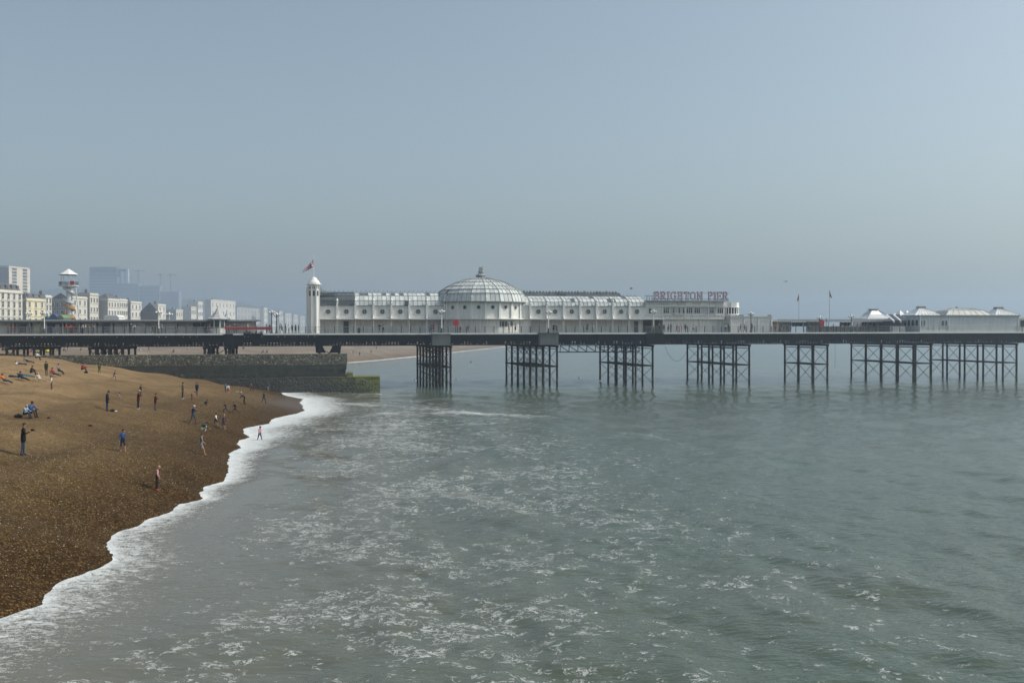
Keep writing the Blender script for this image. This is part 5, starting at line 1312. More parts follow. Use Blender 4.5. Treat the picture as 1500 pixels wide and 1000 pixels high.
mk.part('shaft', MB().tube((pole_s, GD0-0.5, 0), (pole_s, GD0-0.5, gz(377, 546, GD0-0.5)), 0.06, 0.05, 6), M_POST)
mk.part('collar', MB().tube((pole_s, GD0-0.5, gz(377, 547, GD0-.5)), (pole_s, GD0-0.5, gz(377, 545, GD0-.5)), 0.12, 0.12, 8), M_POST)

# ================================================================== TOWN BEHIND
PHI = math.radians(7.0); E_F = Vector((math.sin(PHI), math.cos(PHI), 0)); E_W = Vector((-math.cos(PHI), math.sin(PHI), 0))
def along(C, e, px):
    """distance L from C along e so that C+eL lies in photo column px"""
    r = ray(px, 486); det = r.x*e.y - r.y*e.x
    return (C.x*r.y - C.y*r.x)/( -det) if abs(det) > 1e-9 else 10.0
WINS = {}
M_FARW = mat('far_window', (0.055,0.062,0.065), var=0.3, rough=0.3)
M_BALC = mat('balcony_iron', (0.06,0.065,0.065), var=0.2)
M_SLT = mat('town_slate', (0.10,0.105,0.11), var=0.25, scale=0.3)
def house(name, pxl, pxm, pxr, ytop, Y, col, floors, label, cols=None, base=4.0, roof='parapet', westwin=0, fh=None, balcony=True, cat='building', winw=1.1, winh=1.9, wall2=None):
    winw, winh = winw*max(1, Y/600), winh*max(1, Y/600)
    C = at_depth(pxm, ytop, Y); z1 = C.z; C = Vector((C.x, C.y, 0))
    L = abs(along(C, E_F, pxr)); W = max(6.0, abs(along(C, E_W, pxl)))
    ang = math.atan2(E_F.y, E_F.x) - math.pi/2      # local +y = along the facade away, local -x = west wall direction
    t = Thing(name, (0, 0, 0), label, cat, frame='world'); t.o.location = (C.x, C.y, base); t.o.rotation_euler = (0, 0, ang); t.org = (0, 0, base)
    mw = mat('wall_%s_%d' % (name, int(pxm)), col, var=0.05, scale=0.15, rough=0.8, streak=0.25)
    t.part('wall', MB().box(-W, 0, 0, L, base, z1), mw)
    if wall2: t.part('party_wall', MB().box(-W-0.02, -0.02, -0.12, -0.003, base, z1-0.3), mat('pwall_%s_%d' % (name, int(pxm)), wall2, var=0.1, scale=0.2, streak=0.3))
    t.part('cornice', MB().box(-W-0.15, 0.35, -0.2, L+0.15, z1-1.0, z1-0.62), mw)
    H = z1 - 10.5; fh = fh or H/floors; cols = cols or max(2, int(L/3.2))
    key = (winw, winh)
    if key not in WINS:
        m = MB(); m.cur = 0; m.box(0.0, 0.05, -winw/2, winw/2, 0, winh); m.cur = 1; m.box(0.0, 0.22, -winw/2-0.15, winw/2+0.15, -0.18, -0.02); m.box(0.0, 0.14, -winw/2-0.12, -winw/2-0.005, 0, winh); m.box(0.0, 0.14, winw/2+0.005, winw/2+0.12, 0, winh); m.box(0.0, 0.2, -winw/2-0.15, winw/2+0.15, winh+0.005, winh+0.16); m.box(0.05, 0.08, -winw/2, winw/2, winh*0.48, winh*0.54)
        WINS[key] = m.mesh('window', [M_FARW, mat('window_surround', (0.62,0.61,0.56), var=0.05)])
    for f in range(floors):
        z = z1 - 1.2 - (f+1)*fh + fh*0.32
        for c in range(cols): t.inst('window', WINS[key], (0.003, L*(c+0.5)/cols, z))
        if f < floors-1 and floors < 7: t.part('string_course', MB().box(0.003, 0.22, 0.02, L-0.02, z-0.62, z-0.42), mw)
    if balcony and floors < 7:
        z = z1 - 1.2 - max(1, floors-1)*fh + fh*0.2
        t.part('balcony', MB().box(0.004, 1.0, 0.2, L-0.2, z-0.2, z-0.05).box(0.9, 1.0, 0.2, L-0.2, z-0.05, z+0.9), M_BALC)
    for k in range(westwin):
        for f in range(floors): t.inst('window', WINS[key], (-W*(k+0.5)/westwin, -0.125, z1-1.2-(f+1)*fh+fh*0.32), rot=(0, 0, -math.pi/2))
    if roof == 'hip':
        t.part('roof', MB().add([(-W,0,z1),(0,0,z1),(0,L,z1),(-W,L,z1),(-W*0.5,L*0.3,z1+2.6),(-W*0.5,L*0.7,z1+2.6)], [(0,1,4),(1,2,5,4),(2,3,5),(3,0,4,5)]), M_SLT)
    elif roof == 'mansard':
        t.part('roof', MB().add([(-W,0.2,z1),(-0.4,0.2,z1),(-0.4,L-0.2,z1),(-W,L-0.2,z1),(-W+0.5,1.2,z1+2.2),(-1.6,1.2,z1+2.2),(-1.6,L-1.2,z1+2.2),(-W+0.5,L-1.2,z1+2.2)], [(0,1,5,4),(1,2,6,5),(2,3,7,6),(3,0,4,7),(4,5,6,7)]), M_SLT)
        for c in range(max(2, cols)): t.part('dormer', MB().box(-1.5, -0.5, L*(c+0.5)/max(2, cols)-0.5, L*(c+0.5)/max(2, cols)+0.5, z1+0.2, z1+1.7), M_SLT)
    elif roof == 'gable':
        t.part('roof', MB().add([(-W,-0.3,z1),(0.3,-0.3,z1),(0.3,L,z1),(-W,L,z1),(-W*0.45,-0.3,z1+5.0),(-W*0.45,L,z1+5.0)], [(0,1,4),(1,2,5,4),(2,3,5),(3,0,4,5)]), M_SLT)
    else:
        t.part('roof_deck', MB().box(-W+0.3, -0.3, 0.3, L-0.3, z1, z1+0.15), M_SLT)
    for k in range(2 if roof in ('hip', 'gable') else (1 if floors < 7 else 0)):
        y = L*(0.15+0.6*k); zz = z1 + (1.4 if roof != 'gable' else 4.0)
        t.part('chimney', MB().box(-W*0.55, -W*0.55+1.2, y, y+0.7, z1-0.5, zz+0.1).box(-W*0.55+0.2, -W*0.55+0.5, y+0.3, y+0.6, zz+0.1, zz+0.6).box(-W*0.55+0.8, -W*0.55+1.05, y+0.3, y+0.6, zz+0.1, zz+0.6), mat('chimney_brick', (0.20,0.17,0.15)))
    return t
WHT = (0.60,0.575,0.50); CRM = (0.66,0.60,0.42); GRY = (0.30,0.29,0.27); PALE = (0.63,0.61,0.555)
house('terrace_house', -60, -18, 33, 422.5, 340, WHT, 5, 'white five storey seafront terrace with dark rooftop clutter below the tower block', westwin=0, roof='mansard', wall2=GRY)
house('cream_hotel', 33, 38.5, 66, 436.5, 405, CRM, 4, 'yellow cream seafront hotel with a grey party wall and slate mansard', roof='mansard', wall2=GRY)
house('white_corner_house', 65, 66.5, 76, 432.0, 425, PALE, 5, 'narrow white house attached to the yellow cream hotel', wall2=PALE, cols=2)
house('grey_wall_house', 75, 101, 104, 437.5, 450, (0.42,0.41,0.38), 4, 'grey side wall of a house with small windows behind the slide tower', westwin=4, wall2=(0.25,0.25,0.245), roof='hip')
house('terrace_house', 103, 106, 128, 433.5, 470, WHT, 4, 'cream terrace house with ground floor awnings beside the slide tower', wall2=GRY)
house('terrace_house', 120, 131.5, 144.5, 429, 490, WHT, 4, 'tall cream house with a grey flank and one column of dark windows', wall2=(0.36,0.34,0.32), cols=3)
house('terrace_house', 144.5, 158, 175, 437, 500, PALE, 4, 'white house with a broad blank grey flank wall and slate hip roof', wall2=(0.33,0.33,0.31), roof='hip', cols=4)
house('terrace_house', 174, 175, 187, 437.5, 545, PALE, 4, 'white bow fronted house adjoining the blank grey flank house', cols=4, wall2=GRY)
house('terrace_house', 187, 191.5, 207.5, 441, 560, PALE, 4, 'cream house with balconies standing next to the dark gabled house', wall2=GRY, cols=3)
house('gabled_house', 206, 231, 233, 456, 560, (0.16,0.15,0.14), 1, 'dark brown gabled house between pale terraces', roof='gable', wall2=(0.13,0.12,0.11), balcony=False)
house('terrace_house', 229.5, 231.5, 243, 445, 620, PALE, 4, 'small white house right behind the dark gabled house', wall2=WHT, cols=2)
house('far_terrace', 243, 258, 268, 453, 860, WHT, 3, 'hazy grey white terrace low behind the shelter roof', wall2=GRY)
house('far_terrace', 266, 280, 288, 449, 900, WHT, 3, 'hazy white terrace with a lower roof beside the turreted house', wall2=(0.5,0.49,0.46))
house('far_terrace', 276, 290, 297.5, 441.5, 930, PALE, 4, 'hazy white house with a taller turret', wall2=PALE, cols=3)
house('far_hotel', 303, 309, 345, 438.5, 1000, PALE, 4, 'big hazy white hotel block with rows of windows above the witch hat kiosk', wall2=(0.5,0.49,0.46), cols=7)
house('far_block', 343, 347, 386, 450, 1350, (0.42,0.42,0.40), 4, 'long hazy grey block with a rounded roof', wall2=(0.4,0.4,0.38), cols=8, roof='mansard')
house('far_block', 383, 386.5, 392, 450.5, 1400, PALE, 4, 'narrow hazy white block at the end of the long grey one', cols=2)
for i, (a, b, c, y, Y) in enumerate(((392, 398, 405, 457, 1700), (405, 409, 415, 455.5, 1800), (414, 418, 427, 458.5, 1900), (426, 430, 437, 460.5, 2000), (436, 440, 447, 462.5, 2100))):
    house('far_terrace', a, b, c, y, Y, WHT, 3, 'very faint terrace block in the mist ' + ['beside the two deck lamps', 'taller than its neighbours near the deck lamps', 'midway between deck lamps and tower', 'close to the landward side of the tower', 'just behind the landward tower'][i], wall2=(0.45,0.45,0.43), cols=3, balcony=False)
# tower block with balconies
tb = house('tower_block', -16, 13, 44.5, 389.5, 860, (0.66,0.60,0.50), 14, 'tall cream concrete tower block with rows of balconies', wall2=(0.27,0.28,0.28), cols=2, fh=2.75, balcony=False, winw=4.5, winh=1.2, roof='parapet')
# hospital under construction in the mist
M_HG = mat('hospital_glass', (0.15,0.175,0.19), var=0.2, scale=0.1, rough=0.4); M_HW = mat('hospital_white', (0.62,0.64,0.64), var=0.06, scale=0.2)
Yh = 2200
def wbox(px0, px1, y0, y1, Y, dep):
    a, b = at_depth(px0, y0, Y), at_depth(px1, y1, Y); return (a.x, b.x, Y, Y+dep, a.z if False else b.z, a.z)
hp = Thing('hospital_block', (at_depth(160, 440, Yh).x, Yh, 20), 'large hazy glass hospital block with white stair fins on the hill', 'building', frame='world')
def hb(name, px0, px1, yt, yb, Y, dep, m):
    a, b = at_depth(px0, yt, Y), at_depth(px1, yb, Y); return hp.part(name, MB().box(a.x, b.x, Y, Y+dep, b.z, a.z), m)
hb('tower_mass', 131, 171, 391, 470, Yh, 40, M_HG); hb('tower_mass', 171.2, 188, 394, 470, Yh+6, 34, M_HG)
for y in (393, 400, 404.5, 409, 413.5, 418, 422.5): hb('floor_band', 130.5, 171.3, y, y+1.1, Yh-1.5, 1.45, mat('hospital_band', (0.34,0.37,0.38)))
for x0, x1, yt in ((171.5, 174.5, 406), (177, 182, 397.5), (184, 188, 393)): hb('stair_fin', x0, x1, yt, 415, Yh, 5.5, M_HW)
hb('low_wing', 166, 203, 415.5, 470, Yh-20, 18, mat('hospital_wing', (0.22,0.24,0.25), var=0.2, scale=0.1)); hb('low_wing', 203.3, 234, 418.5, 470, Yh-16, 18, mat('hospital_wing2', (0.24,0.26,0.27), var=0.2, scale=0.1)); hb('low_wing', 234.3, 262, 427, 470, Yh-12, 18, mat('hospital_wing2', (0.24,0.26,0.27), var=0.2, scale=0.1))
for y in (420, 425, 430, 435): hb('floor_band', 166.5, 233.5, y, y+1.0, Yh-22, 1.8, mat('hospital_band', (0.34,0.37,0.38)))
for k, (px, yt, jl) in enumerate(((203, 396, 9), (235, 402, -6), (250, 402, 8))):
    Y = 2280+40*k; b = at_depth(px, 440, Y); tt = at_depth(px, yt, Y); j = at_depth(px+jl, yt+1, Y)
    cr = Thing('tower_crane', (b.x, Y, b.z), ['faint tower crane beside the hospital fins', 'faint tower crane with its jib toward the hospital', 'faintest tower crane farthest from the hospital'][k], 'crane', frame='world')
    m = MB()
    for dx, dy in ((-1,-1),(1,-1),(1,1),(-1,1)): m.tube((b.x+dx*0.9, Y+dy*0.9, b.z-25), (b.x+dx*0.9, Y+dy*0.9, tt.z), 0.22, n=5)
    zz = b.z-25; f = 1
    while zz < tt.z-2: m.bar((b.x-0.9*f, Y-0.9, zz), (b.x+0.9*f, Y-0.9, zz+2.5), 0.2); zz += 2.5; f = -f
    cr.part('mast', m, M_SLT)
    cr.part('jib', MB().bar((b.x-(j.x-b.x)*0.4, Y, tt.z), (j.x, Y, j.z), 0.5, 1.0).bar((b.x, Y, tt.z+4), (j.x, Y, j.z), 0.2).bar((b.x, Y, tt.z-1), (b.x, Y, tt.z+4), 0.5), M_SLT)
    cr.part('cab', MB().box(b.x-1.6, b.x+1.6, Y-1.8, Y-1.1, tt.z-3.4, tt.z-0.6), M_SLT)
    cr.part('counterweight', MB().box(b.x-(j.x-b.x)*0.45-1.2, b.x-(j.x-b.x)*0.45+1.2, Y-1, Y+1, tt.z-2.6, tt.z-0.55), M_SLT)
# wooded, built-up hill behind the town
hx = [-260.0, 0, 60, 130, 200, 260, 300, 350, 400, 460, 520, 600]; hy = [420, 428, 423, 420, 428, 434, 437, 443, 452, 462, 470, 482]
PXS = np.linspace(-260, 600, 300); top = np.interp(PXS, hx, hy) + (fbm(PXS*0.12, PXS*0+3.3, 4)-0.45)*5
YH = 2450; XS = np.array([at_depth(p, 486, YH).x for p in PXS]); ZS = CAMH + (486.0-top)/F*YH
prof_t = np.array([0.0, 0.15, 0.35, 0.6, 0.82, 0.95, 1.0, 0.9, 0.5]); prof_y = np.array([-420, -330, -240, -150, -70, -20, 20, 120, 400.0])
HX = np.repeat(XS[None], len(prof_t), 0)*((YH+prof_y[:, None])/YH); HY = np.repeat((YH+prof_y)[:, None], len(XS), 1); HZ = prof_t[:, None]*(ZS[None]-2)+2 + (fbm(HX*0.03, HY*0.03, 4)-0.45)*7*prof_t[:, None]
hill = struct('hills', grid_mesh('hills', HX, HY, HZ), 'wooded hill behind the town fading in the mist')
hill.data.materials.append(mat('hill_woods', (0.055,0.070,0.045), var=0.5, scale=0.04, rough=0.95, bump=1.0, bscale=0.2))
# raised promenade ground under the town
pr = MB().slab([(-330, 250), (-130, 250), (-105, 420), (-70, 700), (10, 1150), (150, 2200), (-300, 2300), (-1200, 2300), (-1200, 300)], -2.5, 8.6)
prom = struct('promenade', pr.mesh('promenade', mat('promenade_paving', (0.24,0.22,0.20), var=0.15, scale=0.2)), 'seafront promenade terrace below the town')

# ------------------------------------------------------------------ slide tower with tent roof
YT = 300.0
def zt_(px, py, Y=YT): return at_depth(px, py, Y).z
tc = at_depth(101, 486, YT); tx = tc.x; mpp = YT/F
zt = Thing('slide_tower', (tx, YT, 6.0), 'white lookout slide tower with a tent roof and orange spiral chute', 'tower', frame='world')
zpl = zt_(101, 419)
zt.part('mast', MB().lathe((tx, YT, 6.0), [(0.9,0),(0.75,0.4),(0.7,zpl-6.0)], 12), M_GREYW)
zt.part('platform', MB().lathe((tx, YT, zpl), [(1.0,-0.6),(2.6,-0.1),(2.75,0.0),(2.75,0.22)], 8, a0=math.pi/8), M_GREYW)
rl_ = MB()
for i in range(8):
    a = math.pi/8+i*math.pi/4; b = a+math.pi/4; r = 2.65
    p, q = Vector((tx+r*math.cos(a), YT+r*math.sin(a), zpl)), Vector((tx+r*math.cos(b), YT+r*math.sin(b), zpl))
    for h in (0.5, 0.85, 1.2): rl_.bar(p+Vector((0,0,h)), q+Vector((0,0,h)), 0.08)
    for k in range(4): c = p+(q-p)*k/4; rl_.bar(c+Vector((0,0,0.22)), c+Vector((0,0,1.2)), 0.07)
    zt.part('roof_post', MB().tube(p*0.0+Vector((tx+1.9*math.cos(a), YT+1.9*math.sin(a), zpl+0.2)), (tx+1.9*math.cos(a), YT+1.9*math.sin(a), zt_(101, 402)), 0.09, n=6), M_GREYW)
zt.part('platform_railing', rl_, M_POST)
for m in tent(tx, YT, zt_(101, 402.3), 2.45, 0.12, zt_(101, 394)-zt_(101, 402.3), n=8): zt.part('tent_panel', m, M_WHITE2)
zt.part('roof_frame', MB().lathe((tx, YT, zt_(101, 403)), [(2.7,0),(2.7,0.14)], 8, a0=math.pi/8), M_POST)
zt.part('red_sign', MB().box(tx+1.6, tx+2.75, YT-2.75, YT-2.66, zpl+0.15, zpl+1.35), M_RED)
def helix(a0, a1, z0, z1, r0, r1, m_, nm):
    n = 36; m = MB(); vs = []; fs = []
    for i in range(n+1):
        t = i/n; a = a0+(a1-a0)*t; z = z0+(z1-z0)*t
        for r, h in ((r0, 0.55), (r0, 0.0), (r1, 0.0), (r1, 0.75)): vs.append((tx+r*math.cos(a), YT+r*math.sin(a), z+h))
    for i in range(n):
        for k in range(3): fs.append((4*i+k, 4*(i+1)+k, 4*(i+1)+k+1, 4*i+k+1))
    zt.part(nm, m.add(vs, fs), m_)
M_ORA = mat('orange_chute', (0.42,0.22,0.06), var=0.12, rough=0.4)
helix(0, -2*math.pi*1.6, zt_(101, 446), zpl-0.3, 0.85, 1.55, M_GREYW, 'spiral_stair')
helix(1, 1-2*math.pi*1.7, zt_(101, 469), zt_(101, 446), 0.85, 1.7, M_ORA, 'spiral_chute')
zt.part('raking_strut', MB().tube((tx+2.0, YT, zpl-0.2), (at_depth(120.5, 480, YT).x, YT, 6.0), 0.16, n=8).tube((tx+2.4, YT, zt_(113, 432)), (at_depth(117, 426, YT).x, YT, zt_(117, 426)), 0.1, n=6), M_GREYW)
for k, (px0, px1, yt, c, lab) in enumerate(((75, 86, 459.5, (0.05,0.08,0.20), 'blue inflatable funfair tent at the foot of the slide tower'), (86.3, 95, 460.5, (0.14,0.21,0.11), 'green inflatable funfair tent at the foot of the slide tower'), (66, 74, 463, (0.03,0.16,0.13), 'dark teal stall tent beside the blue funfair tent'))):
    a, b = at_depth(px0, yt, 290), at_depth(px1, yt, 290); h = a.z
    t = Thing('funfair_tent', ((a.x+b.x)/2, 290, 6.0), lab, 'tent', frame='world'); cx = (a.x+b.x)/2; hw = (b.x-a.x)/2; mm = mat('tent_%d' % k, c, var=0.2, scale=0.6, rough=0.5)
    t.part('wall', MB().box(cx-hw, cx+hw, 289, 294, 6.0, h-1.0), mm); t.part('roof', MB().prism([(cx-hw-0.2, h-1.0), (cx+hw+0.2, h-1.0), (cx+hw*0.5, h-0.25), (cx, h), (cx-hw*0.5, h-0.25)], 288.8, 294.2), mm)
    t.part('entrance', MB().box(cx-0.5, cx+0.5, 288.9, 288.997, 6.0, h-1.8), M_FARW)
a, b = at_depth(152, 461.5, 320), at_depth(174, 465, 320)
t = Thing('white_marquee', ((a.x+b.x)/2, 320, 6), 'low white marquee in front of the grey flank house', 'marquee', frame='world'); cx = (a.x+b.x)/2; hw = (b.x-a.x)/2
t.part('wall', MB().box(cx-hw, cx+hw, 320, 325, 6, a.z-0.6), M_WHITE); t.part('roof', MB().prism([(cx-hw-.2, a.z-0.597), (cx+hw+.2, a.z-0.597), (cx+hw*0.7, a.z), (cx-hw*0.7, a.z)], 319.8, 325.2), M_WHITE2)

# ================================================================== PEOPLE
def capsule(m, p, q, r0, r1, n=8, sy=1.0):
    """tapered capsule with rounded ends"""
    p = Vector(p); q = Vector(q); ax = q-p; L = ax.length
    ax = ax/L if L > 1e-5 else Vector((0,0,1))
    up = Vector((0,1,0)) if abs(ax.y) < 0.9 else Vector((1,0,0)); a = ax.cross(up).normalized(); b = ax.cross(a).normalized()
    rings = []
    for k in (-0.9, -0.5, 0.0): rings.append((p + ax*(r0*k), r0*math.sqrt(max(0, 1-k*k))))
    for k in (0.0, 0.5, 0.9): rings.append((q + ax*(r1*k), r1*math.sqrt(max(0, 1-k*k))))
    vs = []; fs = []
    for c, r in rings:
        for i in range(n):
            t = 2*math.pi*i/n; vs.append(c + a*(r*math.cos(t)) + b*(r*sy*math.sin(t)))
    for k in range(len(rings)-1):
        for i in range(n): fs.append((k*n+i, k*n+(i+1)%n, (k+1)*n+(i+1)%n, (k+1)*n+i))
    fs.append(tuple(range(n-1, -1, -1))); L0 = (len(rings)-1)*n; fs.append(tuple(range(L0, L0+n)))
    m.add(vs, fs)
R_ = math.radians
POSES = {  # lean, head pitch, (hipL, kneeL), (hipR, kneeR), (shL fwd, abd, elbow), (shR ...), kind
 'stand':  dict(lean=2, head=5, L=(2,3), R=(-3,2), AL=(3,6,12), AR=(-4,6,10)),
 'stand_look': dict(lean=3, head=25, L=(3,4), R=(-3,2), AL=(8,5,20), AR=(5,5,25)),
 'hold':   dict(lean=3, head=8, L=(3,3), R=(-4,3), AL=(0,6,10), AR=(20,10,95)),
 'phone':  dict(lean=4, head=22, L=(3,3), R=(-4,3), AL=(25,6,95), AR=(28,6,95)),
 'photo':  dict(lean=2, head=5, L=(3,3), R=(-3,3), AL=(60,15,110), AR=(60,15,110)),
 'walk':   dict(lean=5, head=5, L=(24,10), R=(-20,14), AL=(-20,6,20), AR=(22,6,25)),
 'walk_arm': dict(lean=6, head=8, L=(20,14), R=(-18,12), AL=(-15,10,20), AR=(55,12,15)),
 'arm_back': dict(lean=3, head=4, L=(14,8), R=(-12,8), AL=(-62,35,6), AR=(-5,26,14)),
 'run':    dict(lean=18, head=0, L=(48,50), R=(-22,40), AL=(-35,14,80), AR=(40,14,80)),
 'bend':   dict(lean=55, head=15, L=(20,30), R=(6,22), AL=(60,8,15), AR=(55,8,15)),
 'crouch': dict(lean=42, head=10, L=(118,130), R=(112,128), AL=(52,10,40), AR=(48,10,40), pel=0.24),
 'sit':    dict(lean=-12, head=8, L=(84,42), R=(82,22), AL=(-34,14,8), AR=(30,10,60), pel=0.115),
 'sit_hug': dict(lean=14, head=12, L=(112,96), R=(108,90), AL=(52,6,30), AR=(50,6,30), pel=0.115),
 'recline': dict(lean=-48, head=38, L=(88,22), R=(86,8), AL=(-25,20,55), AR=(-18,20,60), pel=0.115),
 'lie':    dict(lean=-84, head=10, L=(88,14), R=(90,3), AL=(-5,22,20), AR=(5,24,30), pel=0.12),
 'lean_rail': dict(lean=22, head=5, L=(4,3), R=(-6,3), AL=(52,8,62), AR=(50,8,66)),
}
def rotY(v, deg):  # pitch forward (towards +x)
    c, s = math.cos(R_(deg)), math.sin(R_(deg)); return Vector((v.x*c+v.z*s, v.y, -v.x*s+v.z*c))
def body_mesh(pose, h=1.75, coat=0, dress=False, shorts=False, bare_arms=False, child=False, voxel=0.034, hair='short', fat=1.0, bag=False):
    """continuous body surface (voxel union of tapered limbs). material slots: 0 top 1 bottom 2 skin 3 shoe. Returns mesh, hair mesh, spots"""
    P = POSES[pose]; caps = []           # (p, q, r0, r1, tag)
    k = 1.0; hd = 1.22 if child else 1.0
    lean = P['lean']
    pel = Vector((0, 0, 0)); up = lambda L: rotY(Vector((0, 0, L)), lean)
    waist = pel+up(0.16); chest = pel+up(0.36); neck = pel+up(0.50)
    hdir = rotY(Vector((0, 0, 1)), lean*0.45 + P['head']); head = neck + hdir*(0.135*hd) + rotY(Vector((0.03,0,0)), lean*0.4)
    F_ = fat
    for y in (-1, 1):
        caps.append((pel+Vector((0, 0.062*y, 0)), waist+Vector((0, 0.055*y, 0)), 0.108*F_, 0.098*F_, 1 if not (coat or dress) else 0))
        caps.append((waist+Vector((0, 0.055*y, 0)), chest+Vector((0, 0.075*y, 0)), 0.100*F_, 0.108*F_, 0))
        caps.append((chest+Vector((0, 0.075*y, 0)), neck+up(-0.06)+Vector((0, 0.085*y, 0)), 0.106*F_, 0.078, 0))
    caps.append((neck+up(-0.05), neck+hdir*0.07, 0.062, 0.052, 2))
    caps.append((head+hdir*(-0.045*hd)+Vector((0.012,0,0)), head+hdir*(0.035*hd), 0.072*hd, 0.088*hd, 2))
    fw = rotY(Vector((1, 0, 0)), lean*0.45+P['head'])
    caps.append((head+fw*0.085*hd-hdir*0.005, head+fw*0.10*hd-hdir*0.02, 0.016, 0.018, 2))   # nose
    feet = []; hands = []
    for y, leg, arm in ((1, P['L'], P['AL']), (-1, P['R'], P['AR'])):
        hip = pel+Vector((0, 0.092*y, -0.03)); hp_, kn = leg
        thigh = rotY(Vector((0, 0, -0.43)), -hp_); knee = hip+thigh
        shank = rotY(Vector((0, 0, -0.42)), -hp_+kn); ank = knee+shank
        caps.append((hip, knee, 0.088*F_, 0.060*F_, 1 if not (dress) else 2))
        tg = 2 if (shorts or dress) else 1
        if shorts: caps.append((hip+thigh*0.72, knee, 0.062, 0.054, 2))
        caps.append((knee, ank, 0.056*(F_ if tg == 1 else 1), 0.040 if tg == 2 else 0.046, tg))
        fd = rotY(Vector((1, 0, 0)), -hp_+kn); 
        if 'pel' not in P and pose not in ('run',): fd = Vector((1, 0, -0.05 if hp_ >= 0 else -0.35)).normalized()
        if pose in ('sit', 'recline', 'lie', 'sit_hug'): fd = rotY(Vector((0.6, 0, 0.1)), 0)+Vector((0, 0, 0.7)) if pose != 'sit_hug' else Vector((1, 0, -0.1)); 
        fd = fd.normalized()
        caps.append((ank+Vector((0, 0, -0.02))-fd*0.04, ank+fd*0.14+Vector((0, 0, -0.035)), 0.042, 0.034, 3)); feet.append(ank)
        sh = neck+up(-0.055)+Vector((0, 0.175*y, 0)); s_, ab, el = arm
        ua = rotY(Vector((0, 0, -0.28)), -(s_) + lean*0.6); ua = Vector((ua.x, ua.y+math.sin(R_(ab))*0.28*y, ua.z*math.cos(R_(ab))))
        elb = sh+ua; fa = rotY(Vector((0, 0, -0.24)), -(s_+el)+lean*0.6); fa = Vector((fa.x, fa.y-0.03*y*(el > 60), fa.z)); wr = elb+fa
        caps.append((neck+up(-0.06)+Vector((0, 0.09*y, 0)), sh, 0.075, 0.064, 0)); caps.append((sh, elb, 0.060*F_, 0.046, 0))
        caps.append((elb, wr, 0.046, 0.034, 2 if bare_arms else 0)); hdv = fa.normalized()
        caps.append((wr+hdv*0.01, wr+hdv*0.075, 0.030, 0.032, 2)); hands.append((wr+hdv*0.07, hdv, y))
    if coat:
        for y in (-1, 1): caps.append((waist+Vector((0, 0.05*y, 0)), pel+Vector((0.01, 0.066*y, 0))+rotY(Vector((0, 0, -0.16*coat)), -max(P['L'][0], P['R'][0])*0.35), 0.118, 0.135, 0))
    if dress:
        for y in (-1, 0, 1): caps.append((waist, pel+Vector((0.01, 0.08*y, -0.30)), 0.11, 0.125, 0))
    if bag: caps.append((pel+up(0.18)+rotY(Vector((-0.17, 0, 0)), lean), pel+up(0.40)+rotY(Vector((-0.16, 0, 0)), lean), 0.105, 0.095, 4))
    if hair == 'long':
        caps.append((head+fw*-0.05, neck+up(-0.08)+fw*-0.085, 0.075, 0.05, 5))
    m = MB()
    for p, q, r0, r1, tg in caps: capsule(m, p, q, r0, r1)
    tmp = bpy.data.objects.new('tmp', m.mesh('tmp', MATS['white_paint'])); COL.objects.link(tmp)
    md = tmp.modifiers.new('r', 'REMESH'); md.mode = 'VOXEL'; md.voxel_size = voxel; md.use_smooth_shade = True
    sm = tmp.modifiers.new('s', 'SMOOTH'); sm.factor = 0.5; sm.iterations = 2
    dg = bpy.context.evaluated_depsgraph_get(); me = bpy.data.meshes.new_from_object(tmp.evaluated_get(dg))
    old = tmp.data; bpy.data.objects.remove(tmp); bpy.data.meshes.remove(old)
    n = len(me.vertices); co = np.empty(n*3, np.float32); me.vertices.foreach_get('co', co); co = co.reshape(-1, 3)
    # fingers
    vv = [tuple(c) for c in co]; ff = [tuple(p.vertices) for p in me.polygons]
    cen = np.array([co[list(f)].mean(0) for f in ff]) if ff else np.zeros((0, 3))
    best = np.full(len(cen), 1e9); tagv = np.zeros(len(cen), int)
    for p, q, r0, r1, tg in caps:
        p = np.array(p); q = np.array(q); ax = q-p; L2 = max(1e-9, float(ax@ax)); t = np.clip(((cen-p)@ax)/L2, 0, 1)
        dd = np.linalg.norm(cen-(p+t[:, None]*ax), axis=1)-(r0+(r1-r0)*t)
        w = dd < best-1e-6; best = np.where(w, dd, best); tagv = np.where(w, tg, tagv)
    fm = MB()
    for hp_, hv, y in hands:
        hv = Vector(hv); sd = hv.cross(Vector((0, 1, 0))); sd = sd.normalized() if sd.length > 0.1 else Vector((1, 0, 0)); lat = hv.cross(sd).normalized()
        for i, ln in enumerate((0.062, 0.072, 0.068, 0.052)):
            o = hp_+sd*(-0.024+0.016*i); mid = o+hv*(ln*0.5)+lat*0.002; tip = mid+(hv*0.8-lat*0.5*y).normalized()*(ln*0.5)
            fm.tube(o, mid, 0.0085, 0.008, 5); fm.tube(mid, tip, 0.008, 0.006, 5)
        th = hp_-hv*0.045+sd*-0.028; fm.tube(th, th+(hv*0.6-sd*0.8).normalized()*0.05, 0.010, 0.007, 5)
    # eyes and mouth, ears
    base = len(vv); vv += fm.v; ff += [tuple(i+base for i in f) for f in fm.f]; tags = list(tagv) + [2]*len(fm.f)
    fx = MB(); lat = Vector((0, 1, 0)); hw = fw.normalized(); upv = hdir
    for y in (-1, 1): fx.ball(head+hw*0.078*hd+lat*(0.034*y*hd)+upv*0.012, 0.011*hd, 5)
    base = len(vv); vv += fx.v; ff += [tuple(i+base for i in f) for f in fx.f]; tags += [5]*len(fx.f)
    ex = MB()
    for y in (-1, 1): ex.ball(head+lat*(0.088*y*hd)+upv*-0.005, 0.024*hd, 5, sy=0.5)
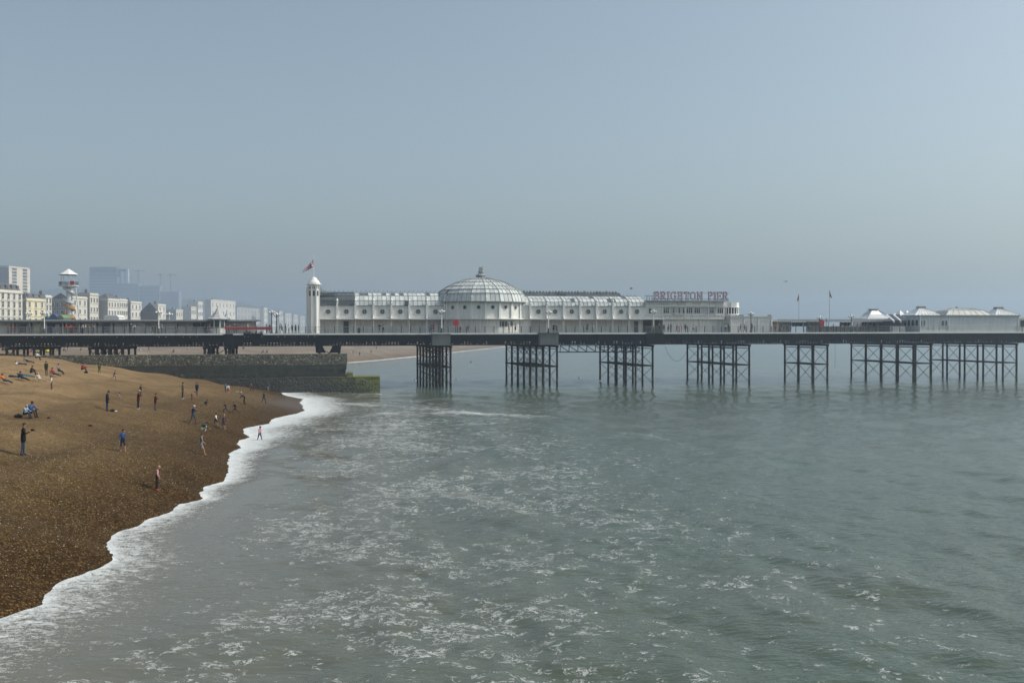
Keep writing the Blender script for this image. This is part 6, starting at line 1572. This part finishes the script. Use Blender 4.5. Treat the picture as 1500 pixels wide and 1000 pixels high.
    base = len(vv); vv += ex.v; ff += [tuple(i+base for i in f) for f in ex.f]; tags += [2]*len(ex.f)
    allz = min(v[2] for v in vv); sc = 1.0
    # scale so that standing height matches h (1.75 for the raw skeleton standing)
    raw = 1.74 if not child else 1.80; s = h/raw
    bm = bpy.data.meshes.new('person'); bm.from_pydata([((v[0])*s, v[1]*s, (v[2]-allz)*s) for v in vv], [], ff)
    bm.polygons.foreach_set('material_index', [int(t) for t in tags]); bm.polygons.foreach_set('use_smooth', [True]*len(ff)); bm.update()
    bpy.data.meshes.remove(me)
    hm_ = MB(); r = 0.098*hd
    vs = []; N = 12; rings = 6
    axu = (hdir - hw*0.35).normalized(); ax2 = lat; ax3 = axu.cross(ax2).normalized()
    c0 = head + hdir*0.022*hd - hw*0.012
    for j in range(rings+1):
        ph = math.pi/2 * (1 - j/rings*1.22)
        for i in range(N):
            t = 2*math.pi*i/N; rr = r*(1.0+0.05*math.sin(5*t+j)); vs.append(c0 + axu*(rr*math.sin(ph)) + (ax2*math.cos(t)*0.95+ax3*math.sin(t)*1.05)*(rr*math.cos(ph)))
    hm_.add(vs, [(j*N+i, j*N+(i+1)%N, (j+1)*N+(i+1)%N, (j+1)*N+i) for j in range(rings) for i in range(N)])
    hm2 = bpy.data.meshes.new('hair'); hm2.from_pydata([(v[0]*s, v[1]*s, (v[2]-allz)*s) for v in hm_.v], [], hm_.f); hm2.polygons.foreach_set('use_smooth', [True]*len(hm_.f)); hm2.update()
    hand_r = Vector(hands[1][0])+Vector(hands[1][1])*0.06; spot = Vector((hand_r.x*s, hand_r.y*s, (hand_r.z-allz)*s))
    return bm, hm2, spot
def cm(name, c): return mat('cloth_'+name, c, var=0.18, scale=6.0, rough=0.9, spec=0.15)
CL = dict(black=(0.012,0.013,0.016), navy=(0.018,0.025,0.055), blue=(0.03,0.075,0.22), jeans=(0.035,0.055,0.10), maroon=(0.10,0.012,0.018), red=(0.32,0.02,0.03), olive=(0.06,0.06,0.035), grey=(0.17,0.17,0.165),
          white=(0.62,0.62,0.60), pink=(0.50,0.25,0.30), coral=(0.55,0.12,0.10), purple=(0.10,0.035,0.16), beige=(0.42,0.35,0.26), orange=(0.45,0.14,0.02), teal=(0.02,0.10,0.12), lblue=(0.22,0.32,0.42), brown=(0.07,0.04,0.022), green=(0.045,0.07,0.03), tan=(0.25,0.18,0.11), yellow=(0.5,0.42,0.03))
SKIN = cm('skin', (0.42,0.25,0.17)); HAIRC = dict(dark=cm('hair_dark', (0.018,0.012,0.009)), brown=cm('hair_brown', (0.06,0.035,0.02)), grey=cm('hair_grey', (0.35,0.34,0.33)), blond=cm('hair_blond', (0.32,0.22,0.11)), white=cm('cap_white', (0.6,0.6,0.58)))
def cl(n): return cm(n, CL[n])
def person_at(P, facing, h, pose, top, bottom, shoe='black', hair='dark', label='', group=None, bagc=None, held=None, mesh=None, **kw):
    """facing: degrees, 0 = to the right of the picture, 90 = away from the camera, 180 = left, 270 = towards the camera"""
    bm, hm2, spot = mesh if mesh else body_mesh(pose, h, bag=bool(bagc), **kw)
    o = bpy.data.objects.new('person', bm); COL.objects.link(o)
    mats = [cl(top), cl(bottom), SKIN, cl(shoe) if shoe != 'bare' else SKIN, cl(bagc or 'black'), HAIRC[hair]]
    if not bm.materials:
        for m_ in mats: bm.materials.append(m_)
    else:
        for i, m_ in enumerate(mats): o.material_slots[i].link = 'OBJECT'; o.material_slots[i].material = m_
    o.location = P; o.rotation_euler = (0, 0, R_(facing)); tag(o, label, 'person', group)
    if mesh: o.scale = (h/1.75,)*3
    hh = bpy.data.objects.new('hair', hm2); COL.objects.link(hh); hh.parent = o
    if not hm2.materials: hm2.materials.append(HAIRC[hair])
    else: hh.material_slots[0].link = 'OBJECT'; hh.material_slots[0].material = HAIRC[hair]
    return o, spot
def bp(px, fy, hpx, pose, face, top, bottom, label, real=None, **kw):
    P = beach_hit(px, fy); h = hpx/F*P.y
    full = {'sit': 0.52, 'sit_hug': 0.52, 'recline': 0.42, 'lie': 0.2, 'crouch': 0.62, 'bend': 0.8}.get(pose, 1.0)
    h = real or min(1.95, max(0.9, h/full)); P.z -= 0.02
    return person_at(P, face, h, pose, top, bottom, label=label, **kw)
G = 'people on the beach'
_man, _sp = bp(34, 667, 51, 'hold', 20, 'black', 'jeans', 'man in a black jacket and dark jeans raising a small camera', coat=1, hair='brown', group=G)
_c, _s2 = math.cos(R_(20)), math.sin(R_(20)); _hp = _man.location + Vector((_sp.x*_c-_sp.y*_s2, _sp.x*_s2+_sp.y*_c, _sp.z))
tcam = Thing('hand_camera', tuple(_hp), 'small black camera held up by the man in the black jacket', 'camera', frame='world')
tcam.part('camera_body', MB().box(_hp.x-0.07, _hp.x+0.07, _hp.y-0.04, _hp.y+0.04, _hp.z-0.01, _hp.z+0.10), cm('black', CL['black'])); tcam.part('lens', MB().tube((_hp.x+0.07, _hp.y, _hp.z+0.045), (_hp.x+0.14, _hp.y, _hp.z+0.045), 0.035, 0.04, 10), cm('black', CL['black']))
bp(180, 662, 35.5, 'arm_back', 320, 'blue', 'navy', 'bare legged boy in a blue hooded top swinging one arm out', shorts=True, shoe='bare', hair='brown', child=True, group=G)
bp(230, 718, 37, 'stand_look', 15, 'pink', 'black', 'girl in a pale pink top and black leggings standing alone near the water', shoe='coral', hair='blond', bare_arms=True, child=True, group=G)
bp(157, 602, 30.5, 'stand_look', 10, 'black', 'jeans', 'man in a long black coat standing over a black and white bag', coat=1, group=G)
bp(171, 583.5, 7.5, 'crouch', 20, 'pink', 'pink', 'small child in pink crouching behind the black coated man', child=True, real=1.05, group=G)
bp(202.5, 599, 29, 'phone', 15, 'maroon', 'black', 'grey haired person in a maroon coat and white shoes', coat=1, hair='grey', shoe='white', group=G)
bp(206, 581, 18, 'stand', 60, 'olive', 'green', 'person in olive clothes standing behind the grey haired maroon coat', group=G)
bp(227.5, 600.5, 25, 'hold', 30, 'maroon', 'jeans', 'person in a maroon coat and blue jeans holding something to the chest', coat=1, group=G)
bp(267.5, 584, 24.5, 'stand', 10, 'olive', 'black', 'slim man in an olive top with black trousers and white shoes', shoe='white', group=G)
bp(280.5, 585.5, 16, 'bend', 30, 'pink', 'maroon', 'child in a pale top bending forward beside the navy coat', child=True, real=1.15, group=G)
bp(288.5, 579, 19, 'stand', 90, 'navy', 'jeans', 'person in a navy coat seen from behind', coat=1, group=G)
bp(300, 593.5, 7, 'crouch', 340, 'navy', 'black', 'dark clothed child crouching on the shingle', child=True, real=1.1, group=G)
bp(283, 621, 29.5, 'walk_arm', 0, 'navy', 'jeans', 'man in a white cap and blue jacket striding with a pink backpack', bagc='pink', hair='white', group=G)
bp(294.5, 666, 34, 'walk', 10, 'grey', 'grey', 'barefoot woman in a short grey dress', dress=True, bare_arms=True, shoe='bare', hair='brown', group=G)
bp(296, 633, 15, 'crouch', 10, 'green', 'white', 'person crouching in white trousers and a dark green top', real=1.6, bagc='teal', group=G)
bp(316, 624, 21, 'walk', 350, 'white', 'black', 'child in a white top and black shorts near the surf', shorts=True, shoe='bare', child=True, group=G)
bp(327, 629, 24, 'walk_arm', 10, 'purple', 'navy', 'child in a purple jacket and shorts pointing at the waves', shorts=True, shoe='bare', hair='blond', child=True, group=G)
bp(331, 605, 19, 'run', 190, 'maroon', 'jeans', 'runner in a maroon jacket crossing the shingle', group=G)
bp(345, 606, 20, 'run', 200, 'black', 'maroon', 'runner in a black coat with dark red trousers', coat=1, group=G)
bp(358.5, 592, 15.5, 'bend', 200, 'black', 'black', 'black clothed figure stooping near the wet apron', real=1.6, group=G)
bp(386.5, 590, 17.5, 'walk', 330, 'black', 'black', 'black clothed figure walking at the edge of the wet apron', group=G)
bp(380.5, 647, 25, 'walk', 320, 'pink', 'jeans', 'long haired child in blue leggings standing in the white surf', hair='brown', child=True, group=G)
bp(334, 577, 16, 'walk', 290, 'white', 'red', 'child in a white top and red shorts by the groyne foot', shorts=True, child=True, group=G)
bp(330.5, 574, 14, 'stand', 60, 'lblue', 'jeans', 'person in pale blue behind the red shorted child', group=G)
bp(368.5, 573, 11, 'walk', 200, 'coral', 'black', 'child in a coral top and black leggings under the groyne', child=True, real=1.35, group=G)
bp(393, 574, 14, 'stand', 250, 'blue', 'beige', 'child in a bright blue top under the groyne', child=True, shorts=True, group=G)
bp(145.5, 547, 14, 'walk', 300, 'green', 'green', 'child in green walking on the upper beach', child=True, real=1.35, group=G)
bp(167, 555, 12.5, 'run', 30, 'blue', 'purple', 'small child in blue running up by the groyne', child=True, real=1.2, group=G)
bp(120, 544.5, 11, 'sit_hug', 0, 'red', 'black', 'person in a red jacket sitting alone with a dark bag', group=G)
bp(79.5, 551, 15, 'recline', 330, 'red', 'jeans', 'person in red reclining with pale jeans stretched out', group=G)
bp(86.5, 548.5, 12, 'sit', 330, 'grey', 'black', 'person in grey sitting close beside the reclining red jacket', group=G)
bp(68, 550.5, 22, 'stand', 270, 'olive', 'olive', 'man in olive standing with a black bag on his back', bagc='black', group=G)
bp(75.5, 570.5, 20.5, 'stand', 200, 'white', 'maroon', 'long haired girl in white and maroon standing on the slope', hair='brown', child=True, group=G)
bp(58, 559, 14, 'recline', 325, 'beige', 'beige', 'person in beige sitting back with legs outstretched', hair='grey', shoe='bare', group=G)
bp(33, 557.5, 13, 'recline', 330, 'navy', 'navy', 'person in dark blue lying back on the slope', group=G)
bp(45, 549.5, 12, 'sit_hug', 10, 'black', 'black', 'person in black sitting hunched beside a blue towel', hair='brown', group=G)
bp(7, 561, 17, 'recline', 335, 'orange', 'jeans', 'person in an orange top sitting with jeans stretched out', hair='brown', group=G)
bp(29, 536, 7, 'lie', 350, 'white', 'black', 'person in white lying flat on the beach top', real=1.7, group=G)
bp(40, 532, 12, 'recline', 345, 'grey', 'navy', 'person in grey reclining near the shore end of the groyne', group=G)
bp(53, 527.5, 10, 'sit_hug', 0, 'white', 'black', 'person in a white top sitting at the shore end of the groyne', group=G)
bp(36, 612.5, 17, 'sit_hug', 345, 'lblue', 'navy', 'woman in a grey blue jacket sitting beside a man in blue', hair='grey', group=G)
bp(44, 611.5, 20, 'sit_hug', 340, 'blue', 'black', 'man in blue sitting upright with a white cup', group=G)
bp(392, 517.2, 9, 'sit_hug', 180, 'black', 'black', 'person in black sitting on the beach beside a blue jacket beyond the groyne', real=1.7, group=G)
bp(386, 517.4, 12, 'sit_hug', 200, 'blue', 'navy', 'person in bright blue sitting beyond the groyne top', real=1.75, group=G)
# small far figures reuse a few coarse bodies
LOW = {k: body_mesh(k, 1.75, voxel=0.05) for k in ('stand', 'walk', 'lean_rail', 'sit_hug', 'recline', 'hold')}
def far(P, face, pose, top, bottom, label, group, h=1.7, hair='dark'): return person_at(P, face, h, pose, top, bottom, label=label, group=group, mesh=LOW[pose], hair=hair)
GF = 'distant people on the far beach'
cols_ = ['black', 'navy', 'white', 'red', 'grey', 'lblue', 'maroon', 'olive', 'beige', 'jeans', 'coral', 'teal']
for i, (px, py, ps_) in enumerate([(3,515.5,'sit_hug'),(9,517,'recline'),(14,514,'stand'),(20,516.5,'sit_hug'),(27,517,'sit_hug'),(38,514.5,'sit_hug'),(44,518,'recline'),(78,514,'sit_hug'),(85,515,'recline'),(93,516,'sit_hug'),(99,513.5,'stand'),(118,516.5,'sit_hug'),(188,515.5,'sit_hug'),(206,515,'sit_hug'),(218,514.5,'walk'),(255,517,'sit_hug'),(275,513,'recline'),(356,512,'sit_hug'),(517,520,'stand'),(543.5,519,'walk'),(527,522,'stand'),(552,511.5,'sit_hug')]):
    t_, b_ = cols_[(i*5) % 12], cols_[(i*7+1) % 10]
    far(beach_hit(px, py), 40*i, ps_, t_, b_, 'tiny figure %s in %s and %s %s' % ({'sit_hug': 'sitting', 'recline': 'reclining', 'stand': 'standing', 'walk': 'walking'}[ps_], t_, b_, 'past the groyne end by the far surf' if px > 500 else ('beyond the groyne wall' if px > 110 else 'under the landward girder')), GF)
GP = 'people on the pier deck'
def where(px):
    for a, b, t_ in ((0, 150, 'by the landward shelter'), (150, 290, 'by the shelter end'), (290, 345, 'at the pointed roof kiosk'), (345, 450, 'on deck before the tower'), (450, 560, 'under the arcade veranda'), (560, 640, 'beside the dome wing'), (640, 700, 'near the dome red disc'), (700, 790, 'before the dome windows'), (790, 850, 'on the grey platform'), (850, 945, 'under the seaward wing'), (945, 1000, 'by the sign hall corner'), (1000, 1070, 'below the roof sign'), (1070, 1133, 'by the low white kiosk'), (1133, 1190, 'at the open shelter'), (1190, 1260, 'behind the shelter disc'), (1260, 1500, 'below the tent pavilion')):
        if a <= px < b: return t_
dk = [(97,2.5,'stand'),(104,2.0,'lean_rail'),(112,3,'walk'),(121,1.0,'stand'),(125,2.5,'hold'),(129,1.2,'stand'),(134,1.5,'stand'),(138,3,'walk'),(192,1,'stand'),(197,2,'lean_rail'),(213,1.5,'stand'),(224,0.8,'walk'),(227,2,'stand'),(232,1.4,'stand'),(237,1,'hold'),(300,1.5,'stand'),(306,1.2,'walk'),
 (335,1.5,'lean_rail'),(343,2,'stand'),(363,2,'stand'),(391,1.5,'stand'),(395,1.2,'hold'),(410,1.2,'stand'),(413,2,'walk'),(418,1.2,'stand'),(423,2.2,'hold'),(428,1,'stand'),(433,2.2,'walk'),(437,1.1,'stand'),(556,0.8,'lean_rail'),(561.5,0.8,'lean_rail'),(631.5,0.8,'lean_rail'),(635,0.9,'stand'),(674,1,'hold'),(685.5,1,'walk'),(745.5,1.2,'stand'),(755,1.5,'lean_rail'),
 (804,-0.6,'stand'),(811,-0.6,'lean_rail'),(815,-0.5,'lean_rail'),(860,0.8,'lean_rail'),(868.5,0.9,'stand'),(931,1.5,'stand'),(966,1,'walk'),(958,1,'stand'),(972.5,1.4,'stand'),(979,1,'lean_rail'),(983,1.3,'stand'),(991.5,1,'walk'),(998,1.2,'stand'),(1004,1.0,'walk'),(1015.5,1.2,'walk'),(1062.5,1,'lean_rail'),(1067,1.3,'stand'),(1084.5,1,'walk'),(1091,1.2,'walk'),(1101,1,'stand'),
 (1135.5,1.5,'stand'),(1141,2.5,'sit_hug'),(1144,2.2,'stand'),(1148,2.4,'hold'),(1152,2,'stand'),(1158,2,'lean_rail'),(1185,2,'stand'),(1206,1.2,'walk'),(1221,2,'stand'),(1231,2.3,'stand'),(1234,2,'stand'),(1246,1.5,'walk'),(1256,2,'stand'),(1264,2,'lean_rail')]
for i, (px, d, ps_) in enumerate(dk):
    t_, b_ = (cols_ + ['black', 'navy', 'black', 'white'])[(i*7+3) % 16], ['black', 'jeans', 'navy', 'black', 'grey'][i % 5]
    if px in (1135.5, 967): t_ = 'red'
    far(pw(ps(px, d), d, DZ+0.002), (0, 180, 250, 300, 20, 200)[i % 6] if ps_ != 'lean_rail' else 280, ps_, t_, b_, 'visitor in %s top and %s trousers %s %s' % (t_, b_, {'stand': 'standing', 'walk': 'walking', 'lean_rail': 'leaning', 'hold': 'idling', 'sit_hug': 'sitting'}[ps_], where(px)), GP, h=1.6+0.2*random.random(), hair=['dark', 'brown', 'dark', 'grey', 'blond'][i % 5])

# ------------------------------------------------------------------ things on the beach, gulls
def blob(name, px, py, size, c, label, cat, flat=0.5):
    P = beach_hit(px, py)
    t = Thing(name, (P.x, P.y, P.z), label, cat, frame='world')
    t.part('body', MB().ball((P.x, P.y, P.z+size*flat*0.6), size, 10, sx=1.25, sy=0.8, sz=flat), cm('bag_%s' % c, CL[c]), smooth=True)
    t.part('strap', MB().tube((P.x-size*0.6, P.y, P.z+size*flat*1.2), (P.x, P.y, P.z+size*flat*2.0), 0.02, n=5).tube((P.x, P.y, P.z+size*flat*2.0), (P.x+size*0.6, P.y, P.z+size*flat*1.2), 0.02, n=5), cm('black', CL['black']))
    return t
blob('bag', 164.5, 602.5, 0.2, 'black', 'black bag on the shingle at the feet of the black coated man', 'bag'); blob('bag', 168.5, 603, 0.16, 'white', 'white bag beside the black one on the shingle', 'bag')
blob('shoe_pair', 71, 612.5, 0.12, 'black', 'pair of dark shoes left on the shingle near the seated couple', 'shoes', 0.4); blob('dark_bundle', 132, 624, 0.16, 'black', 'small dark bundle lying alone mid beach', 'bundle', 0.35)
blob('rucksack', 126, 546, 0.22, 'black', 'dark rucksack by the lone red jacket', 'rucksack'); blob('rucksack', 27, 611, 0.26, 'black', 'black rucksack behind the seated couple', 'rucksack')
for px, py, w, c, lab in ((40, 550.5, 0.9, 'teal', 'blue green towel spread under the hunched person in black'), (24, 552, 0.6, 'black', 'dark mat by the reclining dark blue person')):
    P = beach_hit(px, py); t = Thing('beach_towel', tuple(P), lab, 'towel', frame='world'); m = MB(); vs = []
    for i in range(7):
        for j in range(4): x, y = P.x-w+2*w*i/6, P.y-0.4+0.8*j/3; vs.append((x, y, float(beach_z(x, y))+0.05+0.02*math.sin(3*i+j)))
    m.add(vs, [(i*4+j, (i+1)*4+j, (i+1)*4+j+1, i*4+j+1) for i in range(6) for j in range(3)]); t.part('cloth', m, cm('towel_'+c, CL[c])); 
    t.part('rolled_end', MB().tube((P.x-w, P.y-0.4, float(beach_z(P.x-w, P.y))+0.09), (P.x-w, P.y+0.4, float(beach_z(P.x-w, P.y))+0.09), 0.06, n=8), cm('towel_'+c, CL[c]))
P = beach_hit(64, 514.5); yt = Thing('beach_tent', tuple(P), 'yellow pop up tent on the shingle under the landward girder', 'tent', frame='world')
w = 13/F*P.y; hgt = 1.5
yt.part('canopy', MB().add([(P.x-w*0.5, P.y-0.8, P.z), (P.x+w*0.62, P.y-0.8, P.z), (P.x+w*0.62, P.y+1.4, P.z), (P.x-w*0.5, P.y+1.4, P.z), (P.x-w*0.1, P.y-0.3, P.z+hgt), (P.x+w*0.25, P.y-0.3, P.z+hgt*0.95), (P.x, P.y+0.8, P.z+hgt*0.8)], [(0,1,5,4),(1,2,5),(2,3,6,5),(3,0,4,6),(4,5,6)]), cm('yellow', CL['yellow']))
yt.part('door_flap', MB().add([(P.x-0.3, P.y-0.83, P.z+0.02), (P.x+0.5, P.y-0.83, P.z+0.02), (P.x+0.15, P.y-0.55, P.z+1.0)], [(0,1,2)]), cm('grey', CL['grey']))
def gull(P, face, span, label, flying=True, bank=0.0):
    t = Thing('gull', tuple(P), label, 'bird', 'gulls round the pier', frame='world', rz=R_(face))
    x, y, z = P; k = span/1.2
    t.part('body', MB().ball((x, y, z), 0.11*k, 8, sx=2.2, sy=0.85, sz=0.8).tube((x-0.2*k, y, z), (x-0.36*k, y, z-0.01), 0.05*k, 0.07*k, 6), cm('gull_white', (0.55,0.55,0.54)), smooth=True)
    t.part('head', MB().ball((x+0.26*k, y, z+0.05*k), 0.06*k, 6).tube((x+0.31*k, y, z+0.04*k), (x+0.38*k, y, z+0.02*k), 0.015*k, 0.004, 5), cm('gull_white', (0.55,0.55,0.54)), smooth=True)
    for s in (-1, 1):
        up = 0.22*k if flying else 0.02
        ym = 0.30*k if flying else 0.10*k; ye = 0.62*k if flying else 0.10*k
        w = t.part('wing', MB().plate((x+0.10*k, y+s*0.06*k, z+0.03), (x+0.16*k, y+s*ym, z+up), (x-0.02*k, y+s*ym, z+up), (x-0.12*k, y+s*0.06*k, z+0.03), 0.015).plate((x+0.16*k, y+s*ym, z+up), (x-0.12*k, y+s*ye, z+up*0.6), (x-0.16*k, y+s*(ye-0.03), z+up*0.6), (x-0.02*k, y+s*ym, z+up), 0.012), cm('gull_grey', (0.20,0.21,0.22)))
for i, (px, py, d, fl) in enumerate([(1151, 413, -8, 1), (925, 423, -12, 1), (607, 557, -2, 1), (668, 556, -2.5, 1), (848, 554, -3, 1), (880, 558, -4, 1), (690, 531, -6, 1)]):
    s, z = pp(px, py, d); gull(pw(s, d, max(z, 0.2)), (20, 160, 200, 10, 180, 30, 150)[i], 1.25, ['gull gliding high past the shelter flag poles', 'gull gliding above the seaward arcade roof', 'gull flapping on the landward side of the first sea trestle', 'gull on the seaward side of the first sea trestle', 'gull skimming between two trestles below the gantry', 'gull low by the gantry trestle foot', 'gull flying in the gap between the first two sea trestles'][i], True)
for i, (px, py) in enumerate(((348, 575), (353.5, 575.5))):
    P = beach_hit(px, py); gull((P.x, P.y, P.z+0.12), 20+60*i, 0.8, ['white gull standing on the shingle near the groyne foot', 'second white gull on the shingle with its head turned inland'][i], False)
